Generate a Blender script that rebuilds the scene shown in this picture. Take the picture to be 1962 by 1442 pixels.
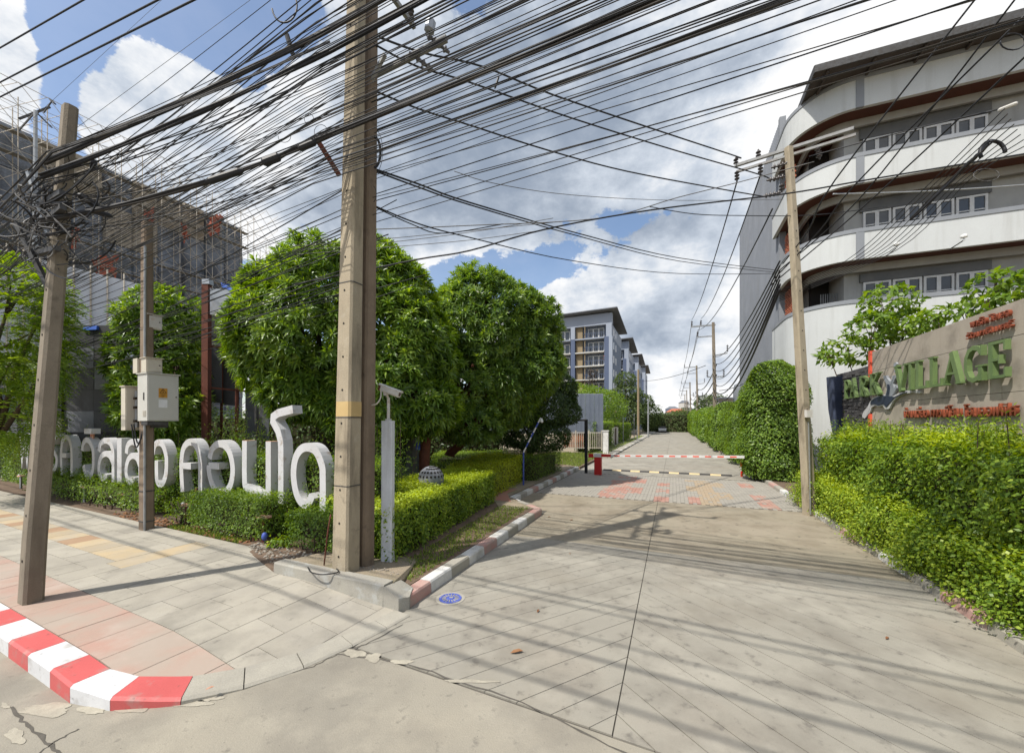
import bpy, math, random
import numpy as np
from mathutils import Vector
R = math.radians
for o in list(bpy.data.objects): bpy.data.objects.remove(o)
SC = bpy.context.scene
COL = SC.collection
random.seed(7)

# ------------------------------------------------------------------ camera
F, CX, CY, H = 750.0, 981.0, 808.0, 2.5          # focal length in photo pixels, principal point, eye height
cam = bpy.data.cameras.new('camera'); camo = bpy.data.objects.new('camera', cam); COL.objects.link(camo)
camo.location = (0, 0, H); camo.rotation_euler = (R(90), 0, 0)
cam.sensor_width = 36; cam.lens = F / 1962 * 36; cam.shift_y = (CY - 721) / 1962
cam.clip_start = .05; cam.clip_end = 3000
SC.camera = camo

# ------------------------------------------------------------------ light
EL, AZ = R(55), R(235)                            # sun stands behind the left shoulder
tosun = Vector((math.sin(AZ) * math.cos(EL), math.cos(AZ) * math.cos(EL), math.sin(EL)))
sl = bpy.data.lights.new('sun', 'SUN'); sl.energy = 4.6; sl.angle = R(.55); sl.color = (1, .955, .88)
so = bpy.data.objects.new('sun', sl); COL.objects.link(so); so.rotation_euler = (-tosun).to_track_quat('-Z', 'Y').to_euler()
SC.view_settings.view_transform = 'Standard'; SC.view_settings.look = 'None'
SC.view_settings.exposure = 0.3; SC.view_settings.gamma = 1; SC.view_settings.use_curve_mapping = False
SC.cycles.max_bounces = 6; SC.cycles.transparent_max_bounces = 6
SC.cycles.caustics_reflective = False; SC.cycles.caustics_refractive = False

W = bpy.data.worlds.new('World'); SC.world = W; W.use_nodes = True
def build_sky():
    nt = W.node_tree; nt.nodes.clear(); N = nt.nodes.new; Lk = nt.links.new
    def M(op, a, b=None, c=None):
        n = N('ShaderNodeMath'); n.operation = op
        for i, x in enumerate((a, b, c)):
            if x is None: continue
            if isinstance(x, (int, float)): n.inputs[i].default_value = x
            else: Lk(x, n.inputs[i])
        return n.outputs[0]
    def smooth(x, a, b, lo=0., hi=1.):
        n = N('ShaderNodeMapRange'); n.interpolation_type = 'SMOOTHSTEP'
        n.inputs[1].default_value = a; n.inputs[2].default_value = b; n.inputs[3].default_value = lo; n.inputs[4].default_value = hi
        Lk(x, n.inputs[0]); return n.outputs[0]
    tc = N('ShaderNodeTexCoord'); sp = N('ShaderNodeSeparateXYZ'); Lk(tc.outputs['Generated'], sp.inputs[0])
    az = M('ARCTAN2', sp.outputs[0], sp.outputs[1]); el = M('ARCSINE', sp.outputs[2])
    def noise(scale, detail, rough, off=(0, 0, 0), zs=1.6, dist=0.):
        mp = N('ShaderNodeMapping'); mp.inputs['Scale'].default_value = (1, 1, zs); mp.inputs['Location'].default_value = off
        Lk(tc.outputs['Generated'], mp.inputs[0]); n = N('ShaderNodeTexNoise'); n.inputs['Scale'].default_value = scale
        n.inputs['Detail'].default_value = detail; n.inputs['Roughness'].default_value = rough; n.inputs['Distortion'].default_value = dist
        Lk(mp.outputs[0], n.inputs['Vector']); return n.outputs['Fac']
    def blob(px, py, rx, ry, amp):               # a bank of cloud, or a gap, at a bearing and elevation
        a0 = math.atan((px - CX) / F); e0 = math.atan2(CY - py, math.hypot(F, px - CX))
        c = math.cos(a0)
        dx = M('DIVIDE', M('SUBTRACT', az, a0), rx / F * c * c); dy = M('DIVIDE', M('SUBTRACT', el, e0), ry / F * c)
        r2 = M('ADD', M('MULTIPLY', dx, dx), M('MULTIPLY', dy, dy))
        return M('MULTIPLY', M('EXPONENT', M('MULTIPLY', r2, -1.)), amp)
    n1 = noise(3.8, 11, .62); n1b = noise(3.8, 11, .62, off=(.045, .02, -.07)); n2 = noise(1.7, 4, .55, off=(3, 1, 2))
    cov = None
    for b in ((330, 20, 320, 105, -.52), (120, 150, 70, 120, -.46), (440, 60, 190, 90, -.34), (330, 135, 95, 55, .50), (210, 215, 80, 45, .40), (420, 235, 200, 80, .5), (20, 140, 55, 70, .46),
              (970, 520, 190, 44, -.46), (1120, 425, 150, 20, -.16), (860, 575, 90, 60, -.30), (1180, 565, 120, 62, .42), (1330, 560, 110, 70, .36),
              (1060, 570, 35, 30, .30), (1000, 250, 480, 190, .62), (1650, 130, 380, 200, .42), (800, 330, 130, 60, .30), (1300, 690, 130, 90, .34), (600, 330, 150, 120, .32), (620, 420, 70, 30, -.2)):
        x = blob(*b); cov = x if cov is None else M('ADD', cov, x)
    base = smooth(el, 0., .25, .10, .04)
    n1 = M('MULTIPLY_ADD', n1, 1.5, -.25); n1b = M('MULTIPLY_ADD', n1b, 1.5, -.25)
    dens = M('ADD', M('ADD', n1, M('MULTIPLY', cov, .66)), base)
    densb = M('ADD', M('ADD', n1b, M('MULTIPLY', cov, .66)), base)
    mask = M('MAXIMUM', smooth(dens, .54, .605), .09)
    g = None
    for b in ((1060, 250, 430, 210, 1.05), (1250, 640, 150, 40, .62), (760, 300, 220, 130, .45), (330, 420, 200, 110, .35), (950, 420, 220, 45, .35), (1300, 570, 110, 26, .35), (1640, 60, 330, 150, -.55), (1420, 300, 120, 130, .2), (1330, 730, 90, 30, .35)):
        x = blob(*b); g = x if g is None else M('ADD', g, x)
    relief = M('MULTIPLY', M('SUBTRACT', densb, dens), 1.5)
    grey = M('ADD', M('ADD', M('MULTIPLY', g, .78), M('MULTIPLY', M('SUBTRACT', n2, .5), 1.1)), M('ADD', relief, .06))
    grey = smooth(grey, -.12, 1.18)
    ramp = N('ShaderNodeValToRGB'); Lk(grey, ramp.inputs[0]); e = ramp.color_ramp.elements
    e[0].position = 0; e[0].color = (1.0, 1.0, 1.0, 1); e[1].position = 1; e[1].color = (.30, .36, .455, 1)
    m = e.new(.45); m.color = (.60, .66, .745, 1)
    sky = N('ShaderNodeTexSky'); sky.sky_type = 'NISHITA'; sky.sun_disc = False; sky.sun_elevation = EL; sky.sun_rotation = AZ
    sky.air_density = 1.0; sky.dust_density = 1.2; sky.ozone_density = 1.4
    bg1 = N('ShaderNodeBackground'); bg1.inputs[1].default_value = .15; Lk(sky.outputs[0], bg1.inputs[0])
    bg2 = N('ShaderNodeBackground'); bg2.inputs[1].default_value = .86; Lk(ramp.outputs[0], bg2.inputs[0])
    mx = N('ShaderNodeMixShader'); Lk(mask, mx.inputs[0]); Lk(bg1.outputs[0], mx.inputs[1]); Lk(bg2.outputs[0], mx.inputs[2])
    out = N('ShaderNodeOutputWorld'); Lk(mx.outputs[0], out.inputs[0])
build_sky()

# ------------------------------------------------------------------ the place's own axes
A0, A1 = R(22.4), R(64.5)
Uv = np.array([math.sin(A0), math.cos(A0)]); Vv = np.array([math.cos(A0), -math.sin(A0)])     # along / across the side street
Mv = np.array([-math.sin(A1), math.cos(A1)]); Nv = np.array([math.cos(A1), math.sin(A1)])     # along / back from the main road
def S(u, v, z=0.): p = u * Uv + v * Vv; return (float(p[0]), float(p[1]), z)
def Q(s, w, z=0.): p = s * Mv + w * Nv; return (float(p[0]), float(p[1]), z)
def at(px, py, d): return ((px - CX) / F * d, d, H - (py - CY) / F * d)
def gp(px, py, h=0.): return at(px, py, (H - h) * F / (py - CY))
def on_w(px, py, w): k = (px - CX) / F; return at(px, py, w / (Nv[0] * k + Nv[1]))
def on_v(px, py, v): k = (px - CX) / F; return at(px, py, v / (Vv[0] * k + Vv[1]))

# ------------------------------------------------------------------ mesh building
OFF = {}
class MB:
    def __init__(self): self.v = []; self.f = []; self.m = []
    def add(self, vs, fs, m=0):
        n = len(self.v); self.v += [tuple(map(float, p)) for p in vs]
        for f in fs: self.f.append(tuple(i + n for i in f)); self.m.append(m)
        return self
    def box(self, c, size, rz=0., m=0):
        cx, cy, cz = c; a, b, h = size[0] / 2, size[1] / 2, size[2] / 2; co, si = math.cos(rz), math.sin(rz); vs = []
        for z in (-h, h):
            for x, y in ((-a, -b), (a, -b), (a, b), (-a, b)): vs.append((cx + x * co - y * si, cy + x * si + y * co, cz + z))
        return self.add(vs, [(3, 2, 1, 0), (4, 5, 6, 7), (0, 1, 5, 4), (1, 2, 6, 5), (2, 3, 7, 6), (3, 0, 4, 7)], m)
    def bar(self, p, q, w, h, m=0, up=(0, 0, 1)):
        p = Vector(p); q = Vector(q); d = (q - p).normalized(); u = Vector(up)
        if abs(d.dot(u)) > .99: u = Vector((0, 1, 0))
        s = d.cross(u).normalized() * w / 2; t = s.normalized().cross(d).normalized() * h / 2
        vs = [p - s - t, p + s - t, p + s + t, p - s + t, q - s - t, q + s - t, q + s + t, q - s + t]
        return self.add(vs, [(0, 1, 2, 3), (7, 6, 5, 4), (4, 5, 1, 0), (5, 6, 2, 1), (6, 7, 3, 2), (7, 4, 0, 3)], m)
    def prism(self, poly, z0, z1, m=0):           # counter-clockwise footprint; z0 / z1 numbers or one value per corner
        n = len(poly); a = z0 if hasattr(z0, '__len__') else [z0] * n; b = z1 if hasattr(z1, '__len__') else [z1] * n
        vs = [(p[0], p[1], a[i]) for i, p in enumerate(poly)] + [(p[0], p[1], b[i]) for i, p in enumerate(poly)]
        fs = [tuple(range(n - 1, -1, -1)), tuple(range(n, 2 * n))] + [(i, (i + 1) % n, (i + 1) % n + n, i + n) for i in range(n)]
        return self.add(vs, fs, m)
    def loft(self, rings, cap=True, closed=True, m=0):
        n = len(rings[0]); base = []; vs = []
        for r in rings: vs += list(r)
        fs = []
        for k in range(len(rings) - 1):
            for i in range(n if closed else n - 1): j = (i + 1) % n; fs.append((k * n + i, k * n + j, (k + 1) * n + j, (k + 1) * n + i))
        if cap and closed: fs.append(tuple(range(n - 1, -1, -1))); fs.append(tuple(range((len(rings) - 1) * n, len(rings) * n)))
        return self.add(vs, fs, m)
    def tube(self, pts, r, n=6, m=0, cap=True):
        P = [Vector(p) for p in pts]; rs = r if hasattr(r, '__len__') else [r] * len(P)
        t = (P[1] - P[0]).normalized(); x = t.orthogonal().normalized(); rings = []
        for i, p in enumerate(P):
            tn = (P[min(i + 1, len(P) - 1)] - P[max(i - 1, 0)])
            tn = tn.normalized() if tn.length > 1e-9 else t
            x = (x - tn * x.dot(tn)); x = x.normalized() if x.length > 1e-6 else tn.orthogonal().normalized()
            y = tn.cross(x); rings.append([p + (x * math.cos(a) + y * math.sin(a)) * rs[i] for a in [2 * math.pi * k / n for k in range(n)]])
        return self.loft(rings, cap, True, m)
    def lathe(self, prof, c, n=12, m=0, axis=(0, 0, 1)):
        ax = Vector(axis).normalized(); x = ax.orthogonal().normalized(); y = ax.cross(x); c = Vector(c)
        return self.loft([[c + ax * z + (x * math.cos(a) + y * math.sin(a)) * r for a in [2 * math.pi * k / n for k in range(n)]] for r, z in prof], True, True, m)
    def extr(self, poly, o, ex, ey, th, m=0):     # polygon in the plane (ex, ey) at o, pushed by the vector th
        o, ex, ey, th = map(Vector, (o, ex, ey, th)); n = len(poly)
        a = [o + ex * x + ey * y for x, y in poly]; b = [p + th for p in a]
        flip = ex.cross(ey).dot(th) < 0
        fs = [tuple(range(n - 1, -1, -1)), tuple(range(n, 2 * n))] + [(i, (i + 1) % n, (i + 1) % n + n, i + n) for i in range(n)]
        if sum(poly[i][0] * poly[(i + 1) % n][1] - poly[(i + 1) % n][0] * poly[i][1] for i in range(n)) < 0: flip = not flip
        if flip: fs = [f[::-1] for f in fs]
        return self.add(a + b, fs, m)
    def stroke(self, pts, w, o, ex, ey, th, m=0):  # a brush stroke of width w as one solid band
        P = [np.array(p, float) for p in pts]; L_, R_ = [], []
        for i, p in enumerate(P):
            d0 = P[i] - P[i - 1] if i else P[1] - P[0]; d1 = P[i + 1] - P[i] if i < len(P) - 1 else d0
            d0 = d0 / np.linalg.norm(d0); d1 = d1 / np.linalg.norm(d1); n0 = np.array([-d0[1], d0[0]]); n1 = np.array([-d1[1], d1[0]])
            n = n0 + n1; k = np.linalg.norm(n); n = n / k if k > .3 else n0; f = 1 / max(.55, n.dot(n0))
            L_.append(p + n * w / 2 * f); R_.append(p - n * w / 2 * f)
        o, ex, ey, th = map(Vector, (o, ex, ey, th))
        q = lambda a, b: o + ex * float(a[0]) + ey * float(a[1]) + th * b
        rings = [[q(L_[i], 0), q(R_[i], 0), q(R_[i], 1), q(L_[i], 1)] for i in range(len(P))]
        return self.loft(rings, True, True, m)
    def build(self, name, mats, parent=None, smooth=False, local=False, kind=None):
        if not isinstance(mats, (list, tuple)): mats = [mats]
        off = (0, 0, 0) if (parent is None or local) else OFF.get(parent.name, (0, 0, 0))
        vs = [(x - off[0], y - off[1], z - off[2]) for x, y, z in self.v]
        me = bpy.data.meshes.new(name); me.from_pydata(vs, [], self.f)
        for mm in mats: me.materials.append(mm)
        if len(mats) > 1: me.polygons.foreach_set('material_index', self.m)
        if smooth: me.polygons.foreach_set('use_smooth', [True] * len(me.polygons))
        me.update(); o = bpy.data.objects.new(name, me); COL.objects.link(o)
        if parent is not None: o.parent = parent; OFF[o.name] = off
        if kind: o['kind'] = kind
        return o
def tag(o, label, cat, group=None, kind=None):
    o['label'] = label; o['category'] = cat
    if group: o['group'] = group
    if kind: o['kind'] = kind
    return o
def thing(name, label, cat, loc=(0, 0, 0), rz=0., group=None):
    o = bpy.data.objects.new(name, None); COL.objects.link(o); o.location = loc; o.rotation_euler = (0, 0, rz)
    o.empty_display_size = .2; OFF[o.name] = tuple(loc); return tag(o, label, cat, group)
def struct(mb, name, mats, parent=None, **k):
    o = mb.build(name, mats, parent, **k)
    if parent is None: o['kind'] = 'structure'
    return o
def setting(name): o = bpy.data.objects.new(name, None); COL.objects.link(o); o['kind'] = 'structure'; OFF[o.name] = (0, 0, 0); return o
def dup(root, loc, rz=0., label=None, scale=None):
    r = root.copy(); COL.objects.link(r); r.location = loc; r.rotation_euler = (0, 0, rz); r['label'] = label or root['label']
    if scale: r.scale = scale
    for ch in list(root.children):
        c = ch.copy(); COL.objects.link(c); c.parent = r
        for g in list(ch.children): d = g.copy(); COL.objects.link(d); d.parent = c
    return r

# ------------------------------------------------------------------ materials
MT = {}
def mk(name, c1, c2=None, *a, **k):
    return mk_(name, c1, c2, *a, **k)
def mk_(name, c1, c2=None, scale=3., rough=.8, bump=0., bscale=40., fine=.12, stain=None, samt=.5, sscale=(1, 1, 1), sth=(.5, .7), spec=.3, metal=0., detail=6, obj=False, blot=None, specks=None, tone=0):
    m = bpy.data.materials.new(name); m.use_nodes = True; nt = m.node_tree; N = nt.nodes.new; Lk = nt.links.new
    b = nt.nodes['Principled BSDF']; b.inputs['Roughness'].default_value = rough; b.inputs['Metallic'].default_value = metal
    b.inputs['Specular IOR Level'].default_value = spec
    c2 = c2 or tuple(x * .8 for x in c1)
    if obj: pos = N('ShaderNodeTexCoord').outputs['Object']
    else: pos = N('ShaderNodeNewGeometry').outputs['Position']
    def noise(sc, det=detail, mapping=None):
        n = N('ShaderNodeTexNoise'); n.inputs['Scale'].default_value = sc; n.inputs['Detail'].default_value = det; n.inputs['Roughness'].default_value = .62
        if mapping:
            mp = N('ShaderNodeMapping'); mp.inputs['Scale'].default_value = mapping; Lk(pos, mp.inputs[0]); Lk(mp.outputs[0], n.inputs['Vector'])
        else: Lk(pos, n.inputs['Vector'])
        return n.outputs['Fac']
    def mix(f, a, c, mode='MIX'):
        n = N('ShaderNodeMix'); n.data_type = 'RGBA'; n.blend_type = mode
        for s, x in ((0, f), (6, a), (7, c)):
            if isinstance(x, (int, float)): n.inputs[s].default_value = x
            elif isinstance(x, tuple): n.inputs[s].default_value = (*x, 1)
            else: Lk(x, n.inputs[s])
        return n.outputs[2]
    def rng(x, a, b_):
        n = N('ShaderNodeMapRange'); n.inputs[1].default_value = a; n.inputs[2].default_value = b_; Lk(x, n.inputs[0]); return n.outputs[0]
    col = mix(rng(noise(scale), .35, .65), c1, c2)
    if fine:
        n = N('ShaderNodeMapRange'); n.inputs[1].default_value = .3; n.inputs[2].default_value = .7; n.inputs[3].default_value = 1 - fine; n.inputs[4].default_value = 1 + fine
        Lk(noise(bscale * 1.7, 3), n.inputs[0])
        vm = N('ShaderNodeVectorMath'); vm.operation = 'SCALE'; Lk(col, vm.inputs[0]); Lk(n.outputs[0], vm.inputs[3]); col = vm.outputs[0]
    if stain:
        f = rng(noise(1.0, 5, sscale), *sth); mm = N('ShaderNodeMath'); mm.operation = 'MULTIPLY'; Lk(f, mm.inputs[0]); mm.inputs[1].default_value = samt
        col = mix(mm.outputs[0], col, stain)
    if blot:                                                 # (colour, scale, from, to, amount): dirt in its own patches
        for bc, bs_, b0, b1, ba in blot:
            mm = N('ShaderNodeMath'); mm.operation = 'MULTIPLY'; Lk(rng(noise(bs_, 9), b0, b1), mm.inputs[0]); mm.inputs[1].default_value = ba; col = mix(mm.outputs[0], col, bc)
    if tone:                                                 # every stone or slab a shade of its own
        oi = N('ShaderNodeObjectInfo'); n = N('ShaderNodeMapRange'); n.inputs[3].default_value = 1 - tone; n.inputs[4].default_value = 1 + tone; Lk(oi.outputs['Random'], n.inputs[0])
        vm = N('ShaderNodeVectorMath'); vm.operation = 'SCALE'; Lk(col, vm.inputs[0]); Lk(n.outputs[0], vm.inputs[3]); col = vm.outputs[0]
    if specks:
        n = N('ShaderNodeTexVoronoi'); n.inputs['Scale'].default_value = specks[1]; Lk(pos, n.inputs['Vector']); f = rng(n.outputs['Distance'], .16, .05)
        mm = N('ShaderNodeMath'); mm.operation = 'MULTIPLY'; Lk(f, mm.inputs[0]); Lk(rng(noise(specks[1] * .3, 2), .5, .75), mm.inputs[1]); col = mix(mm.outputs[0], col, specks[0])
    Lk(col, b.inputs['Base Color'])
    if bump:
        bp = N('ShaderNodeBump'); bp.inputs['Strength'].default_value = bump; bp.inputs['Distance'].default_value = .01
        Lk(noise(bscale, 4), bp.inputs['Height']); Lk(bp.outputs[0], b.inputs['Normal'])
    MT[name] = m; return m
def leafmat(name, dark, mid, light, rough=.42, trans=.38, spec=.35, tcol=None):
    m = bpy.data.materials.new(name); m.use_nodes = True; nt = m.node_tree; N = nt.nodes.new; Lk = nt.links.new
    b = nt.nodes['Principled BSDF']; b.inputs['Roughness'].default_value = rough; b.inputs['Specular IOR Level'].default_value = spec
    at_ = N('ShaderNodeAttribute'); at_.attribute_name = 'tint'; r = N('ShaderNodeValToRGB'); Lk(at_.outputs['Fac'], r.inputs[0]); e = r.color_ramp.elements
    e[0].position = 0; e[0].color = (*dark, 1); e[1].position = 1; e[1].color = (*light, 1); x = e.new(.5); x.color = (*mid, 1)
    Lk(r.outputs[0], b.inputs['Base Color'])
    t = N('ShaderNodeBsdfTranslucent'); hs = N('ShaderNodeHueSaturation'); hs.inputs['Saturation'].default_value = 1.15; hs.inputs['Value'].default_value = 1.7; hs.inputs['Hue'].default_value = .485
    Lk(r.outputs[0], hs.inputs['Color']); Lk(hs.outputs[0], t.inputs[0])
    mx = N('ShaderNodeMixShader'); mx.inputs[0].default_value = trans; Lk(b.outputs[0], mx.inputs[1]); Lk(t.outputs[0], mx.inputs[2])
    Lk(mx.outputs[0], nt.nodes['Material Output'].inputs[0]); MT[name] = m; return m

mk('asphalt', (0.2938, 0.2666, 0.2118), (0.253, 0.2338, 0.1918), .7, .9, .35, 60, .10, (.24, .22, .19), .5, (.5, .5, .5), (.5, .75), blot=(((.165, .15, .125), .9, .46, .68, .62), ((.35, .32, .255), 2.0, .53, .70, .6), ((.10, .092, .08), 8, .59, .70, .55)), specks=((.08, .075, .065), 26))
mk('drive', (0.2843, 0.2662, 0.2229), (0.2474, 0.2315, 0.1946), .9, .88, .25, 70, .08, (.30, .255, .20), .5, (.35, .35, .35), (.5, .72), blot=(((.165, .15, .125), 1.5, .46, .66, .62), ((.37, .345, .29), .8, .52, .70, .6), ((.10, .092, .08), 6, .58, .70, .6), ((.235, .205, .155), .45, .52, .68, .4)), specks=((.07, .065, .055), 22), tone=.012)
mk('drive_tan', (0.2848, 0.2502, 0.1861), (0.2367, 0.2084, 0.1556), .8, .9, .3, 60, .09, (.28, .235, .18), .6, (.5, .5, .5), (.46, .68), blot=(((.17, .14, .098), 1.2, .45, .65, .7), ((.34, .295, .225), .7, .52, .72, .5), ((.09, .078, .06), 5, .57, .69, .65)), specks=((.08, .065, .05), 20), tone=.02)
mk('slab', (0.37, 0.3416, 0.2826), (0.3149, 0.2901, 0.2416), 1.2, .88, .2, 80, .07, (.33, .31, .275), .45, (.7, .7, .7), (.5, .7), blot=(((.205, .19, .16), 1.6, .47, .67, .6), ((.115, .105, .09), 7, .60, .72, .55)), specks=((.10, .09, .075), 20), tone=.07)
mk('slab_pink', (0.3838, 0.2445, 0.1968), (0.3469, 0.2608, 0.2089), 1.5, .88, .2, 80, .08, (.42, .36, .31), .8, (1.1, 1.1, 1.1), (.46, .66), blot=(((.34, .285, .235), 1.7, .42, .62, .8),), tone=.05)
mk('slab_yellow', (.43, .335, .205), (.385, .31, .205), 1.5, .88, .2, 80, .08, (.42, .36, .27), .8, (1.3, 1.3, 1.3), (.45, .65), blot=(((.34, .30, .235), 1.8, .42, .64, .8),), tone=.06)
mk('slab_brown', (.31, .20, .125), (.34, .235, .15), 1.5, .88, .2, 80, .1)
mk('joint', (.085, .078, .065), (.11, .10, .085), 8, .95, 0, 40, .1)
mk('kerb_red', (0.51, 0.1062, 0.102), (0.459, 0.0935, 0.08925), 2, .6, .15, 60, .05, (.45, .30, .27), .5, (2.5, 2.5, 2.5), (.6, .75), blot=(((.32, .21, .185), 5, .54, .68, .65), ((.13, .07, .06), 16, .62, .72, .6)))
mk('kerb_white', (0.595, 0.595, 0.595), (0.5355, 0.5355, 0.5355), 2, .6, .15, 60, .04, (.52, .49, .45), .6, (2.5, 2.5, 2.5), (.58, .74), blot=(((.34, .325, .30), 5, .54, .68, .7), ((.12, .115, .105), 16, .62, .72, .6)))
mk('kerb_grey', (0.3444, 0.3219, 0.2691), (0.2952, 0.2771, 0.234), 3, .9, .3, 50, .1, (.25, .235, .21), .6, (1.2, 1.2, 1.2), (.5, .7))
mk('kerb_old_white', (.60, .59, .56), (.52, .51, .48), 5, .85, .3, 50, .1, (.30, .28, .245), .6, (3, 3, 3), (.48, .66))
mk('kerb_old_red', (.43, .235, .20), (.41, .28, .24), 5, .85, .3, 50, .1, (.33, .29, .25), .65, (3, 3, 3), (.46, .64))
mk('wall_conc', (0.328, 0.3097, 0.2613), (0.2706, 0.2567, 0.2223), 2, .9, .4, 40, .1, (.24, .225, .20), .7, (1.5, 1.5, .6), (.46, .68), blot=(((.42, .43, .41), 4, .56, .66, .5), ((.13, .12, .1), 7, .6, .72, .5)))
mk('paver_grey', (0.3116, 0.2893, 0.2457), (0.2706, 0.2526, 0.2184), 3, .9, .3, 60, .1, (.27, .25, .225), .5, (.8, .8, .8))
mk('paver_red', (0.3772, 0.1915, 0.1482), (0.3362, 0.1956, 0.1521), 3, .9, .3, 60, .1, (.38, .30, .25), .7, (1.2, 1.2, 1.2), (.45, .65))
mk('paver_tan', (0.3444, 0.2608, 0.1716), (0.328, 0.269, 0.195), 3, .9, .3, 60, .1)
mk('soil', (.115, .075, .05), (.17, .125, .09), 6, .95, .7, 30, .25, (.06, .04, .028), .6, (3, 3, 3))
mk('earth', (.30, .245, .18), (.22, .185, .13), 3, .95, .6, 30, .2, (.14, .14, .06), .6, (1.2, 1.2, 1.2))
mk('brickpath', (.36, .17, .125), (.32, .18, .13), 3, .9, .3, 60, .1, (.30, .25, .2), .6, (1.5, 1.5, 1.5))
mk('pebble', (0.322, 0.294, 0.245), (0.238, 0.203, 0.161), 9, .8, .2, 60, .1)
mk('deadleaf', (.20, .085, .04), (.28, .15, .07), 9, .8, .2, 60, .1)
mk('pole_conc', (0.378, 0.3195, 0.2295), (0.315, 0.2655, 0.189), 1.6, .9, .5, 60, .14, (.17, .14, .10), .85, (5, 5, .8), (.50, .70), blot=(((.13, .11, .08), 5, .60, .72, .6), ((.46, .42, .34), 3, .6, .75, .5)))
mk('pole_dark', (0.243, 0.207, 0.1575), (0.198, 0.1665, 0.126), 2.2, .9, .4, 60, .12, (.12, .10, .075), .75, (3, 3, .5), (.48, .7), blot=(((.09, .075, .055), 5, .58, .72, .6),))
mk('pole_brown', (0.225, 0.171, 0.1215), (0.18, 0.135, 0.0945), 2.2, .9, .4, 60, .12, (.12, .09, .065), .7, (4, 4, .5), (.48, .7), blot=(((.08, .065, .05), 5, .58, .72, .6),))
mk('hole', (.03, .026, .02), None, 5, .9, fine=0)  # near black that stands for the shade inside holes
mk('tan_paint', (0.493, 0.357, 0.1615), (0.459, 0.323, 0.1445), 5, .6, 0, 50, .05)
mk('cable', (.012, .012, .014), (.02, .02, .022), 5, .55, fine=0, spec=.35)
mk('cable_old', (.045, .038, .03), (.03, .027, .024), 7, .75, fine=.1)
mk('cable_grey', (.16, .155, .15), (.11, .105, .10), 7, .7, fine=.1)
mk('iron', (.085, .085, .085), (.06, .055, .05), 9, .6, .2, 60, .1, metal=.3)
mk('galv', (.36, .37, .37), (.28, .285, .285), 6, .5, .1, 40, .08, (.25, .17, .11), .4, (4, 4, 1), (.6, .75), metal=.5)
mk('rust', (.14, .045, .028), (.10, .035, .022), 4, .8, .3, 40, .12, (.05, .02, .015), .5, (3, 3, 1))
mk('insul', (.05, .038, .034), (.035, .028, .026), 5, .5, fine=0, spec=.6)
mk('insul_grey', (.15, .15, .165), None, 5, .3, fine=0, spec=.6)
mk('box_white', (0.476, 0.4675, 0.425), (0.442, 0.4335, 0.391), 2, .5, .06, 30, .03, (.48, .44, .36), .35, (5, 5, .8), (.55, .75))
mk('box_cream', (0.51, 0.4675, 0.3825), (0.459, 0.4165, 0.34), 2, .5, .06, 30, .03, (.42, .36, .27), .4, (5, 5, .8), (.55, .75))
mk('sticker', (.48, .235, .03), (.42, .20, .025), 3, .5, fine=.05)
mk('paper', (.70, .70, .70), None, 3, .6, fine=.04)
mk('ink', (.03, .018, .01), None, 3, .7, fine=0)
mk('letter', (0.51, 0.51, 0.5142), (0.459, 0.4547, 0.4505), 3, .55, .1, 30, .04, (.50, .41, .30), .5, (4, 4, 1.2), (.6, .78), blot=(((.26, .20, .14), 5, .57, .69, .7),))
mk('letter_rust', (.46, .17, .08), (.6, .45, .35), 8, .7, .1, 30, .1)
mk('white_post', (0.6375, 0.6565, 0.6758), (0.5483, 0.5673, 0.58), 3, .65, .2, 40, .06, (.30, .29, .27), .55, (6, 6, .4), (.5, .72))
mk('cctv', (0.578, 0.5567, 0.51), None, 3, .45, fine=.03, stain=(.36, .22, .12), samt=.5, sscale=(9, 9, 9), sth=(.56, .7))
mk('black', (.018, .018, .02), None, 3, .5, fine=0)
mk('lens', (.01, .01, .012), None, 3, .1, fine=0, spec=.6)
mk('blue_paint', (.045, .075, .32), (.07, .11, .38), 9, .5, fine=.1)
mk('blue_tarp', (.04, .10, .42), (.05, .14, .5), 4, .6, fine=.1)
mk('panel_dark', (.055, .055, .06), (.075, .075, .078), 1.2, .6, .1, 20, .1, (.035, .032, .03), .6, (2, 2, .5), metal=.2)
mk('panel_light', (.34, .36, .39), (.27, .29, .31), 1.5, .5, .1, 20, .08, (.2, .17, .14), .5, (2, 2, 1), metal=.3)
mk('panel_grey', (.16, .165, .18), (.12, .125, .135), 1., .55, .15, 10, .08, (.09, .09, .09), .6, (1.5, 1.5, 1.), metal=.2)
mk('arm_steel', (.27, .27, .265), (.21, .21, .205), 6, .65, fine=.08, stain=(.14, .09, .06), samt=.5, sscale=(4, 4, 4))
mk('net_grey', (.16, .18, .215), (.235, .255, .285), .5, .9, .5, 6, .25, (.05, .05, .055), .7, (.6, .6, .25), (.45, .65))
mk('net_tan', (.36, .31, .24), (.29, .25, .195), .8, .9, .4, 6, .2)
mk('net_red', (.42, .125, .075), (.36, .10, .06), 1.5, .9, .4, 8, .25)
mk('scaffold', (.52, .48, .41), (.38, .32, .25), 4, .7, fine=.2, metal=.2)
mk('white_sheet', (0.544, 0.561, 0.595), (0.4675, 0.4845, 0.5185), .6, .7, fine=.06)
mk('corr_blue', (0.255, 0.2848, 0.34), (0.221, 0.2507, 0.3017), 1.2, .5, fine=.05, metal=.25)
mk('corr_grey', (0.1997, 0.2125, 0.2338), (0.17, 0.1827, 0.204), .8, .55, fine=.07, stain=(.16, .165, .175), samt=.6, sscale=(.8, .8, .15), metal=.15)
mk('bld_white', (0.493, 0.5077, 0.4979), (0.4536, 0.4634, 0.4536), .6, .75, .05, 20, .04, (.30, .295, .27), .38, (3.2, 3.2, .16), (.52, .72))
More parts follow.
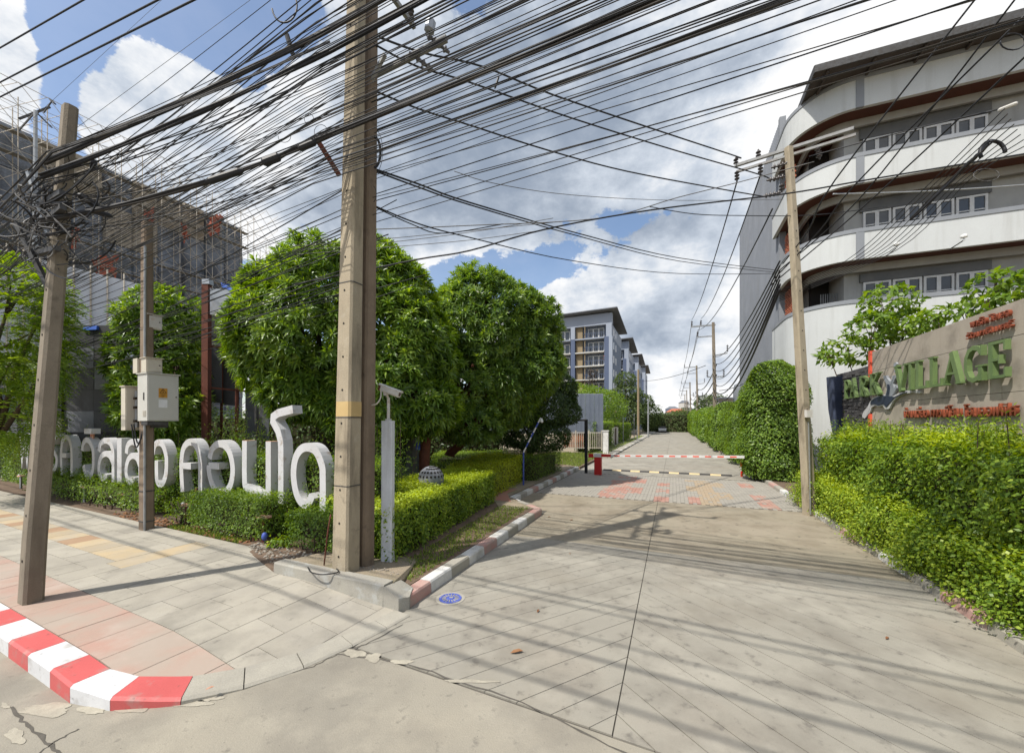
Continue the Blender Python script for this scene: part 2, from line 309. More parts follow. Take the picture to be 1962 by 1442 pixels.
mk('bld_grey', (0.2295, 0.2422, 0.2592), (0.204, 0.2167, 0.2338), .8, .8, fine=.05)
mk('bld_wall', (0.3519, 0.347, 0.3226), (0.303, 0.2981, 0.2785), 1, .85, fine=.06, stain=(.22, .21, .19), samt=.4, sscale=(2, 2, .4))
mk('soffit', (0.0945, 0.035, 0.0224), (0.077, 0.0294, 0.0196), 1.5, .7, .1, 20, .1)
mk('eave', (.075, .06, .052), (.055, .046, .042), 1, .8, fine=.1)
mk('frame_white', (0.612, 0.6035, 0.578), None, 3, .6, fine=.03)
mk('glass', (.035, .04, .045), (.06, .065, .07), 1.2, .12, fine=0, spec=.6)
mk('transom', (.085, .085, .08), (.12, .115, .105), 1.5, .35, fine=.1)
mk('brick', (.42, .14, .075), (.33, .11, .06), 4, .85, fine=.1)
mk('dark_room', (.03, .026, .024), None, 2, .9, fine=0)  # near black that stands for the shade in the corner recess
mk('sign_conc', (0.391, 0.3443, 0.2805), (0.3527, 0.3102, 0.255), 1., .8, .15, 40, .06, (.29, .255, .205), .55, (3.5, 3.5, .35), (.5, .72), blot=(((.17, .148, .118), 1.6, .50, .70, .65),), tone=.04)
mk('slate', (.055, .052, .055), (.11, .105, .10), 7, .75, .5, 30, .2)
mk('orange_strip', (.68, .11, .06), (.60, .09, .05), 3, .6, fine=.06)
mk('green_letter', (0.1148, 0.17, 0.06375), (0.1403, 0.1997, 0.0765), 5, .45, fine=.06, stain=(.07, .13, .04), samt=.5, sscale=(6, 6, 2))
mk('orange_letter', (0.238, 0.0595, 0.028), (0.196, 0.049, 0.0224), 5, .5, fine=.08)
mk('navy', (.022, .03, .055), (.03, .04, .07), 4, .4, fine=.1)
mk('navy_sheet', (.035, .045, .08), (.05, .062, .10), 2, .5, .4, 8, .1)
mk('barrier_red', (.50, .02, .018), (.45, .018, .016), 3, .45, fine=.04)
mk('barrier_white', (0.663, 0.6545, 0.629), None, 3, .5, fine=.03)
mk('bump_yellow', (.56, .43, .23), (.50, .39, .22), 5, .7, fine=.1)
mk('bump_black', (.04, .038, .036), None, 5, .7, fine=.1)
mk('manhole', (.055, .09, .36), (.09, .12, .40), 12, .6, .2, 50, .15, (.3, .29, .3), .6, (9, 9, 9), (.5, .65))
mk('apt_blue', (.145, .175, .235), (.125, .155, .21), .3, .8, fine=.04)
mk('apt_pale', (0.2805, 0.3102, 0.3655), (0.255, 0.2848, 0.34), .3, .8, fine=.04)
mk('apt_navy', (.088, .112, .175), (.078, .10, .16), .3, .8, fine=.04)
mk('apt_tan', (.25, .195, .12), (.22, .17, .105), .3, .8, fine=.05)
mk('apt_slab', (0.4675, 0.4632, 0.4335), None, .5, .8, fine=.03)
mk('roof_dark', (.15, .16, .18), None, .5, .6, fine=.06)
mk('bark', (.10, .07, .048), (.065, .048, .035), 6, .95, .8, 18, .2)
mk('bark_red', (.16, .055, .03), (.10, .04, .025), 5, .9, .6, 18, .2)
mk('twig', (.05, .038, .02), (.035, .042, .014), 14, .95, .6, 20, .3)
mk('fence_pale', (.52, .47, .38), None, 3, .6, fine=.06)
mk('fence_orange', (.42, .14, .06), (.35, .12, .055), 3, .7, fine=.1)
mk('far_wall', (.52, .50, .46), (.42, .40, .37), .4, .9, fine=.06)
mk('far_dark', (.07, .08, .075), None, .4, .9, fine=.1)
mk('bulb', (.75, .75, .72), None, 3, .2, fine=0)
mk('stoneball', (.23, .24, .26), (.17, .175, .19), 12, .8, .4, 50, .12)
mk('flower', (.75, .73, .66), (.70, .62, .50), 9, .6, fine=.05)
mk('flower_red', (.55, .03, .025), (.6, .10, .04), 9, .6, fine=.05)
leafmat('leaf_big', (0.04554, 0.0915, 0.01529), (0.1265, 0.2206, 0.03059), (0.2816, 0.3931, 0.057), rough=.36, spec=.45)
leafmat('leaf_big2', (0.04048, 0.08396, 0.01748), (0.1113, 0.1938, 0.03277), (0.2464, 0.3463, 0.057), rough=.36, spec=.45)
leafmat('leaf_feather', (.075, .13, .02), (.17, .27, .035), (.30, .41, .055))
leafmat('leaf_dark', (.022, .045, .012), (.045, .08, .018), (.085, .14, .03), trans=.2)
leafmat('leaf_hedge', (0.046, 0.08625, 0.0161), (0.1092, 0.184, 0.0276), (.20, .29, .042))
leafmat('leaf_bright', (0.05676, 0.1113, 0.014), (0.1656, 0.2663, 0.026), (0.3784, 0.4647, 0.05))
leafmat('leaf_lime', (.15, .20, .016), (.36, .43, .028), (.54, .58, .06))
leafmat('leaf_mid', (0.05175, 0.1012, 0.0161), (0.1323, 0.2242, 0.0299), (.25, .35, .05))
leafmat('leaf_far', (.045, .068, .025), (.075, .11, .035), (.125, .175, .05), rough=.7)
leafmat('blade', (.08, .13, .025), (.16, .23, .04), (.28, .34, .07), rough=.55)

# ================================================================== GROUND
def sst(a, b, x): t = min(1, max(0, (x - a) / (b - a))); return t * t * (3 - 2 * t)
def hs(s): return .012 + .16 * sst(3.45, 5.5, s)            # the pavement ramps down to the side street
def area2(p): return sum(p[i][0] * p[(i + 1) % len(p)][1] - p[(i + 1) % len(p)][0] * p[i][1] for i in range(len(p)))
def ccw(p): return p if area2(p) > 0 else p[::-1]
def clip(poly, region):                                     # convex region, counter-clockwise
    region = ccw(region); out = ccw(list(poly))
    for i in range(len(region)):
        a = region[i]; b = region[(i + 1) % len(region)]; res = []
        side = lambda p: (b[0] - a[0]) * (p[1] - a[1]) - (b[1] - a[1]) * (p[0] - a[0])
        for j in range(len(out)):
            p, q = out[j], out[(j + 1) % len(out)]; sp_, sq = side(p), side(q)
            if sp_ >= 0: res.append(p)
            if sp_ * sq < 0: t = sp_ / (sp_ - sq); res.append((p[0] + (q[0] - p[0]) * t, p[1] + (q[1] - p[1]) * t))
        out = res
        if len(out) < 3: return []
    return out
def wprism(mb, poly, z0, z1, fn, m=0):                      # polygon in a local frame, fn maps to the world
    p = [fn(*q)[:2] for q in poly]
    if area2(p) < 0:
        p = p[::-1]
        if hasattr(z0, '__len__'): z0 = z0[::-1]
        if hasattr(z1, '__len__'): z1 = z1[::-1]
    return mb.prism(p, z0, z1, m)

g = MB(); g.add([(-1500, -300, -.06), (1500, -300, -.06), (1500, 2600, -.06), (-1500, 2600, -.06)], [(0, 1, 2, 3)]); struct(g, 'ground', MT['earth'])
road = setting('road')
g = MB(); wprism(g, [(-70, -14), (70, -14), (70, 3.14), (-70, 3.14)], -.05, 0, Q); g.build('carriageway', MT['asphalt'], road)
g = MB(); wprism(g, [(3.15, -3.6), (3.0, 4.4), (103, 4.4), (103, -4.6), (11, -4.6), (9.5, -3.6)], -.05, -.014, S); g.build('joint_bed', MT['joint'], road)
rgL = [(3.36, -3.28), (3.2, -.456), (8.02, -.456), (8.02, -3.28)]; rgR = [(3.19, -.444), (2.97, 3.52), (8.02, 3.52), (8.02, -.444)]
for k in range(0, 40):
    u0 = 3.0 + .44 * k
    for rg, sg, an in ((rgL, -1, 38), (rgR, 1, 50)):
        d = (-math.cos(R(an)) * 7, sg * math.sin(R(an)) * 7); v0 = -.455 if sg < 0 else -.445
        e = (.0032 if sg < 0 else .0055) / math.sin(R(an))
        q = [(u0 + e, v0), (u0 + .44 - e, v0), (u0 + .44 - e + d[0], v0 + d[1]), (u0 + e + d[0], v0 + d[1])]
        q = clip(q, rg)
        if len(q) > 2 and abs(area2(q)) > .02:
            mb = MB(); wprism(mb, q, -.03, 0 - random.random() * .0015, S); mb.build('concrete_strip', MT['drive'], road)
def dslab(u0, u1, va, vb, mat='drive_tan'):
    mb = MB(); e = .005; wprism(mb, [(u0 + e, va), (u1 - e, va), (u1 - e, vb), (u0 + e, vb)], -.04, -random.random() * .002, S); mb.build('concrete_slab', MT[mat], road)
dslab(8.02, 10.6, -3.28, -.456); dslab(10.6, 13.1, -4.58, -.456); dslab(8.02, 13.1, -.444, 3.55)
uu = 19.2
while uu < 102:
    du = 2.2 if uu < 20 else 5.2
    dslab(uu, uu + du, -4.5 if uu < 27 else -3.96, -.456, 'drive'); dslab(uu, uu + du, -.444, 3.6, 'drive'); uu += du
pv = MB()
def pcol(u, v):
    st = math.floor((u - 13.1) / 1.2)
    if abs(v - (-2.45 + .02 * u)) < .28 and 13.4 < u < 15.6 : return 1
    if abs(v + 2.2) < .25 and 16.6 < u < 17.2: return 1
    if 13.2 < u < 18.6 and abs(v - (-1.75 + .0 * st) - .42 * (st % 2) + .2) < .42: return 1
    if abs(v + .42) < .2 and int((u - 13.1) / .8) % 2 == 0: return 1 if u < 17 else 0
    if .35 + .35 * (st % 2) < v < 1.35 + .45 * (st % 2) and u < 18.4: return 2 if (u < 15 and v < .7) is False else 1
    if abs(v - 2.55) < .24 and (13.2 < u < 15.4 or 17 < u < 18.2): return 1
    return 0
for i in range(int(6.1 / .22)):
    for j in range(int(8.1 / .115)):
        u = 13.12 + i * .22 + (.11 if j % 2 else 0); v = -4.5 + j * .115; c = pcol(u, v)
        if c and random.random() < .12: c = 0
        wprism(pv, [(u + .003, v + .003), (min(u + .217, 19.19), v + .003), (min(u + .217, 19.19), v + .112), (u + .003, v + .112)], -.02, random.random() * .004, S, c)
pv.build('paver_field', [MT['paver_grey'], MT['paver_red'], MT['paver_tan']], road, kind='stuff')
# cracks and worn paint on the carriageway
def crack(pts, w):
    mb = MB(); P = []
    for i in range(len(pts) - 1):
        for t in np.linspace(0, 1, 9)[:-1]: P.append(((pts[i][0] * (1 - t) + pts[i + 1][0] * t) + random.uniform(-.012, .012), (pts[i][1] * (1 - t) + pts[i + 1][1] * t) + random.uniform(-.012, .012)))
    P.append(pts[-1][:2]); vs = []
    for i, p in enumerate(P):
        a = P[max(i - 1, 0)]; b = P[min(i + 1, len(P) - 1)]; dx, dy = b[0] - a[0], b[1] - a[1]; l = math.hypot(dx, dy) or 1; ww = w * random.uniform(.4, 1.2) / 2
        vs += [(p[0] - dy / l * ww, p[1] + dx / l * ww, .004), (p[0] + dy / l * ww, p[1] - dx / l * ww, .004)]
    mb.add(vs, [(2 * i, 2 * i + 1, 2 * i + 3, 2 * i + 2) for i in range(len(P) - 1)]); mb.build('crack', MT['joint'], road)
crack([gp(640, 1252), gp(780, 1271), gp(1000, 1345), gp(1195, 1440), gp(1400, 1560)], .022)
crack([gp(640, 1252), gp(700, 1235), gp(772, 1196)], .014)
crack([gp(20, 1355), gp(60, 1395), gp(110, 1440), gp(150, 1490)], .03); crack([gp(70, 1445), gp(105, 1420), gp(150, 1396)], .014)
crack([gp(390, 1328), gp(500, 1306), gp(600, 1276), gp(645, 1254)], .014)
def splat(px, py, rx, ry, mat='kerb_old_white', seed=0):
    rn = random.Random(seed); c = gp(px, py); n = 40; ph = [rn.uniform(0, 6.3) for _ in range(5)]; vs = [(c[0], c[1], .0045)]
    for k in range(n):
        a = 2 * math.pi * k / n; f = .82 + .16 * math.sin(2 * a + ph[0]) + .12 * math.sin(3 * a + ph[1]) + .08 * math.sin(5 * a + ph[2]) + .05 * math.sin(9 * a + ph[3]) + rn.uniform(-.03, .03); p = gp(px + rx * math.cos(a) * f, py - ry * math.sin(a) * f); vs.append((p[0], p[1], .0045))
    mb = MB(); mb.add(vs, [(0, k + 1, (k + 1) % n + 1) for k in range(n)]); mb.build('worn_paint', MT[mat], road)
mk('worn', (.375, .345, .275), (.29, .265, .215), 6, .9, .2, 60, .1)
for i, a in enumerate(((90, 1360, 62, 14), (178, 1359, 30, 12), (255, 1353, 60, 13), (335, 1345, 70, 13), (392, 1337, 34, 9), (30, 1410, 24, 16), (715, 1260, 20, 9), (680, 1252, 22, 10), (770, 1268, 22, 6), (900, 1305, 60, 4), (10, 1352, 10, 6))): splat(*a, mat='worn', seed=i)

# ---- pavement
walk = setting('pavement')
KP = [(30, 1.45), (5.05, 1.45), (4.6, 1.56), (4.14, 1.84), (3.85, 2.2), (3.62, 2.65), (3.48, 3.15), (3.40, 3.6), (3.36, 3.98)]   # outer edge of the kerb
KI = [(30, 1.71), (5.05, 1.71), (4.72, 1.80), (4.36, 2.04), (4.10, 2.36), (3.88, 2.76), (3.74, 3.22), (3.66, 3.66), (3.62, 4.0)]
inner = KI + [(3.60, 4.22), (30, 4.22)]
bs = MB()
ss_ = [3.5 + .25 * k for k in range(12)] + [7, 12, 30]
for a, b in zip(ss_[:-1], ss_[1:]):
    q = clip([(a, 1.5), (b, 1.5), (b, 4.5), (a, 4.5)], inner)
    if len(q) > 2: wprism(bs, q, -.04, [hs(p[0]) - .014 for p in q], Q)
bs.build('joint_bed', MT['joint'], walk)
def lay(a, b, w0, w1, m_):
    q = clip([(a + .004, w0 + .004), (b - .004, w0 + .004), (b - .004, w1 - .004), (a + .004, w1 - .004)], inner)
    if len(q) < 3 or abs(area2(q)) < .01: return
    j = random.random() * .003; mb = MB(); wprism(mb, q, -.03, [hs(p[0]) + j for p in q], Q); mb.build('paving_slab', MT[m_], walk)
for k in range(44):
    a = 3.3 + .5 * k; b = a + .5; lay(a, b, 1.72, 2.32, 'slab_pink')
    if a < 8.79:
        w = 2.32; o = .31 if k % 2 else .62
        while w < 4.2: e = min(w + o, 4.22); e = 4.22 if 4.22 - e < .15 else e; lay(a, b, w, e, 'slab_yellow' if a > 8.2 and w > 2.32 else 'slab'); w = e; o = .62
    else:
        for ri, (w0, w1) in enumerate(((2.32, 2.72), (2.72, 3.06), (3.06, 3.54), (3.54, 3.9), (3.9, 4.22))): lay(a, b, w0, w1, ('slab_brown' if k % 3 == 0 and a > 10 else 'slab_yellow') if ri == 2 else 'slab')
# kerbstones of the main road, painted red and white up to the ramp
def subdiv(path, step):
    out = []
    for (a, b) in zip(path[:-1], path[1:]):
        n = max(1, int(math.ceil(math.hypot(b[0] - a[0], b[1] - a[1]) / step)))
        for t in range(n): out.append((a[0] + (b[0] - a[0]) * t / n, a[1] + (b[1] - a[1]) * t / n))
    return out + [path[-1]]
def kerbstone(po, pi, mat, name='kerbstone', zo=None):
    n = len(po); vs = []; fs = []
    for a, b in zip(po, pi):
        z = hs(a[0]) + .006; zi = hs(b[0]) + .006; c = (a[0] + (b[0] - a[0]) * .09, a[1] + (b[1] - a[1]) * .09)
        vs += [Q(*a, -.02), Q(*a, max(z - .022, .004)), Q(*c, z), Q(*b, zi), Q(*b, -.02)]
    for i in range(n - 1):
        for k in range(5): j = (k + 1) % 5; fs.append((i * 5 + k, i * 5 + j, (i + 1) * 5 + j, (i + 1) * 5 + k))
    fs += [(0, 1, 2, 3, 4)[::-1], tuple((n - 1) * 5 + k for k in range(5))]
    mb = MB(); mb.add(vs, fs); mb.build(name, MT[mat], walk)
def interp(path, t): i = min(int(t), len(path) - 2); f = t - i; return tuple(path[i][k] + (path[i + 1][k] - path[i][k]) * f for k in (0, 1))
st = [(24.54 - .56 * k) for k in range(38)]
cols = ['kerb_red', 'kerb_white']
for k in range(len(st) - 1):                                 # the straight run
    a, b = st[k], st[k + 1]
    if b < 5.05: b = 5.05
    if a <= 5.06: break
    kerbstone([(a - .002, 1.45), (b + .002, 1.45)], [(a - .002, 1.71), (b + .002, 1.71)], cols[k % 2])
ends = [1.0, 2.0, 3.05]; ks = ['kerb_white', 'kerb_red']
for i in range(2):
    ts = np.linspace(ends[i] + .004, ends[i + 1] - .004, 4); kerbstone([interp(KP, t) for t in ts], [interp(KI, t) for t in ts], ks[i] if i < 2 else 'kerb_grey')
for i in range(3, 8):
    ts = np.linspace(i + .06, i + 1.04 if i < 7 else i + 1, 3); kerbstone([interp(KP, t) for t in ts], [interp(KI, t) for t in ts], 'kerb_grey')
for k in range(13):                                           # the pale edging along the hedge
    a, b = 5.4 + k * 1.6, 5.4 + (k + 1) * 1.6
    mb = MB(); wprism(mb, [(a + .004, 4.225), (b - .004, 4.225), (b - .004, 4.47), (a + .004, 4.47)], -.02, [hs(a) + .016, hs(b) + .016, hs(b) + .016, hs(a) + .016], Q); mb.build('edging_stone', MT['slab'], walk)
mb = MB(); q = [(3.60, 3.98), (5.4, 4.225), (5.4, 4.4), (3.75, 4.15)]; wprism(mb, q, -.02, [hs(p[0]) + .008 for p in q], Q); mb.build('edging_stone', MT['kerb_grey'], walk)

# ---- raised beds, side pavement, lawn
bed = MB(); P = [Q(40, 4.475)[:2], Q(6.45, 4.475)[:2], Q(3.85, 4.32)[:2], S(4.5, -3.5)[:2], S(10.15, -3.5)[:2], S(11.35, -4.78)[:2], S(20.3, -4.78)[:2], S(21.0, -5.6)[:2], S(21, -9)[:2], S(30, -9)[:2], S(36, -60)[:2], Q(70, 20)[:2]]
bed.prism(ccw(P), -.05, .16); struct(bed, 'planting_bed', MT['soil'])
mb = MB(); wprism(mb, [(10.0, -3.52), (11.3, -4.8), (20.2, -4.8), (20.2, -5.6), (12.5, -5.5), (11.3, -5.4), (9.6, -4.3)], .1, .166, S); struct(mb, 'footpath', MT['earth'])
mb = MB(); wprism(mb, [(10.6, -4.4), (11.7, -5.0), (12.6, -5.0), (12.6, -6.6), (10.6, -6.4)], .1, .172, S); struct(mb, 'brick_path', MT['brickpath'])
mb = MB(); wprism(mb, [(21.1, -4.7), (30.5, -4.7), (30.5, -8.9), (21.1, -8.9)], -.05, .05, S); struct(mb, 'lawn', MT['soil'])
mb = MB(); wprism(mb, [(27.5, -4.2), (103, -4.2), (103, -5.6), (27.5, -5.6)], -.05, .125, S); struct(mb, 'side_pavement', MT['kerb_grey'])
mb = MB(); wprism(mb, [(1.0, 3.66), (103, 3.66), (103, 9), (1.0, 9)], -.05, .11, S); struct(mb, 'verge', MT['soil'])
mb = MB(); q = [(5.9, 4.05), (3.8, 4.17), (3.9, 4.5), (4.3, 5.3), (5.9, 5.3)]; wprism(mb, q, .05, [.305, .29, .20, .17, .18], Q); struct(mb, 'corner_bed', MT['earth'])
mb = MB(); q = [(7.8, 4.46), (5.93, 3.88), (5.93, 4.9), (7.8, 4.9)]; wprism(mb, q, .05, [.185, .195, .20, .185], Q); struct(mb, 'pebble_bed', MT['soil'])
# low concrete retaining wall at the corner
wl = thing('retaining_wall', 'low weathered concrete kerb wall holding the corner bed below the twin pole', 'wall', Q(5, 4.35))
def wallseg(pts, wd, name='wall_block'):
    mb = MB(); rings = []
    for (s, w, zt) in pts:
        zb = -.02; rings.append([Q(s, w, zb), Q(s, w + .012, zt - .02), Q(s, w + .03, zt), Q(s, w + wd, zt), Q(s, w + wd, zb)])
    mb.loft(rings); mb.build(name, MT['wall_conc'], wl)
wallseg([(5.92, 3.86, .335), (5.4, 3.88, .33), (4.9, 3.91, .325), (4.4, 3.94, .32), (4.0, 3.97, .315), (3.82, 3.985, .31)], .2)
mb = MB(); q = [(3.815, 3.99), (3.56, 4.0), (3.48, 4.12), (3.62, 4.36), (3.80, 4.32)]; wprism(mb, q, -.02, [.29, .18, .17, .18, .27], Q); mb.build('wall_end', MT['wall_conc'], wl)
# kerb along the side street, old red and white paint
def kerb_run(path, step, wd, h, mats, root, seed=1):
    rn = random.Random(seed); k = 0
    for (a, b) in zip(path[:-1], path[1:]):
        L = math.hypot(b[0] - a[0], b[1] - a[1]); n = max(1, round(L / step)); d = ((b[0] - a[0]) / L, (b[1] - a[1]) / L); nn = (d[1], -d[0])
        for i in range(n):
            p = (a[0] + d[0] * (L * i / n + .004), a[1] + d[1] * (L * i / n + .004)); q = (a[0] + d[0] * (L * (i + 1) / n - .004), a[1] + d[1] * (L * (i + 1) / n - .004))
            hh = h + rn.uniform(-.006, .006); rings = []
            for e in (p, q):
                o = lambda t: (e[0] + nn[0] * t, e[1] + nn[1] * t)
                rings.append([S(*o(0), -.03), S(*o(0.012), hh - .025), S(*o(.03), hh), S(*o(wd), hh), S(*o(wd), -.03)])
            mb = MB(); mb.loft(rings); mb.build('kerbstone', MT[mats[k % len(mats)]], root); k += 1
kb = setting('kerb')
mats = ['kerb_old_red', 'kerb_old_white', 'kerb_grey', 'kerb_old_white', 'kerb_old_red', 'kerb_old_white', 'kerb_grey', 'kerb_old_white', 'kerb_grey']
def rev(p): return p
kerb_run([(4.28, -3.28), (10.1, -3.28)], .56, -.2 * -1, .165, mats, kb)
kerb_run([(10.11, -3.30), (11.25, -4.56)], .55, .2, .165, ['kerb_old_red', 'kerb_grey', 'kerb_old_white'], kb, 2)
kerb_run([(11.27, -4.57), (20.3, -4.57)], .62, .2, .15, ['kerb_old_white', 'kerb_grey', 'kerb_old_white', 'kerb_old_red'], kb, 3)
kerb_run([(20.31, -4.60), (21.0, -5.4)], .6, .2, .15, ['kerb_grey'], kb, 3)
kerb_run([(27.5, -3.98), (102, -3.98)], 1.2, .2, .13, ['kerb_grey', 'kerb_grey', 'kerb_old_white'], kb, 4)
kerb_run([(102, 3.47), (2.0, 3.47)], .9, .18, .13, ['kerb_grey', 'kerb_old_red', 'kerb_grey', 'kerb_old_white'], kb, 5)

# ================================================================== FOLIAGE TOOLS
RNG = np.random.default_rng(11)
def nrm(a): return a / np.maximum(np.linalg.norm(a, axis=-1, keepdims=True), 1e-9)
def np_mesh(name, V, Fc, mats, parent=None, tint=None, smooth=False, kind=None):
    off = np.array(OFF.get(parent.name, (0, 0, 0))) if parent is not None else np.zeros(3)
    me = bpy.data.meshes.new(name); n, k = Fc.shape
    me.vertices.add(len(V)); me.vertices.foreach_set('co', (V - off).astype(np.float32).ravel())
    me.loops.add(n * k); me.loops.foreach_set('vertex_index', Fc.astype(np.int32).ravel())
    me.polygons.add(n); me.polygons.foreach_set('loop_start', np.arange(0, n * k, k, dtype=np.int32))
    me.materials.append(mats); me.update(calc_edges=True)
    if smooth: me.polygons.foreach_set('use_smooth', np.ones(n, bool))
    if tint is not None: a = me.attributes.new('tint', 'FLOAT', 'FACE'); a.data.foreach_set('value', tint.astype(np.float32))
    o = bpy.data.objects.new(name, me); COL.objects.link(o)
    if parent is not None: o.parent = parent; OFF[o.name] = tuple(off)
    if kind: o['kind'] = kind
    return o
def rand_unit(n): return nrm(RNG.normal(size=(n, 3)))
def leaves(P, Nn, L, Wd, out=.7, up=.25, jit=1., tbase=.5, tvar=.5):
    """one folded leaf (a four-cornered face) per point"""
    n = len(P); n0 = nrm(Nn * .8 + np.array([0, 0, .45]) + rand_unit(n) * .62 * jit); d = nrm(np.cross(n0, rand_unit(n)) + Nn * .3 * out + np.array([0, 0, up * .6])); s = nrm(np.cross(d, n0)); nn = np.cross(s, d)
    l = L * RNG.uniform(.65, 1.25, (n, 1)); w = Wd * RNG.uniform(.7, 1.2, (n, 1))
    a = P; b = P + d * l * .45 + s * w * .5 + nn * w * .15; c = P + d * l - nn * l * .12; e = P + d * l * .45 - s * w * .5 + nn * w * .15
    V = np.stack([a, b, c, e], 1).reshape(-1, 3); Fc = np.arange(4 * n).reshape(n, 4)
    return V, Fc, np.clip(tbase + tvar * (RNG.beta(2, 2, n) - .5) * 2, 0, 1)
def rosettes(P, Nn, nl, L, Wd, tb):
    """whorls of long drooping leaves"""
    n = len(P); ax = nrm(Nn * .85 + np.array([0, 0, .5]) + rand_unit(n) * .28)
    x = nrm(np.cross(ax, rand_unit(n))); y = np.cross(ax, x); Vs = []; T = []
    for k in range(nl):
        a = (2.399 * k + RNG.uniform(-.3, .3, (n, 1))); e = np.clip(R(30) + R(66) * k / nl + RNG.normal(0, .12, (n, 1)), .2, 2)
        r = x * np.cos(a) + y * np.sin(a); d = nrm(ax * np.cos(e) + r * np.sin(e)); s = nrm(np.cross(d, ax)); nn = np.cross(s, d)
        l = L * RNG.uniform(.7, 1.15, (n, 1)); w = Wd * RNG.uniform(.8, 1.2, (n, 1)); dn = np.array([0, 0, -1.])
        p0 = P; m = P + d * l * .52 + nn * l * .03; b = m + s * w * .5 + nn * w * .22; c = m - s * w * .5 + nn * w * .22; t = P + d * l * .97 + dn * l * RNG.uniform(.04, .26, (n, 1))
        Vs.append(np.stack([p0, b, m, c, t], 1)); T.append(np.clip(tb + RNG.normal(0, .13, n) + (.16 if k < nl * .35 else -.06), 0, 1))
    V = np.concatenate(Vs).reshape(-1, 3); q = len(V) // 5; i = np.arange(q)[:, None] * 5
    Fc = np.concatenate([i + np.array([[0, 1, 2]]), i + np.array([[0, 2, 3]]), i + np.array([[1, 4, 2]]), i + np.array([[2, 4, 3]])]); T = np.concatenate(T)
    return V, Fc, np.concatenate([T] * 4)
def fronds(P, Nn, L, npair, lw):
    """feathery sprays: pairs of leaflets along a drooping stalk"""
    n = len(P); d = nrm(Nn + rand_unit(n) * .55 + np.array([0, 0, .12])); s = nrm(np.cross(d, np.array([0, 0, 1.]) + rand_unit(n) * .3)); Vs = []; T = []; tb = RNG.uniform(.2, .8, n)
    for k in range(npair):
        f = (k + .8) / npair; c = P + d * L * f + np.array([0, 0, -1.]) * L * .45 * f * f
        for sg in (-1, 1):
            ll = lw * (1 - .35 * f) * RNG.uniform(.8, 1.2, (n, 1)); t = nrm(s * sg + d * .55 + RNG.normal(0, .12, (n, 3)))
            wv = d * ll * .21; Vs.append(np.stack([c, c + t * ll * .5 + wv, c + t * ll + np.array([0, 0, -1.]) * ll * .2, c + t * ll * .5 - wv], 1)); T.append(np.clip(tb + RNG.normal(0, .12, n), 0, 1))
    V = np.concatenate(Vs).reshape(-1, 3); return V, np.arange(len(V)).reshape(-1, 4), np.concatenate(T)
def wob(P, f=1.1):                                           # smooth lumps
    x, y, z = P.T * f; return (np.sin(1.7 * x + .6 * y + 1.1) * np.sin(1.9 * y - .4 * z) + np.sin(2.3 * z + .9 * x + 2) * np.sin(1.3 * y + .5) + .6 * np.sin(4.1 * x + 1) * np.sin(3.7 * y + 2.2 * z)) / 2.6
def crown_pts(lobes, per_m2, rin=.78, lump=.16, skin=.66):
    Ps, Ns = [], []
    for (c, r) in lobes:
        r = np.array(r if hasattr(r, '__len__') else (r, r, r), float); n = int(4 * math.pi * (r.prod()) ** (2 / 3) * per_m2)
        u = rand_unit(n); f = np.where(RNG.random(n) < skin, RNG.uniform(.93, 1.03, n), RNG.uniform(rin, .95, n))[:, None]
        p = np.array(c) + u * r * f; p = p + u * (wob(p) * lump * r.mean())[:, None]
        ok = np.ones(n, bool)
        for (c2, r2) in lobes:
            if c2 is c: continue
            r2 = np.array(r2 if hasattr(r2, '__len__') else (r2, r2, r2), float); ok &= (((p - np.array(c2)) / r2) ** 2).sum(1) > .62
        Ps.append(p[ok]); Ns.append(nrm(u / r)[ok])
    return np.concatenate(Ps), np.concatenate(Ns)
def limbs(mb, base, lobes, r0, seed=0, bend=.25, sub=3):
    rn = random.Random(seed); b = Vector(base); cs = [Vector(c) for c, r in lobes]; mid = sum(cs, Vector()) / len(cs)
    fork = b + (Vector((mid.x, mid.y, b.z)) - b) * .5 + Vector((0, 0, (min(c.z for c in cs) - b.z) * .55))
    mb.tube([b - Vector((0, 0, .1)), b + (fork - b) * .06, b + (fork - b) * .5 + Vector((rn.uniform(-.1, .1), rn.uniform(-.1, .1), 0)), fork], [r0 * 1.35, r0 * 1.05, r0 * .9, r0 * .8], 9)
    for c, (cc, r) in zip(cs, lobes):
        m = fork.lerp(c, .5) + Vector((rn.uniform(-bend, bend), rn.uniform(-bend, bend), bend * .6)); mb.tube([fork - Vector((0, 0, .15)), m, c], [r0 * .6, r0 * .42, r0 * .2], 7)
        rr = (r if not hasattr(r, '__len__') else min(r))
        for k in range(sub):
            e = c + Vector((rn.uniform(-1, 1), rn.uniform(-1, 1), rn.uniform(-.3, 1))).normalized() * rr * .8
            mb.tube([m.lerp(c, .6), c.lerp(e, .5) + Vector((0, 0, .1)), e], [r0 * .26, r0 * .17, r0 * .06], 5)
def lobe(px, py, d, r): return (np.array(at(px, py, d)), r)

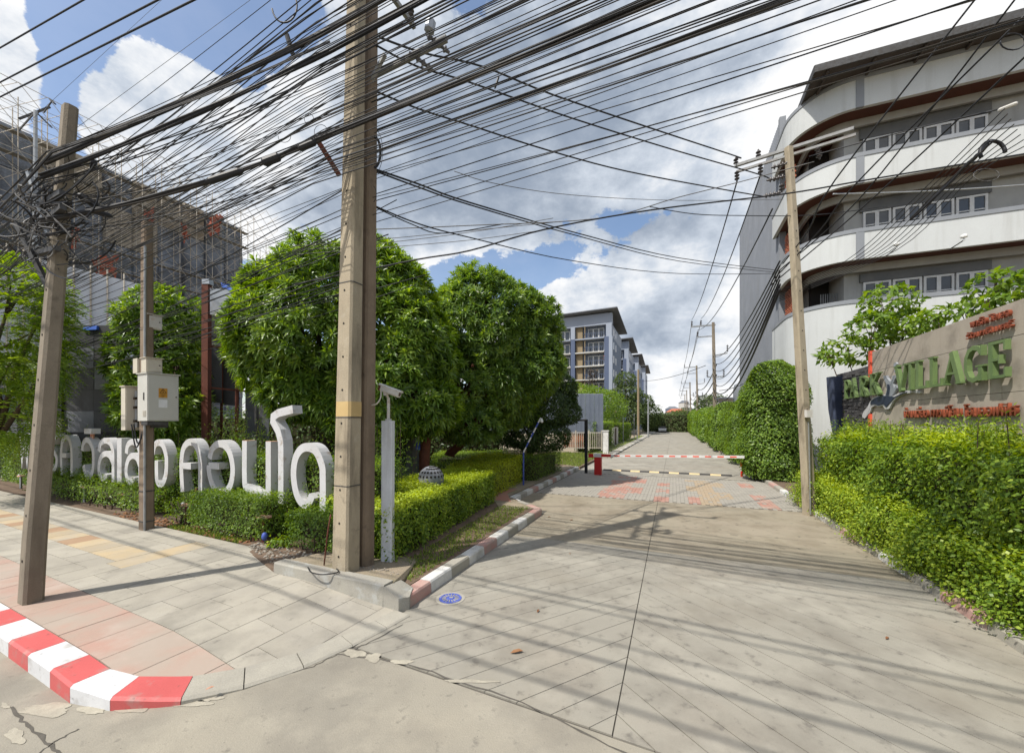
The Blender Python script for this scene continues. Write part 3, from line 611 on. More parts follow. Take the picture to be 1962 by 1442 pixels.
def tree(label, cat_group, base, lobes, kind, leaf, dens, L, Wd, trunk_r, bark='bark', name='broadleaf_tree', seed=0, nl=11, lump=.24, flowers=0):
    t = thing(name, label, 'tree', base, group=cat_group)
    mb = MB(); limbs(mb, base, lobes, trunk_r, seed); mb.build('trunk', MT[bark], t, smooth=True)
    P, Nn = crown_pts(lobes, dens, lump=lump)
    keep = wob(P + seed, 2.6) + RNG.normal(0, .12, len(P)) > -.42; P, Nn = P[keep], Nn[keep]
    if kind == 'rosette': V, Fc, T = rosettes(P, Nn, nl, L, Wd, RNG.normal(.50, .14, len(P)) + wob(P + 5, .9) * .16)
    elif kind == 'frond': V, Fc, T = fronds(P, Nn, L, nl, Wd)
    else: V, Fc, T = leaves(P, Nn, L, Wd)
    np_mesh('crown', V, Fc, MT[leaf], t, T)
    if flowers:
        i = RNG.choice(len(P), flowers); c = P[i] + Nn[i] * .12 + RNG.normal(0, .04, (flowers, 3)); c = np.repeat(c, 5, 0) + RNG.normal(0, .035, (flowers * 5, 3))
        V, Fc, T = leaves(c, rand_unit(len(c)), .06, .045); np_mesh('blossom', V, Fc, MT['flower'], t, T, kind='stuff')
    return t

# ================================================================== HEDGES
def quad_pts(a, b, c, d, n):                                 # points on a (bilinear) quad, and its outward normal
    a, b, c, d = map(np.array, (a, b, c, d)); u = RNG.random((n, 1)); v = RNG.random((n, 1))
    p = (a * (1 - u) + b * u) * (1 - v) + (d * (1 - u) + c * u) * v; nn = np.cross(b - a, d - a); nn = nn / np.linalg.norm(nn)
    return p, np.repeat(nn[None], n, 0)
def hedge_pts(foot, z0, z1, dens, lump=.07, lf=2.2, sides=None, top=True, ragged=.04, deep=.10):
    """foot: corners counter-clockwise from above; z1 may differ per corner"""
    n = len(foot); zt = z1 if hasattr(z1, '__len__') else [z1] * n; Ps, Ns = [], []
    for i in range(n):
        if sides and i not in sides: continue
        j = (i + 1) % n; a, b = foot[i], foot[j]; q = ((*a[:2], z0), (*b[:2], z0), (*b[:2], zt[j]), (*a[:2], zt[i]))
        A = math.dist(q[0], q[1]) * (zt[i] + zt[j] - 2 * z0) / 2; p, nn = quad_pts(*q, max(4, int(A * dens))); Ps.append(p); Ns.append(nn)
    if top:
        q = [(*foot[i][:2], zt[i]) for i in range(n)]; A = abs(area2(foot))/2 if False else abs(area2([f[:2] for f in foot])) / 2
        p, nn = quad_pts(*q[:4], max(4, int(A * dens))); nn = np.abs(nn) * np.array([0, 0, 1.]); Ps.append(p); Ns.append(nrm(nn + 1e-6))
    P = np.concatenate(Ps); Nn = np.concatenate(Ns)
    cen = np.array([*np.mean([f[:2] for f in foot], 0), (z0 + np.mean(zt)) / 2])
    P = P + Nn * (wob(P, lf) * lump + RNG.normal(0, ragged, len(P)) - RNG.exponential(deep, len(P)) * .6)[:, None]
    return P, Nn
def core(foot, z0, z1, inset, parent, name='branches'):
    zt = z1 if hasattr(z1, '__len__') else [z1] * len(foot); pl = []; n = len(foot)
    for i in range(n):                                       # a true inset of the footprint (counter-clockwise)
        a, b, c = (np.array(foot[(i + k) % n][:2]) for k in (-1, 0, 1)); e0 = (b - a) / np.linalg.norm(b - a); e1 = (c - b) / np.linalg.norm(c - b)
        n0 = np.array([-e0[1], e0[0]]); n1 = np.array([-e1[1], e1[0]]); m = n0 + n1; m /= np.linalg.norm(m); pl.append(tuple(b + m * inset / max(.3, m.dot(n0))))
    mb = MB(); p = pl
    if area2(p) < 0: p = p[::-1]; zt = zt[::-1]
    mb.prism(p, z0, [z - inset for z in zt]); return mb.build(name, MT['twig'], parent)  # solid twig coloured block added inside the leaves to stop light passing through
def hedge(label, foot, z0, z1, leaf, dens=900, L=.055, Wd=.032, sides=None, group=None, name='hedge', lump=.07, tint=None, inset=.2, ragged=.04, cat='hedge', stems=0, up=.25, tb=.5, lf=2.2):
    foot = [tuple(f[:2]) for f in foot]
    if area2(foot) < 0:
        foot = foot[::-1]; z1 = z1[::-1] if hasattr(z1, '__len__') else z1
    c = np.mean(foot, 0); t = thing(name, label, cat, (float(c[0]), float(c[1]), z0), group=group)
    core(foot, z0 + (.22 if stems else 0), z1, inset, t)
    P, Nn = hedge_pts(foot, z0 + (.12 if stems else 0), z1, dens, lump, lf, sides, ragged=ragged); V, Fc, T = leaves(P, Nn, L, Wd, up=up, tbase=tb, tvar=min(.5, tb + .05))
    zt = max(z1) if hasattr(z1, '__len__') else z1
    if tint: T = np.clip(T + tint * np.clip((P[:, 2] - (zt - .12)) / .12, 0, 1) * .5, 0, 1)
    T = np.clip(T + wob(P + 3.3, 1.3) * .22 + wob(P, 4.0) * .10, 0, 1); np_mesh('leaves', V, Fc, MT[leaf], t, T)
    if stems:
        mb = MB()
        for k in range(stems):
            a, b = foot[0], foot[1]; f = RNG.random(); x = a[0] + (b[0] - a[0]) * f; y = a[1] + (b[1] - a[1]) * f; q = np.array([x, y]) + (c - np.array([x, y])) * RNG.uniform(.15, .5)
            mb.tube([(q[0], q[1], z0 - .05), (q[0] + RNG.normal(0, .04), q[1] + RNG.normal(0, .04), z0 + .2), (q[0] + RNG.normal(0, .1), q[1] + RNG.normal(0, .1), z0 + .5)], [.014, .011, .007], 5)
        mb.build('stem', MT['bark'], t, smooth=True, kind='stuff')
    return t
def column_hedge(label, c, rx, ry, h, leaf, dens=260, L=.11, Wd=.06, rot=0, group=None):
    t = thing('hedge_tree', label, 'hedge tree', (c[0], c[1], .1), group=group)
    n = int((2 * math.pi * (rx + ry) / 2 * h + math.pi * rx * ry) * dens); zt = RNG.random(n); a = RNG.uniform(0, 2 * math.pi, n)
    prof = lambda z: np.where(z < .12, .80 + z / .12 * .16, np.where(z < .62, .96 + .04 * np.sin(z * 9), np.sqrt(np.clip(1 - ((z - .62) / .385) ** 2.2, .0, 1))))
    f = prof(zt) * RNG.uniform(.80, 1.03, n); x = np.cos(a) * rx * f; y = np.sin(a) * ry * f; co, si = math.cos(rot), math.sin(rot)
    P = np.stack([c[0] + x * co - y * si, c[1] + x * si + y * co, .15 + zt * h], 1); Nn = nrm(np.stack([(np.cos(a) * co - np.sin(a) * si), (np.cos(a) * si + np.sin(a) * co), np.clip((zt - .6) * 2.5, 0, 1.5)], 1))
    P = P + Nn * (wob(P, 1.5) * .22)[:, None]; V, Fc, T = leaves(P, Nn, L, Wd, out=.8, up=-.15, jit=.7); np_mesh('leaves', V, Fc, MT[leaf], t, T)
    mb = MB(); k = 12; rings = []
    for z in (.0, .12, .45, .7, .88): r = float(prof(np.array(z))) * .80; rings.append([(c[0] + math.cos(q) * rx * r * co - math.sin(q) * ry * r * si, c[1] + math.cos(q) * rx * r * si + math.sin(q) * ry * r * co, .12 + z * h) for q in [2 * math.pi * i / k for i in range(k)]])
    mb.loft(rings); mb.build('branches', MT['twig'], t); return t  # the same solid light-blocking filler, shaped to the clipped tree
def grass(label, foot, z, n, h, name='grass', mat='blade', lean=.35):
    foot = [f[:2] for f in foot]; P, _ = quad_pts(*[(*f, z) for f in foot[:4]], n); d = nrm(np.array([0, 0, 1.]) + RNG.normal(0, lean, (n, 3))); s = nrm(np.cross(d, rand_unit(n)))
    hh = h * RNG.uniform(.4, 1.25, (n, 1)); w = .006 + hh * .035
    V = np.stack([P - s * w, P + s * w, P + d * hh * .6 + s * w * .7 + rand_unit(n) * .01, P + d * hh + np.array([0, 0, -.15]) * hh], 1).reshape(-1, 3)
    o = np_mesh(name, V, np.arange(4 * n).reshape(n, 4), MT[mat], None, RNG.random(n)); return tag(o, label, 'grass', kind='stuff')

# ------------------------------------------------------------------ hedges of the corner bed
G1 = 'clipped hedges round the letters'
hedge('dense dark green hedge that grows through and between the white Thai letters', [Q(25, 5.32), Q(5.35, 5.32), Q(5.6, 6.35), Q(25, 6.35)], .16, 1.72, 'leaf_mid', 1000, .05, .032, lump=.06, inset=.12, ragged=.03)
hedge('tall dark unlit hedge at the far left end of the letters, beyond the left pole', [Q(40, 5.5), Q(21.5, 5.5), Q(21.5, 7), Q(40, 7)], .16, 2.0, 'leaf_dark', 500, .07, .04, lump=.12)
hedge('low clipped hedge with open stems under the white letters, left of the rusty spotlight post', [Q(9.9, 4.62), Q(7.45, 4.62), Q(7.45, 5.3), Q(9.9, 5.3)], .16, [1.0, 1.06, 1.02, .98], 'leaf_mid', 1900, .045, .028, lump=.09, stems=9, group=G1, tint=.5)
hedge('low clipped hedge beside the twin pole, under the last white letter', [Q(6.85, 4.66), Q(5.0, 4.66), Q(5.0, 5.3), Q(6.85, 5.3)], .16, [.86, .86, .9, .92], 'leaf_mid', 1900, .045, .028, lump=.08, stems=8, group=G1, tint=.5)
hedge('loose leggy shrub hedge spilling over the pavement edge left of the cabinet pole', [Q(19.6, 4.75), Q(12.0, 4.75), Q(12.0, 5.33), Q(19.6, 5.33)], .16, [.85, .72, .85, .95], 'leaf_mid', 750, .055, .034, lump=.14, stems=10, ragged=.08)
hedge('ragged thin shrub hedge just right of the cabinet pole foot', [Q(11.2, 4.72), Q(10.1, 4.72), Q(10.1, 5.33), Q(11.2, 5.33)], .16, [.62, .5, .6, .7], 'leaf_mid', 700, .05, .03, lump=.14, stems=8, ragged=.09)
# unclipped shoots behind the letters
def shoots(label, foot, z0, n, h, leaf, name='shrub'):
    c = np.mean([f[:2] for f in foot], 0); t = thing(name, label, 'shrub', (float(c[0]), float(c[1]), z0)); P, _ = quad_pts(*[(*f[:2], z0) for f in foot], n)
    hh = h * RNG.uniform(.6, 1.2, n) * (1 + .25 * np.sin(P[:, 0] * 2.1) * np.sin(P[:, 1] * 1.7)); d = nrm(np.array([0, 0, 1.]) + RNG.normal(0, .10, (n, 3))); m = 26; Vs = []
    q = np.concatenate([P + d * (hh * f)[:, None] + RNG.normal(0, .035, (n, 3)) for f in np.linspace(.25, 1, m)]); V, Fc, T = leaves(q, rand_unit(len(q)) * np.array([1, 1, .3]), .075, .02, up=.6, jit=.5)
    np_mesh('leaves', V, Fc, MT[leaf], t, T); mb = MB()
    for k in range(0, n, 6): mb.tube([P[k], P[k] + d[k] * hh[k]], [.008, .004], 4)
    mb.build('stem', MT['bark'], t, kind='stuff'); return t
shoots('tall feathery unclipped shoots rising behind the white Thai letters', [Q(22, 6.45), Q(6.0, 6.45), Q(6.4, 7.6), Q(22, 7.6)], .16, 1150, 2.05, 'leaf_mid')
# lime hedge along the side street and its neighbours
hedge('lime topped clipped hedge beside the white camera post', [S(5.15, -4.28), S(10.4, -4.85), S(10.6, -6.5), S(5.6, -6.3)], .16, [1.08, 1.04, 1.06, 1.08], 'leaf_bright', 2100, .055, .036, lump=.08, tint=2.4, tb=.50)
hedge('low lime hedge running on from the large lime hedge towards the barrier', [S(10.9, -5.1), S(14.2, -5.45), S(14.2, -7.2), S(10.9, -6.8)], .16, [.98, 1.2, 1.25, 1.1], 'leaf_lime', 1100, .055, .034, lump=.10, tint=.6, tb=.40)
hedge('dark green box hedge with a few red flowers nearest the black gate post', [S(14.6, -4.95), S(18.4, -5.0), (-3.3, 18.2), (-3.3, 16.2)], .16, 1.14, 'leaf_hedge', 700, .055, .034, lump=.05, tint=.9)
hedge('long low hedge in tree shade behind the pierced stone ball', [(-4.8, 13.4), (-.6, 14.6), (-.6, 15.4), (-4.8, 14.4)], .16, 1.0, 'leaf_hedge', 600, .055, .034, tint=.6)
# right side of the street
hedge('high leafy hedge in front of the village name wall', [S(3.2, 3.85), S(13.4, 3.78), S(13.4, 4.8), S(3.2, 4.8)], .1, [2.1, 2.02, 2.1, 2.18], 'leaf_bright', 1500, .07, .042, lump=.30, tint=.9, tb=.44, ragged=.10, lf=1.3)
shoots('sprigs of new growth standing up from the top of the high right hedge', [S(3.4, 3.95), S(13.2, 3.9), S(13.2, 4.7), S(3.4, 4.7)], 1.95, 380, .5, 'leaf_bright')
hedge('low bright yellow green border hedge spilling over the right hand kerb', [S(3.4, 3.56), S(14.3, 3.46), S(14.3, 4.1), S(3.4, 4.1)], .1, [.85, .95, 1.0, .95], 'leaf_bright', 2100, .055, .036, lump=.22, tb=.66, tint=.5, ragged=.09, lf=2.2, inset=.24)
GC = 'columns of clipped trees along the right side of the street'
column_hedge('largest clipped hedge tree, just behind the leaning pole on the right', S(19.6, 3.95), 1.25, 1.3, 4.9, 'leaf_mid', 620, .11, .065, rot=A0, group=GC)
hts = [(22.6, 3.8), (24.4, 4.0), (26.4, 3.7), (29.8, 3.9), (33.5, 3.6), (37.5, 4.0), (42, 3.7), (47, 4.1), (53, 3.8), (60, 4.3), (68, 4.4), (77, 4.5), (87, 4.8), (98, 5.0)]
WORDS = ['second', 'third', 'fourth', 'fifth', 'sixth', 'seventh', 'eighth', 'ninth', 'tenth', 'eleventh', 'twelfth', 'thirteenth', 'fourteenth', 'fifteenth']
for i, (u, h) in enumerate(hts):
    du = (hts[i + 1][0] - u) if i + 1 < len(hts) else 8
    column_hedge('clipped hedge tree in the receding row right of the street, %s from the leaning pole' % WORDS[i], S(u + du * .1, 4.3 + .12 * math.sin(i * 2.1)), 1.25, max(1.3, du * .62), h * 1.0, 'leaf_mid' if i % 3 else 'leaf_hedge', 330 if i < 3 else 150 if i < 7 else 60, .11 if i < 4 else .17 if i < 8 else .28, .065 if i < 4 else .09 if i < 8 else .15, rot=-A0, group=GC)
# left side beyond the barrier
hedge('clipped green hedge on the left pavement just past the grey gate pillar', [S(30.5, -5.55), S(40, -5.5), S(40, -7.2), S(30.5, -7.2)], .12, 2.5, 'leaf_mid', 190, .10, .06, tint=.6, lump=.1)
hedge('farther clipped hedge on the left pavement past the white wall gap', [S(46, -5.6), S(58, -5.6), S(58, -7.2), S(46, -7.2)], .12, 2.3, 'leaf_mid', 110, .14, .08, tint=.6, lump=.1)
hedge('dense low shrub belt closing the far end of the street', [S(104, -7), S(104, 7), S(110, 7), S(110, -7)], 0, [4.2, 4.6, 4.6, 3.6], 'leaf_far', 22, .42, .26, lump=.7, ragged=.4, lf=.5)

# ------------------------------------------------------------------ trees
tree('large round tree with long drooping leaf whorls behind the twin pole', 'round crowned long leaved trees', at(600, 905, 11.4), [lobe(650, 625, 11.8, (2.5, 2.5, 2.15)), lobe(575, 645, 11.4, (1.65, 1.8, 1.8)), lobe(612, 565, 11.8, (1.35, 1.4, 1.35)), lobe(705, 560, 11.8, (1.6, 1.6, 1.2)), lobe(760, 580, 11.8, (1.1, 1.2, 1.1)), lobe(765, 660, 11.5, (1.55, 1.6, 1.6)), lobe(740, 740, 11.2, (1.5, 1.5, 1.25)), lobe(590, 735, 10.8, (1.1, 1.1, 1.0)), lobe(535, 600, 11.4, (1.0, .9, .85)), lobe(515, 665, 11.2, (.75, .8, .7)), lobe(800, 770, 11.4, (1.2, 1.2, .8)), lobe(700, 800, 11.0, (1.1, 1.1, .7)), lobe(640, 770, 10.8, (.9, .9, .6))], 'rosette', 'leaf_big', 31, .30, .064, .2, nl=15, flowers=70, seed=1)
tree('tall domed tree with dense leaf whorls beside the side street', 'round crowned long leaved trees', at(862, 868, 14.9), [lobe(932, 625, 15.4, (2.3, 2.4, 1.85)), lobe(990, 645, 15.4, (1.75, 1.9, 1.6)), lobe(870, 640, 14.8, (1.6, 1.7, 1.6)), lobe(1010, 705, 15.4, (1.45, 1.7, 1.2)), lobe(880, 740, 14.6, (1.7, 1.7, 1.4)), lobe(960, 730, 15.2, (1.7, 1.7, 1.3)), lobe(930, 578, 15.4, (1.4, 1.5, .95)), lobe(830, 790, 14.0, (1.0, 1.2, .75)), lobe(900, 810, 14.4, (1.2, 1.2, .75)), lobe(970, 780, 16.2, (1.3, 1.2, .9)), lobe(845, 690, 14.4, (1.2, 1.3, 1.2))], 'rosette', 'leaf_big2', 31, .28, .06, .17, bark='bark_red', nl=15, flowers=30, seed=2)
tree('small bushy tree with pointed leaves behind the equipment cabinet', 'round crowned long leaved trees', at(330, 880, 13.4), [lobe(318, 625, 13.6, (1.05, 1.2, 1.2)), lobe(338, 700, 13.4, (.85, 1.1, 1.2)), lobe(290, 690, 13.2, (.9, 1.1, 1.3)), lobe(320, 780, 13.0, (1.1, 1.1, 1.1)), lobe(275, 780, 12.8, (.7, .8, .9))], 'rosette', 'leaf_big', 24, .31, .07, .13, seed=3, nl=14)
tree('feathery light green tree behind the left pole', None, at(-30, 890, 12.2), [lobe(-5, 640, 11.6, (1.5, 1.5, 1.6)), lobe(25, 560, 12.0, (1.0, 1.2, .8)), lobe(80, 596, 11.8, (.5, .6, .4)), lobe(-10, 720, 11.4, (1.2, 1.2, 1.1)), lobe(-60, 600, 12, (1.6, 1.4, 1.6)), lobe(-5, 790, 11.2, (1.1, 1.1, .7)), lobe(85, 705, 11.4, (.4, .5, .16))], 'frond', 'leaf_feather', 30, .55, .15, .13, seed=4, nl=9, name='feathery_tree')
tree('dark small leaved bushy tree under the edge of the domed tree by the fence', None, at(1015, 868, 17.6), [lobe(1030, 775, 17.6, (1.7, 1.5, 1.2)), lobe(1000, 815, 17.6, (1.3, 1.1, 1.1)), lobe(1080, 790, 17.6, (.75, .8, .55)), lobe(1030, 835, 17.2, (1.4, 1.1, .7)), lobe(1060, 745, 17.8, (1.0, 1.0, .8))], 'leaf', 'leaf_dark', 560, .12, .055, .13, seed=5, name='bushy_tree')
def wall_tree(label, px, py, d, lobes, seed, base_py=900): return tree(label, 'young trees behind the name wall', (at(px, py, d)[0], d, .1), [lobe(*l) for l in lobes], 'leaf', 'leaf_mid', 75, .25, .11, .05, seed=seed, lump=.34, name='young_tree')
wall_tree('young tree with dark crown above the slate end of the name wall', 1700, 640, 13.5, [(1700, 585, 13.6, (.75, .8, .6)), (1735, 630, 13.4, (.7, .8, .5)), (1670, 625, 13.4, (.6, .7, .5))], 6)
wall_tree('low young tree behind the dark blue sheet at the wall end', 1630, 680, 14.5, [(1620, 672, 14.4, (.7, .7, .38)), (1665, 672, 14.2, (.6, .7, .35)), (1590, 685, 14.4, (.3, .5, .22))], 7)
wall_tree('bright leafed young tree above the middle of the name wall', 1820, 640, 11.8, [(1800, 618, 11.8, (.7, .6, .38)), (1850, 602, 11.6, (.45, .5, .26))], 8)
wall_tree('young tree rising over the high right end of the name wall', 1935, 600, 10.4, [(1915, 545, 10.4, (.55, .6, .32)), (1955, 560, 10.2, (.6, .6, .4)), (1895, 582, 10.3, (.35, .4, .2)), (2000, 540, 10.2, (.6, .6, .4))], 9)
tree('bright green spreading tree behind the corrugated hoarding', 'trees down the left side of the street', S(48, -9.5, 0), [(np.array(S(46, -8.5, 4.6)), (2.6, 2.6, 1.9)), (np.array(S(52, -8.0, 4.4)), (2.6, 2.6, 2.0)), (np.array(S(42, -9.5, 5.0)), (2.3, 2.2, 1.7))], 'leaf', 'leaf_mid', 55, .26, .12, .15, seed=10)
tree('tall dark layered conifer like tree down the left side of the street', 'trees down the left side of the street', S(80, -9, 0), [(np.array(S(80, -8.6, 4)), (3.6, 3.4, 3)), (np.array(S(80, -8.6, 8)), (3.0, 2.8, 1.7)), (np.array(S(80, -8.8, 10.6)), (2.1, 2, 1.5)), (np.array(S(84, -6.4, 6.5)), (2.6, 2.4, 1.8)), (np.array(S(88, -5.0, 3.8)), (3, 2.6, 2.6))], 'leaf', 'leaf_far', 16, .55, .26, .22, seed=11)
tree('dark tree showing over the hedge tops near the second far pole', None, S(70, 6.4, 0), [(np.array(S(70, 6.2, 5)), (2.4, 2.4, 1.7)), (np.array(S(75, 5.6, 5.6)), (2.3, 2.2, 1.4))], 'leaf', 'leaf_far', 26, .4, .2, .15, seed=12)
for k, (px, py, d, r) in enumerate(((1300, 800, 130, 3.2), (1318, 792, 140, 3.0), (1285, 803, 150, 3.2))): tree('hazy tree closing the end of the street, %s of three' % ('leftmost', 'middle', 'rightmost')[(1, 2, 0)[k]], 'trees closing the street', (at(px, py, d)[0], d, 0), [lobe(px, py + 6, d, (r * 1.3, r, r)), lobe(px + 4, py + 12, d, (r, r, r))], 'leaf', 'leaf_far', 6, .9, .45, .25, seed=20 + k)
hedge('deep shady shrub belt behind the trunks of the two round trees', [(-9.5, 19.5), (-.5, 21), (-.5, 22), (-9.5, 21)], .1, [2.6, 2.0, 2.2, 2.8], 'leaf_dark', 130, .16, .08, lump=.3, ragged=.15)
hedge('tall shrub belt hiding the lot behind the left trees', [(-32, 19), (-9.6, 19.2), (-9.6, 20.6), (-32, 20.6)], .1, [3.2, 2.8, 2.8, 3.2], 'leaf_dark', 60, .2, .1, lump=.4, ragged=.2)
# ground cover
grass('sparse grass strip between the lime hedge and the painted kerb', [S(4.75, -3.55), S(10.0, -3.6), S(10.0, -4.45), S(4.9, -4.15)], .162, 3600, .06)
grass('bright grass on the small lawn in front of the barred fence', [S(21.2, -4.8), S(30.4, -4.8), S(30.4, -8.8), S(21.2, -8.8)], .05, 9000, .16)
grass('weeds along the foot of the left pavement hedges', [S(29, -4.6), S(70, -4.6), S(70, -5.4), S(29, -5.4)], .125, 2500, .18)
grass('low creeping green at the foot of the low hedges', [Q(10.6, 4.5), Q(8.0, 4.5), Q(8.0, 4.75), Q(10.6, 4.75)], .162, 900, .09)
def pebbles(label, foot, z, n, rmin, rmax, mat, name):
    foot = [f[:2] for f in foot]; P, _ = quad_pts(*[(*f, z) for f in foot], n); mb = MB()
    for p in P:
        r = random.uniform(rmin, rmax); a = random.random() * 6; k = 6; sq = random.uniform(.5, .9)
        mb.loft([[(p[0] + math.cos(a + q) * r * f, p[1] + math.sin(a + q) * r * f * sq, z - .01 + hh * r) for q in [2 * math.pi * i / k for i in range(k)]] for f, hh in ((.8, 0), (1, .5), (.55, .95))])
    o = mb.build(name, MT[mat]); return tag(o, label, 'stones' if mat == 'pebble' else 'dead leaves', kind='stuff')
pebbles('pale pebbles scattered over the soil between the low hedges and the concrete kerb wall', [Q(7.6, 4.46), Q(5.95, 3.98), Q(5.95, 4.7), Q(7.6, 4.7)], .198, 190, .010, .034, 'pebble', 'pebbles')
pebbles('small grit on the bare corner soil round the pole foot', [Q(5.7, 4.15), Q(3.95, 4.26), Q(4.0, 4.6), Q(5.7, 4.5)], .27, 160, .006, .018, 'pebble', 'grit')
pebbles('dead brown leaves lying in the soil under the hedges', [Q(13.5, 4.5), Q(5.0, 4.52), Q(5.0, 4.9), Q(13.5, 4.9)], .166, 420, .02, .045, 'deadleaf', 'leaf_litter')

# ================================================================== POLES
def cring(c, w, d, ch, rz, z):
    p = [(-w / 2 + ch, -d / 2), (w / 2 - ch, -d / 2), (w / 2, -d / 2 + ch), (w / 2, d / 2 - ch), (w / 2 - ch, d / 2), (-w / 2 + ch, d / 2), (-w / 2, d / 2 - ch), (-w / 2, -d / 2 + ch)]
    co, si = math.cos(rz), math.sin(rz); return [(c[0] + x * co - y * si, c[1] + x * si + y * co, z) for x, y in p]
RZ = math.atan2(-Mv[1], -Mv[0])                              # faces square to the main road
def shaft(parent, base, h, b, t, lean, rz, mat, holes=(.5, .42), ch=.03, name='shaft'):
    n = 9; mb = MB(); rings = []
    for k in range(n):
        f = k / (n - 1); w = b[0] + (t[0] - b[0]) * f; d = b[1] + (t[1] - b[1]) * f
        rings.append(cring((base[0] + lean[0] * f, base[1] + lean[1] * f), w, d, ch, rz, base[2] - .25 * (k == 0) + h * f))
    mb.loft(rings); o = mb.build(name, MT[mat], parent)
    if holes:
        mb = MB(); z = holes[0]; nx, ny = math.sin(rz), -math.cos(rz)
        while z < h - .3:
            f = z / h; d = b[1] + (t[1] - b[1]) * f; c = Vector((base[0] + lean[0] * f + nx * (d / 2 - .02), base[1] + lean[1] * f + ny * (d / 2 - .02), base[2] + z))
            mb.lathe([(.017, 0), (.017, .024)], c, 8, axis=(nx, ny, 0)); z += holes[1]
        mb.build('bolt_hole', MT['hole'], parent, kind='stuff')  # flat dark discs on the face, shade of the holes put into colour
    return o
def pole(label, base, h, b, t, lean=(0, 0), rz=RZ, mat='pole_conc', holes=(.5, .42), group=None, name='utility_pole'):
    p = thing(name, label, 'utility pole', base, group=group); shaft(p, base, h, b, t, lean, rz, mat, holes); return p

LB = gp(57, 1152, .17); LT = at(126, 200, LB[1]); LT = (LT[0], LB[1] + .05, LT[2])
pl = pole('weathered short concrete pole standing by the red and white kerb on the left', LB, LT[2] - LB[2], (.235, .19), (.165, .13), (LT[0] - LB[0], .05), RZ, 'pole_dark', (.55, .58))
def Lp(z): f = (z - LB[2]) / (LT[2] - LB[2]); return np.array([LB[0] + (LT[0] - LB[0]) * f, LB[1] + .05 * f, z])
for z, l, a in ((5.35, .75, 0), (5.05, .9, .5), (4.72, .7, -.3)):
    mb = MB(); c = Lp(z) - np.array([Nv[0], Nv[1], 0]) * .10; e = np.array([-Mv[0], -Mv[1], 0]) * l * .5; mb.bar(c - e, c + e + np.array([0, 0, a * .2]), .06, .06); mb.build('crossarm', MT['iron'], pl)
mb = MB(); mb.bar(Lp(4.75) + np.array([-.55, 0, .35]), Lp(4.1), .05, .05); mb.build('strut', MT['iron'], pl)
mb = MB(); mb.bar(at(55, 330, 5.2), at(95, 455, 5.15), .045, .045); mb.build('brace', MT['galv'], pl)
BB = (gp(662, 1094, .26)[0], gp(662, 1094, .26)[1], .2); BR = (BB[0] + .135, BB[1] + .32, .16)
pb = pole('tall pale concrete pole with a tan painted band at the corner', BB, 11.6, (.33, .27), (.2, .17), (.22, 0), RZ, 'pole_conc', (.32, .49))
pr = pole('darker concrete pole close behind the tan banded pole', BR, 11.3, (.29, .25), (.2, .17), (.16, -.05), RZ, 'pole_brown', None)
mb = MB(); zc = 2.68
for z0, z1, e in ((2.58, 2.80, .004),):
    w = .33 - .13 * (z0 / 11.6) + e * 2; d = .27 - .1 * (z0 / 11.6) + e * 2; cx = BB[0] + .22 * z0 / 11.6
    mb.loft([cring((cx, BB[1]), w, d, .032, RZ, z0), cring((cx + .004, BB[1]), w - .002, d - .002, .032, RZ, z1)])
mb.build('painted_band', MT['tan_paint'], pb)
mb = MB()
for z in (1.55, 2.56, 4.55):
    w = .33 - .13 * z / 11.6 + .012; d = .27 - .1 * z / 11.6 + .012; mb.loft([cring((BB[0] + .22 * z / 11.6, BB[1]), w, d, .034, RZ, z), cring((BB[0] + .22 * z / 11.6, BB[1]), w, d, .034, RZ, z + .014)])
mb.build('steel_strap', MT['iron'], pb)
def Bp(z): return np.array([BB[0] + .22 * z / 11.6, BB[1], z])
mb = MB(); mb.bar(at(604, 262, 5.7), at(650, 336, 5.86), .055, .055); mb.build('bracket', MT['rust'], pb)
mb = MB(); mb.bar(at(738, 104, 5.9), at(709, 158, 6.1), .05, .05); mb.build('bracket', MT['galv'], pb)
NV3 = np.array([Nv[0], Nv[1], 0]); MR = np.array([-Mv[0], -Mv[1], 0]); VR = np.array([Vv[0], Vv[1], 0]); UR = np.array([Uv[0], Uv[1], 0])
for c, e0, e1 in ((Bp(8.05) + NV3 * .42, MR * -.45, MR * 1.35), (Bp(9.6) - NV3 * .2, NV3 * -1.3, NV3 * 1.5), (Bp(10.6) - NV3 * .2, NV3 * -1.5, NV3 * 1.7), (Bp(11.3) + NV3 * .2, MR * -1.1, MR * 1.1)):
    mb = MB(); mb.bar(c + e0, c + e1, .065, .075); mb.build('crossarm', MT['arm_steel'], pb)
def insulator(mb, c, ax, n=3, r=.062, st=.085, m=0):
    prof = [(.018, 0)]
    for k in range(n): z = .03 + k * st; prof += [(.022, z), (r, z + st * .25), (r * .92, z + st * .45), (.03, z + st * .6)]
    prof.append((.02, .03 + n * st + .02)); mb.lathe(prof, c, 10, m, ax); return np.array(c) + np.array(Vector(ax).normalized()) * (.05 + n * st)
for z in (9.6, 10.6):
    for t in (-1.2, -.7, .9, 1.4): mb = MB(); insulator(mb, tuple(Bp(z) - NV3 * .2 + NV3 * t + np.array([0, 0, .06])), (0, 0, 1), 3); mb.build('pin_insulator', MT['insul'], pb)
for t in (-1, 1): mb = MB(); insulator(mb, tuple(Bp(11.3) + NV3 * .2 + MR * t + np.array([0, 0, .06])), (0, 0, 1), 3); mb.build('pin_insulator', MT['insul'], pb)
RB = gp(1551, 978, .11); RT = at(1511, 283, RB[1] - .25)
prr = pole('leaning wood grey concrete pole rising from the bright right hand hedge', RB, RT[2] - RB[2], (.27, .22), (.18, .15), (RT[0] - RB[0], -.25), R(10), 'pole_conc', (2.2, .52))
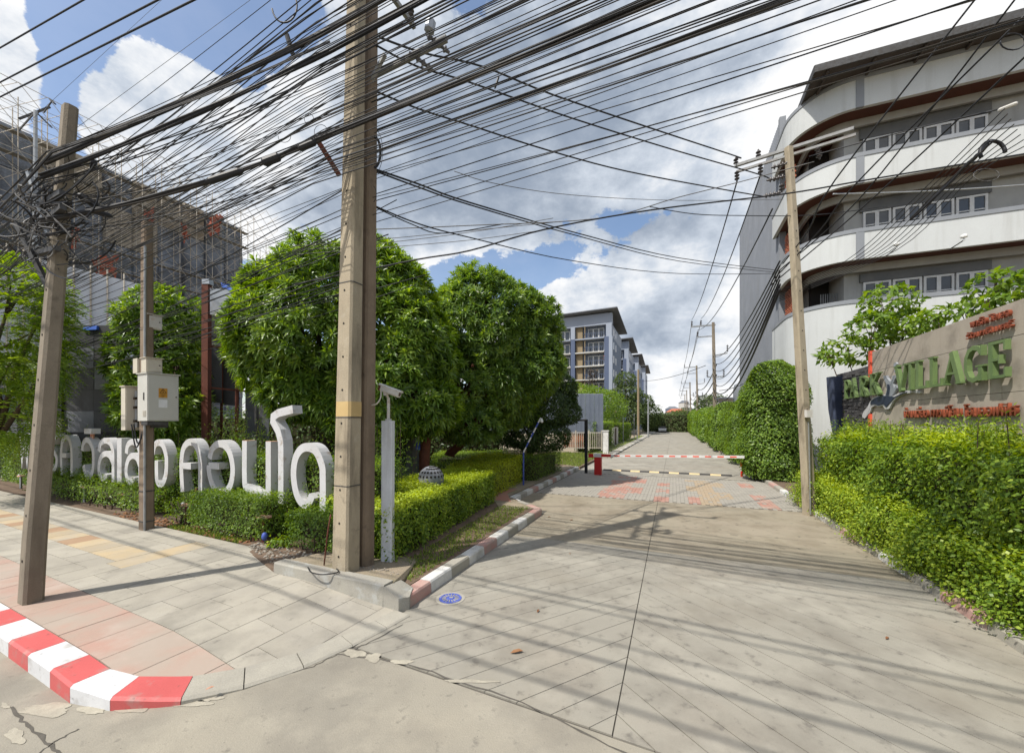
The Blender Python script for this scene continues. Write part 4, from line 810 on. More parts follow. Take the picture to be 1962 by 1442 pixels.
def Rp(z): f = (z - RB[2]) / (RT[2] - RB[2]); return np.array([RB[0] + (RT[0] - RB[0]) * f, RB[1] - .25 * f, z])
mb = MB(); A1_, A2_ = at(1408, 318, 11.3), at(1636, 246, 9.5); mb.bar(A1_, A2_, .08, .07); mb.build('crossarm', MT['arm_steel'], prr); mb = MB(); mb.bar(at(1412, 329, 11.2), at(1640, 258, 9.4), .06, .06); mb.build('crossarm', MT['arm_steel'], prr)
ins = {}
for nm, p, ax, n in (('a', at(1410, 316, 11.28), (0, 0, 1), 2), ('b', at(1453, 302, 10.9), (0, 0, 1), 2), ('c', at(1412, 327, 11.2), (0, 0, -1), 3), ('d', at(1457, 313, 10.8), (0, 0, -1), 3), ('e', at(1512, 312, 10.3), tuple(-MR * -1 * -1 + np.array([0, 0, -.05])), 4), ('f', at(1504, 338, 10.3), tuple(-MR), 4), ('g', at(1496, 369, 10.3), tuple(-MR), 4), ('h', at(1566, 282, 9.9), (.2, 0, -1), 3), ('i', at(1498, 352, 10.3), (0, 0, -1), 2)):
    mb = MB(); ins[nm] = insulator(mb, p, ax, n, .068, .088); mb.build('insulator', MT['insul'], prr)
mb = MB(); mb.box(at(1549, 792, RB[1] - .25), (.14, .1, .2)); mb.build('meter', MT['cctv'], prr)
mb = MB(); mb.tube([at(1549, 808, RB[1] - .22), at(1551, 880, RB[1] - .2), at(1553, 985, RB[1] - .15)], .018, 6); mb.build('conduit', MT['galv'], prr)
KB = gp(281, 1013, .175); KT = at(282, 425, KB[1] + .05)
pk = pole('dark stained pole carrying the cream equipment cabinets by the hedge', KB, KT[2] - KB[2], (.25, .2), (.19, .16), (KT[0] - KB[0], .05), RZ, 'pole_brown', None)
mb = MB(); mb.tube([(KB[0] + .07, KB[1] - .12, .15), (KB[0] + .07, KB[1] - .12, 2.2), (KB[0] + .06, KB[1] - .10, KT[2] - .6)], .022, 6); mb.build('conduit', MT['galv'], pk)
mb = MB()
for z in (.35, 1.0): mb.loft([cring((KB[0], KB[1]), .262, .212, .034, RZ, z), cring((KB[0], KB[1]), .262, .212, .034, RZ, z + .02)])
mb.build('steel_strap', MT['iron'], pk)

# poles of the side street, far away
FP = [(42, 3.75, 12.0), (73, 3.85, 12.0), (103, 3.9, 12), (128, 3.9, 12), (150, 3.95, 12)]
def street_pole(u, v, h, label):
    b = S(u, v, 0); p = pole(label, b, h, (.36, .3), (.24, .2), (-.25, 0), -A0, 'pole_dark', None, group='poles receding down the street'); t = np.array([b[0] - .25, b[1], h])
    for p0, p1, w in ((t - VR * 1.9 + [0, 0, -.25], t + VR * .2 + [0, 0, -.25], .13), (t - VR * 1.4 + [0, 0, -1.3], t + [0, 0, -1.3], .1), (t + [0, 0, -3.2], t + VR * 1.2 + [0, 0, -3.0], .1), (t - VR * .5 + [0, 0, -5.2], t + VR * .9 + [0, 0, -5.2], .1)): mb = MB(); mb.bar(p0, p1, w, w); mb.build('crossarm', MT['galv'], p)
    for q, n_ in ((t - VR * 1.85 + [0, 0, -.18], 3), (t - VR * 1.05 + [0, 0, -.18], 3), (t - VR * 1.35 + [0, 0, -1.25], 3), (t + VR * 1.2 + [0, 0, -2.9], 4), (t - VR * .5 + [0, 0, -5.2], 4), (t + VR * .9 + [0, 0, -5.2], 4)): mb = MB(); insulator(mb, tuple(q), (0, 0, 1), n_, .1, .16); mb.build('insulator', MT['insul'], p)
    return t
FT = [street_pole(u, v, h, '%s utility pole along the right side of the street, counted from the barrier' % w) for (u, v, h), w in zip(FP, ('nearest tall', 'second', 'third', 'fourth', 'farthest tiny'))]
dp = thing('utility_pole', 'distant steel pole with braced crossarms just left of the left pole top', 'utility pole', at(66, 900, 19.5)); b = at(66, 900, 19.5)
mb = MB(); mb.tube([(b[0], b[1], 0), at(68, 212, 19.5)], [.12, .07], 8); mb.build('shaft', MT['galv'], dp)
mb = MB(); mb.bar(at(36, 228, 19.5), at(96, 205, 20.2), .08, .08); mb.bar(at(36, 250, 19.5), at(68, 214, 19.6), .05, .05); mb.bar(at(100, 245, 20), at(68, 214, 19.6), .05, .05); mb.bar(at(84, 216, 20), at(100, 193, 20.3), .05, .05); mb.bar(at(96, 190, 20.3), at(105, 199, 20.3), .12, .06); mb.build('crossarm', MT['iron'], dp)
def thin_post(label, px, pyb, pyt, d, r=.07, mat='galv', arm=None):
    b = at(px, pyb, d); b = (b[0], b[1], 0); t = thing('lamp_post', label, 'lamp post', b, group='thin posts on the left pavement'); top = at(px, pyt, d)
    mb = MB(); mb.tube([b, (top[0], top[1], top[2])], [r, r * .75], 8); mb.build('post', MT[mat], t)
    if arm: mb = MB(); mb.bar(top, (top[0] + arm, top[1], top[2] + .12), r, r); mb.build('arm', MT[mat], t)
thin_post('slim pale lamp post before the dark conifer like tree', 1242, 832, 764, 62, .13)
thin_post('short slim post by the left kerb beside the farther hedge', 1221, 842, 814, 50, .06)
thin_post('slim post in front of the bright spreading tree', 1215, 845, 792, 52, .05)
thin_post('slim post left of the bright spreading tree trunk', 1194, 850, 797, 46, .05)
thin_post('tan stained pole against the apartment blocks', 1223, 835, 708, 66, .22, 'apt_tan')

# ================================================================== CABINETS ON THE DARK POLE
def local(c, rz): co, si = math.cos(rz), math.sin(rz); return lambda x, y, z: (c[0] + x * co - y * si, c[1] + x * si + y * co, c[2] + z)
rzc = R(62)
def cabinet(label, c, w, d, h, mat, name='equipment_cabinet', lid=.02, lock=True):
    t = thing(name, label, 'cabinet', tuple(c), rz=rzc)
    mb = MB(); mb.box((w / 2, d / 2, h / 2), (w, d, h)); mb.build('body', MT[mat], t, local=True)
    mb = MB(); mb.box((w / 2, -.006, h / 2 - .0), (w - .03, .012, h - .05)); dr = mb.build('door', MT[mat], t, local=True)
    if lock: mb = MB(); mb.lathe([(.012, 0), (.012, .014)], (w - .05, -.012, h * .52), 8, axis=(0, -1, 0)); mb.build('lock', MT['ink'], dr, local=True)
    if lid: mb = MB(); mb.box((w / 2, d / 2 - .012, h + lid / 2), (w + .05, d + .05, lid)); mb.build('lid', MT[mat], t, local=True)
    return t
C0 = np.array(at(282, 806, 8.22))
cb = cabinet('large cream metal equipment cabinet with an orange warning sticker on its door', C0, .54, .46, 1.0, 'box_white')
mb = MB(); mb.box((.26, -.0145, .60), (.15, .005, .20)); sk = mb.build('warning_sticker', MT['sticker'], cb, local=True)
mb = MB()
for a, b in (((.205, .60), (.26, .69)), ((.26, .69), (.315, .60)), ((.20, .598), (.32, .598)), ((.26, .67), (.255, .63)), ((.255, .635), (.268, .635)), ((.268, .635), (.258, .605)), ((.215, .568), (.305, .568)), ((.235, .545), (.285, .545)), ((.215, .522), (.27, .522))): mb.bar((a[0], -.0185, a[1]), (b[0], -.0185, b[1]), .003, .007)
mb.build('symbol', MT['ink'], sk, local=True)
mb = MB(); mb.box((.26, -.0145, .37), (.15, .005, .17)); mb.build('label', MT['paper'], cb, local=True)
mb = MB()
for k in range(6): mb.box((-.004, .13, .10 + k * .022), (.008, .16, .008))
mb.build('vent', MT['box_cream'], cb, local=True); mb = MB(); mb.box((-.006, .15, .52), (.012, .03, .16)); mb.build('handle', MT['iron'], cb, local=True)
mb = MB(); mb.box((.2, .2, -.05), (.36, .3, .08)); mb.box((.3, .3, -.12), (.3, .08, .06)); mb.build('mount', MT['iron'], cb, local=True)
cabinet('small cream metal box standing on top of the large equipment cabinet', np.array(at(280, 712, 8.24)), .27, .24, .30, 'box_cream', lid=.012)
cabinet('narrow pale box bolted left of the small box above the cabinet', np.array(at(263, 714, 8.5)), .10, .22, .32, 'box_cream', lid=0, lock=False)
c2 = cabinet('slim cream ribbed cabinet with side cable tubes left of the large cabinet', np.array(at(240, 824, 8.5)), .30, .22, .95, 'box_cream')
mb = MB()
for x in (.17, .23): mb.tube([(x, -.05, .06), (x, -.05, .86)], .028, 8)
mb.build('cable_tube', MT['galv'], c2, local=True); mb = MB()
for z in (.2, .5, .7): mb.box((.2, -.06, z), (.16, .06, .05))
mb.build('clamp', MT['ink'], c2, local=True)
cabinet('small weathered junction box strapped high on the cabinet pole', np.array(at(284, 628, 8.48)), .24, .12, .30, 'cctv', lid=.01)
def cab(pts, r, mat='cable', name='cable', label='', group=None, n=5, res=4, cat='cable'):
    P = [np.array(p, float) for p in pts]; out = []
    if len(P) > 2 and res > 1:
        for i in range(len(P) - 1):
            p0, p1, p2, p3 = P[max(i - 1, 0)], P[i], P[i + 1], P[min(i + 2, len(P) - 1)]
            for t in np.linspace(0, 1, res + 1)[:-1]: out.append(.5 * (2 * p1 + (p2 - p0) * t + (2 * p0 - 5 * p1 + 4 * p2 - p3) * t * t + (3 * p1 - p0 - 3 * p2 + p3) * t ** 3))
        out.append(P[-1])
    else: out = P
    mb = MB(); mb.tube(out, r, n); o = mb.build(name, MT[mat], None, smooth=True); return tag(o, label, cat, group)
for k, (x0, x1, dz) in enumerate(((.05, .32, .30), (.02, .18, .22))):
    pts = [tuple(np.array(at(252, 812, 8.4)) + np.array([x0, -.02 * k, 0])), tuple(np.array(at(256, 845 + 10 * k, 8.4)) + np.array([x0 + .02, 0, 0])), tuple(np.array(at(268, 845, 8.4))), tuple(np.array(at(276, 815, 8.45)))]
    cab(pts, .014, 'cable', 'cable_loop', ('thick' if k else 'thin') + ' black cable looping out from under the slim ribbed cabinet', res=6)

# ================================================================== CAMERA ON ITS POST
pc = gp(743, 1079, .165); ps = thing('camera_post', 'square flaking white post with a pipe on top, right of the twin pole', 'post', pc)
mb = MB(); mb.loft([cring((pc[0], pc[1]), .185, .14, .012, R(-6), .1), cring((pc[0], pc[1]), .18, .135, .012, R(-6), .95), cring((pc[0] + .006, pc[1]), .18, .135, .012, R(-6), 2.52)]); mb.build('post', MT['white_post'], ps)
mb = MB(); mb.tube([(pc[0] + .01, pc[1], 2.5), (pc[0] + .012, pc[1], 2.9)], .024, 10); mb.lathe([(.05, 0), (.05, .03)], (pc[0] + .01, pc[1], 2.52), 10); mb.build('pipe', MT['cctv'], ps)
a = Vector(at(727, 741, pc[1] - .05)); b = Vector(at(768, 756, pc[1] - .12)); d = (b - a).normalized(); up = Vector((0, 0, 1)); s = d.cross(up).normalized(); u2 = s.cross(d)
cc = thing('security_camera', 'stained white bullet camera aimed right on the white post', 'security camera', tuple(a.lerp(b, .35)))
def capsule(mb, a, b, w, h, ch):
    rings = []
    for p in (a, b): rings.append([p + s * x + u2 * y for x, y in ((-w + ch, -h), (w - ch, -h), (w, -h + ch), (w, h - ch), (w - ch, h), (-w + ch, h), (-w, h - ch), (-w, -h + ch))])
    mb.loft(rings)
mb = MB(); capsule(mb, a.lerp(b, .10), a.lerp(b, .95), .054, .056, .022); mb.build('housing', MT['cctv'], cc)
mb = MB(); mb.loft([[p + s * x + u2 * y for x, y in ((-.058, .030), (-.060, .050), (-.030, .064), (.030, .064), (.060, .050), (.058, .030))] for p in (a, b)], closed=True); mb.build('sun_shield', MT['cctv'], cc)
mb = MB(); capsule(mb, a.lerp(b, .03), a.lerp(b, .12), .055, .055, .02); mb.build('back_cap', MT['rust'], cc)
mb = MB(); mb.lathe([(.035, 0), (.035, .01)], tuple(a.lerp(b, .935)), 12, axis=tuple(d)); mb.build('lens', MT['lens'], cc)
mb = MB(); q = a.lerp(b, .36); mb.tube([q - u2 * .05, (pc[0] + .012, pc[1], 2.88)], .02, 8); mb.lathe([(.032, -.03), (.032, .03)], tuple(q - u2 * .07), 10, axis=tuple(s)); mb.build('bracket', MT['cctv'], cc)
cab([at(730, 748, 6.2), at(729, 762, 6.1), at(722, 773, 6.05), at(712, 776, 6.1)], .011, 'box_cream', 'cable', 'pale cable drooping from the security camera to the twin pole', res=6)

# ================================================================== THE WHITE THAI LETTERS
GL = {'phu': [[(0, 1), (.2, 0), (.5, .88), (.78, 0), (1, 1)]], 'aa': [[(0, .74), (.2, .95), (.6, 1), (1, .8), (1, 0)]],
      'ro': [[(0, .62), (.3, .67), (.7, .6), (1, .4), (.95, .15), (.7, 0), (.35, 0), (.1, .12)], [(0, .72), (.05, .9), (.35, .98), (.62, .85), (1, 1)]],
      'kho': [[(.06, 0), (0, .35), (0, .6), (.1, .86), (.35, 1), (.65, 1), (.88, .86), (1, .6), (1, 0)], [(0, .5), (.52, .5)]],
      'wo': [[(0, .7), (.1, .9), (.38, 1), (.7, .94), (.95, .75), (1, .5), (.95, .2), (.75, .03), (.5, 0), (.26, .1), (.12, .3)]],
      'lo': [[(0, .7), (.1, .9), (.4, 1), (.75, .96), (.95, .8), (1, .6), (1, 0)], [(1, .42), (.8, .6), (.5, .66), (.2, .58), (.03, .4), (0, .2), (.12, .04), (.3, 0), (.48, .05), (.52, .13)]],
      'e': [[(.5, 1), (.5, 0)]], 'cho': [[(0, .72), (.12, .92), (.42, 1), (.75, .93), (.97, .7), (1, .5), (.95, .25), (.75, .05), (.5, 0), (.3, .08), (.26, .3), (.26, .56)]],
      'o': [[(.04, .68), (.14, .88), (.4, 1), (.68, .97), (.9, .8), (1, .5), (.92, .2), (.7, .03), (.45, 0), (.2, .1), (.05, .3), (0, .46), (0, .54)], [(0, .54), (.44, .54)]],
      'no': [[(0, 1), (0, .25), (.1, .12), (.28, .04), (.55, .0), (1, .02)], [(1, 1), (1, 0)]],
      'oo': [[(1, 1), (.28, 1), (.04, .96), (.02, .90), (.28, .79), (.40, .68), (.42, .6), (.42, 0)]],
      'do': [[(.64, .17), (.50, .03), (.28, .03), (.09, .2), (0, .5), (.06, .78), (.25, .95), (.5, 1), (.78, .93), (.97, .7), (1, .5), (1, 0)]]}
WL = 5.17
TH = 'white letter %s of the Thai sign, %s'
LET = [('phu', 37, 57, 830, 895, 'พ', 'leftmost, partly behind the left pole'), ('aa', 62, 78, 832, 898, 'า', 'hidden mostly by the left pole'), ('ro', 84, 110, 833, 905, 'ร', 'with a curl mark, just right of the left pole'),
       ('kho', 115, 139, 834, 911, 'ค', 'fourth from the left'), ('wo', 155, 181, 838, 918, 'ว', 'with a small white box mark above'), ('lo', 187, 219, 839, 922, 'ล', 'between the box marked letter and a plain upright'),
       ('e', 224, 233, 839, 924, 'เ', 'a plain upright left of the cabinet pole'), ('lo', 239, 271, 841, 929, 'ล', 'half behind the cabinet pole'), ('cho', 290, 322, 842, 933, 'จ', 'just right of the cabinet pole'),
       ('kho', 344, 387, 842, 944, 'ค', 'first of the last word'), ('o', 396, 450, 844, 950, 'อ', 'wide open ring after the arch'), ('no', 464, 519, 845, 954, 'น', 'with rusty stem tops'),
       ('oo', 517, 566, 784, 965, 'โ', 'tallest, with a hooked top'), ('do', 557, 624, 849, 975, 'ด', 'rightmost, beside the twin pole')]
for key, xl, xr, yt, yb, ch, where in LET:
    a = np.array(on_w(xl, yb, WL)); b = np.array(on_w(xr, yb, WL)); c = np.array(on_w((xl + xr) / 2, yb, WL)); top = on_w((xl + xr) / 2, yt, WL)[2]
    wdt = np.linalg.norm((b - a)[:2]); hgt = top - c[2]; t = thing('letter', TH % (ch, where), 'letter', tuple(c), group='white Thai block letters'); sw = min(.165, wdt * .42) if key != 'e' else wdt * .95
    for k, stq in enumerate(GL[key]):
        if k and key == 'kho' or (key == 'o' and k): sw2 = sw * .9
        else: sw2 = sw
        q = [(sw / 2 + x * (wdt - sw), (sw / 2 if 0 < y < 1 or key in ('do', 'o', 'wo', 'ro') else 0) * 0 + y * hgt if (y in (0, 1) and abs(stq[0][0] - stq[-1][0]) < 1e9 and (x, y) in (stq[0], stq[-1])) else sw * .45 + y * (hgt - sw * .9)) for x, y in stq]
        # round the curves
        if len(q) > 4 and key not in ('phu', 'oo'):
            Pq = [np.array(p) for p in q]; rq = []
            for i in range(len(Pq) - 1):
                p0, p1, p2, p3 = Pq[max(i - 1, 0)], Pq[i], Pq[i + 1], Pq[min(i + 2, len(Pq) - 1)]
                for tt in np.linspace(0, 1, 5)[:-1]: rq.append(.5 * (2 * p1 + (p2 - p0) * tt + (2 * p0 - 5 * p1 + 4 * p2 - p3) * tt * tt + (3 * p1 - p0 - 3 * p2 + p3) * tt ** 3))
            rq.append(Pq[-1]); q = [tuple(p) for p in rq]
        mb = MB(); o = np.array([a[0], a[1], c[2]]) - NV3 * .003 * k; mb.stroke(q, sw2, o, MR, (0, 0, 1), NV3 * (.21 + .006 * k)); mb.build('stroke', MT['letter'], t)
    if key == 'wo':
        mb = MB(); o = np.array(on_w(168, 827, WL - .01)); mb.bar(o - MR * .24 + [0, 0, .02] + NV3 * .1, o + MR * .26 + [0, 0, .02] + NV3 * .1, .2, .16); mb.build('vowel_mark', MT['letter'], t)
        mb = MB()
        for x in (-.05, .07): mb.bar(o + MR * x + NV3 * .1 + [0, 0, -.06], o + MR * x + NV3 * .1 + [0, 0, -.22], .04, .04)
        mb.build('stub', MT['letter_rust'], t)
    if key == 'no':
        mb = MB()
        for x in (sw / 2, wdt - sw / 2): q = np.array([a[0], a[1], top + .004]) + MR * x + NV3 * .105; mb.bar(q - MR * sw * .5, q + MR * sw * .5, .213, .006)
        mb.build('rusty_top', MT['letter_rust'], t)
    mb = MB(); q = np.array([c[0], c[1], .15]) + NV3 * .12; mb.bar(q, (q[0], q[1], c[2] + .1), .05, .05); mb.build('leg', MT['rust'], t)
# little stake spotlights in front of the letters
def spot(label, px, py, w, rust=True, flip=1):
    c = np.array(on_w(px, py, w)); t = thing('spotlight', label, 'spotlight', (c[0], c[1], .16), group='stake spotlights at the letters')
    mb = MB(); mb.bar((c[0], c[1], .12), (c[0], c[1], c[2]), .05, .05); mb.build('stake', MT['rust' if rust else 'galv'], t)
    mb = MB(); e = MR * .16 * flip; mb.bar(c - e, c + e + np.array([0, 0, .02]), .11, .045); mb.build('lamp_head', MT['letter_rust'], t)
    mb = MB(); mb.lathe([(.035, 0), (.05, .04), (.045, .07), (.02, .09)], tuple(c - e - [0, 0, .03]), 8); mb.build('socket', MT['galv'], t)
spot('rusty stake spotlight between the two low clipped hedges', 505, 990, 4.75); spot('orange topped spotlight beside the cabinet pole', 235, 947, 5.0); spot('small orange spotlight left of the low clipped hedge', 358, 968, 4.9)
spot('pale spotlight in the loose shrubs under the plain upright letter', 162, 933, 4.95, False); spot('pale spotlight near the left pole under the leftmost letter', 40, 912, 5.0, False)
t = thing('garden_light', 'small blue solar garden light beside the rusty spotlight stake', 'garden light', gp(507, 1046, .17)); p = gp(507, 1046, .17)
mb = MB(); mb.lathe([(.02, -.04), (.045, -.01), (.055, .04), (.04, .09), (.015, .11)], (p[0], p[1], .32), 12); mb.build('globe', MT['blue_paint'], t, smooth=True); mb = MB(); mb.tube([(p[0], p[1], .15), (p[0], p[1], .30)], .008, 6); mb.build('stake', MT['iron'], t)
p = gp(537, 1050, .17); t = thing('small_shrub', 'small bright green potherb in the soil right of the blue garden light', 'plant', (p[0], p[1], .16)); q = np.array([p[0], p[1], .27]) + RNG.normal(0, .065, (170, 3)) * [1.3, 1, .8]; V, Fc, T = leaves(q, nrm(q - [p[0], p[1], .2]), .075, .05); np_mesh('leaves', V, Fc, MT['leaf_bright'], t, T)
cab([gp(590, 1086, .345), gp(597, 1096, .345), gp(620, 1100, .345), gp(648, 1095, .345), gp(640, 1085, .33)], .009, 'cable', 'cable_loop', 'black cable end coiled on top of the retaining wall', res=6)
cab([gp(621, 1082, .3), at(628, 1020, 5.9), at(634, 985, 5.95)], .011, 'rust', 'iron_rod', 'thin rusty rod leaning against the front twin pole', cat='rod')
cab([gp(545, 1102, .17), at(549, 1090, 6.65), at(552, 1078, 6.7), at(551, 1068, 6.75)], .014, 'cable', 'cable_stub', 'black cable stub bending out of the pebbles', cat='cable')

# ================================================================== BARRIER, GATE POST, SPEED BUMP
gb = gp(1146, 909, 0); t = thing('barrier_gate', 'red and white boom barrier closed across the street', 'barrier', gb)
def gl(x, y, z): return (gb[0] + VR[0] * x + UR[0] * y, gb[1] + VR[1] * x + UR[1] * y, z)
def gbox(mb, x0, x1, y0, y1, z0, z1): mb.prism(ccw([gl(x0, y0, 0)[:2], gl(x1, y0, 0)[:2], gl(x1, y1, 0)[:2], gl(x0, y1, 0)[:2]]), z0, z1)
mb = MB(); gbox(mb, -.16, .16, -.14, .14, 0, .84); bd = mb.build('housing', MT['barrier_red'], t); mb = MB(); gbox(mb, -.18, .18, -.16, .16, .84, 1.0); mb.build('head', MT['barrier_white'], t)
mb = MB(); gbox(mb, -.13, .13, -.143, -.1405, .1, .75); mb.build('panel', MT['barrier_red'], bd)
mb = MB(); gbox(mb, .18, .62, -.20, -.165, .87, 1.0); mb.build('arm_root', MT['barrier_red'], t); mb = MB(); gbox(mb, -.42, -.19, -.21, -.16, .82, 1.0); mb.build('counterweight', MT['barrier_red'], t)
mb = MB(); mb.bar(gl(.6, -.182, .935), gl(6.0, -.182, 1.06), .035, .11); arm = mb.build('boom', MT['barrier_white'], t)
for k in range(11):
    x = .78 + k * .47; z = .935 + (x - .6) / 5.4 * .125; mb = MB(); mb.bar(gl(x, -.2015, z), gl(x + .24, -.2015, z + .0057), .003, .06); mb.build('stripe', MT['orange_strip'], arm)
gpst = gp(1123, 906, 0); t = thing('gate_post', 'black square gate post with a crossbar beside the barrier box', 'gate post', gpst)
mb = MB(); mb.box((gpst[0], gpst[1], 1.28), (.13, .13, 2.56), -A0); mb.build('post', MT['black'], t); mb = MB(); mb.bar((gpst[0] + .08, gpst[1], 2.58), (at(1099, 807, gpst[1])[0], gpst[1] + .25, 2.58), .12, .09); mb.build('crossbar', MT['iron'], t)
rp = S(20.6, 2.9, 0); t = thing('bollard', 'short red and white post at the right end of the speed bump', 'bollard', rp); mb = MB(); mb.lathe([(.05, 0), (.05, .25)], rp, 10); mb.build('post', MT['barrier_red'], t)
mb = MB(); mb.lathe([(.05, .25), (.05, .45)], rp, 10); mb.build('white_band', MT['barrier_white'], t); mb = MB(); mb.lathe([(.05, .45), (.05, .72), (.02, .74)], rp, 10); mb.build('red_top', MT['barrier_red'], t)
t = thing('speed_bump', 'yellow and black speed bump across the street under the boom', 'speed bump', S(20.6, 0, 0))
for k in range(13):
    v = -3.35 + k * .45; pr_ = [(0, .0), (.06, .045), (.14, .06), (.22, .045), (.28, 0)]; mb = MB(); rings = []
    for vv in (v + .003, v + .447): rings.append([S(20.45 + a, vv, z) for a, z in pr_])
    mb.loft(rings); mb.build('segment', MT['bump_black' if k % 2 == 0 else 'bump_yellow'], t)
mp = gp(863, 1146, 0); t = thing('manhole_cover', 'round blue painted iron cover set in the concrete near the corner kerb', 'manhole cover', mp)
mb = MB(); mb.lathe([(.205, -.01), (.205, .004), (.165, .005), (.16, .001)], mp, 28); mb.build('rim', MT['kerb_grey'], t)
mb = MB(); mb.lathe([(.158, -.01), (.158, .007), (.13, .009), (.13, .004), (.05, .004), (.048, .010), (0.001, .010)], mp, 28); cv = mb.build('cover', MT['manhole'], t)
mb = MB()
for k in range(16): a = 2 * math.pi * k / 16; mb.bar((mp[0] + .065 * math.cos(a), mp[1] + .065 * math.sin(a), .008), (mp[0] + .12 * math.cos(a), mp[1] + .12 * math.sin(a), .008), .012, .006)
mb.box((mp[0] + .01, mp[1] + .01, .013), (.05, .03, .006)); mb.build('lettering', MT['kerb_grey'], cv)
for px, py, s_, a_, m_, lb in ((990, 1249, .075, .2, 'deadleaf', 'large curled brown leaf lying below the chevron scoring'), (1031, 1170, .04, 1.2, 'deadleaf', 'small upright curled leaf on the left half of the drive'), (1092, 1060, .03, 1.5, 'deadleaf', 'tiny brown leaf in the shadow of the twin pole'), (402, 1318, .035, .7, 'letter_rust', 'small orange scrap on the plain end of the corner kerb'), (1095, 996, .05, .1, 'deadleaf', 'flat brown leaf near the kerb corner on the drive'), (1700, 1222, .04, .5, 'deadleaf', 'dark leaf on the right side of the drive'), (1052, 990, .05, .3, 'deadleaf', 'pair of small dark leaves beside the kerb end')):
    p = gp(px, py, .01 if px > 500 else .1); mb = MB(); ca, sa = math.cos(a_), math.sin(a_); q = [(-1, 0, .0), (-.4, .32, .25), (.4, .3, .35), (1, 0, .1), (.4, -.28, .3), (-.4, -.3, .2), (0, 0, .02)]
    mb.add([(p[0] + (x * ca - y * sa) * s_, p[1] + (x * sa + y * ca) * s_, p[2] + z * s_) for x, y, z in q], [(0, 6, 1), (1, 6, 2), (2, 6, 3), (3, 6, 4), (4, 6, 5), (5, 6, 0)]); tag(mb.build('fallen_leaf', MT[m_]), lb, 'leaf')
# garden pieces under the trees
p = on_w(826, 908, 8.2) if False else at(826, 915, 9.2); t = thing('stone_ball', 'grey pierced stone ball half hidden behind the lime topped hedge', 'garden ornament', (p[0], p[1], .16))
mb = MB(); mb.lathe([(max(.001, .30 * math.cos(a)), .30 * math.sin(a)) for a in np.linspace(-1.57, 1.57, 14)], (p[0], p[1], p[2] - .02), 20); bl = mb.build('ball', MT['stoneball'], t, smooth=True)
mb = MB()
for el_ in (.25, .6, .95, 1.25):
    for k in range(10):
        a = -2.9 + k * .32 + el_; d = np.array([math.cos(el_) * math.cos(a), math.cos(el_) * math.sin(a), math.sin(el_)]); mb.lathe([(.030, .0), (.026, .006)], np.array([p[0], p[1], p[2] - .02]) + d * .297, 6, axis=tuple(d))
mb.build('piercing', MT['hole'], bl)  # dark discs on the surface, the shaded openings given as colour
mb = MB(); mb.lathe([(.12, 0), (.10, p[2] - .46)], (p[0], p[1], .16), 12); mb.build('plinth', MT['stoneball'], t)
a, b = at(1003, 866, 14.5), at(1036, 800, 14.6); t = thing('lamp_rod', 'leaning blue and white striped rod with a bare bulb at its tip', 'rod lamp', (a[0], a[1], .16))
for k in range(7): mb = MB(); q0 = np.array(a) + (np.array(b) - a) * k / 7; q1 = np.array(a) + (np.array(b) - a) * (k + 1) / 7; mb.tube([q0, q1], .028, 7); mb.build('rod_section', MT['blue_paint' if k % 2 else 'barrier_white'], t)
mb = MB(); mb.tube([(a[0], a[1], .1), a], .028, 7); mb.build('foot', MT['blue_paint'], t)
mb = MB(); q = at(1038, 805, 14.6); mb.lathe([(.02, .08), (.03, .04), (.055, 0), (.06, -.04), (.04, -.08), (.01, -.095)], q, 10); mb.tube([b, (q[0], q[1], q[2] + .07)], .008, 4); mb.build('bulb', MT['bulb'], t)
mk('shadow_grey', (.16, .155, .15), None, 2, .8)  # one even grey for the guard hut walls
a = at(775, 870, 12.4); t = thing('guard_hut', 'small grey guard hut with a flat awning in deep tree shade', 'hut', (a[0], a[1], .16))
mb = MB(); mb.box((a[0] - .35, 12.9, 1.35), (1.3, 1.3, 2.4)); hw = mb.build('wall', MT['shadow_grey'], t); mb = MB(); mb.box((a[0] - .25, 12.6, 2.68), (1.9, 2.0, .18)); mb.build('roof', MT['panel_light'], t); mb = MB(); mb.box((a[0] - .3, 12.247, 1.6), (.8, .02, 1.0)); mb.build('window', MT['glass'], hw)
p = at(801, 850, 11.6); t = thing('notice_board', 'small blue and white notice fixed beside the red brown trunk', 'notice', p); mb = MB(); mb.box(p, (.12, .03, .36)); bo = mb.build('board', MT['blue_paint'], t); mb = MB(); mb.box((p[0], p[1] - .018, p[2] + .09), (.08, .006, .07)); mb.build('symbol', MT['paper'], bo); mb = MB(); mb.bar((p[0], p[1] + .02, .1), (p[0], p[1] + .02, p[2]), .04, .04); mb.build('stake', MT['iron'], t)
p = at(814, 860, 11.9); t = thing('tree_trunk', 'red brown lower trunk showing under the large round tree', 'tree', (p[0], p[1], .16)); mb = MB(); mb.tube([(p[0], p[1], .1), (p[0] - .03, p[1], 1.2), (p[0] + .05, p[1], 2.4), (p[0] - .3, p[1] + .1, 3.8)], [.2, .17, .15, .10], 9); mb.build('trunk', MT['bark_red'], t, smooth=True)

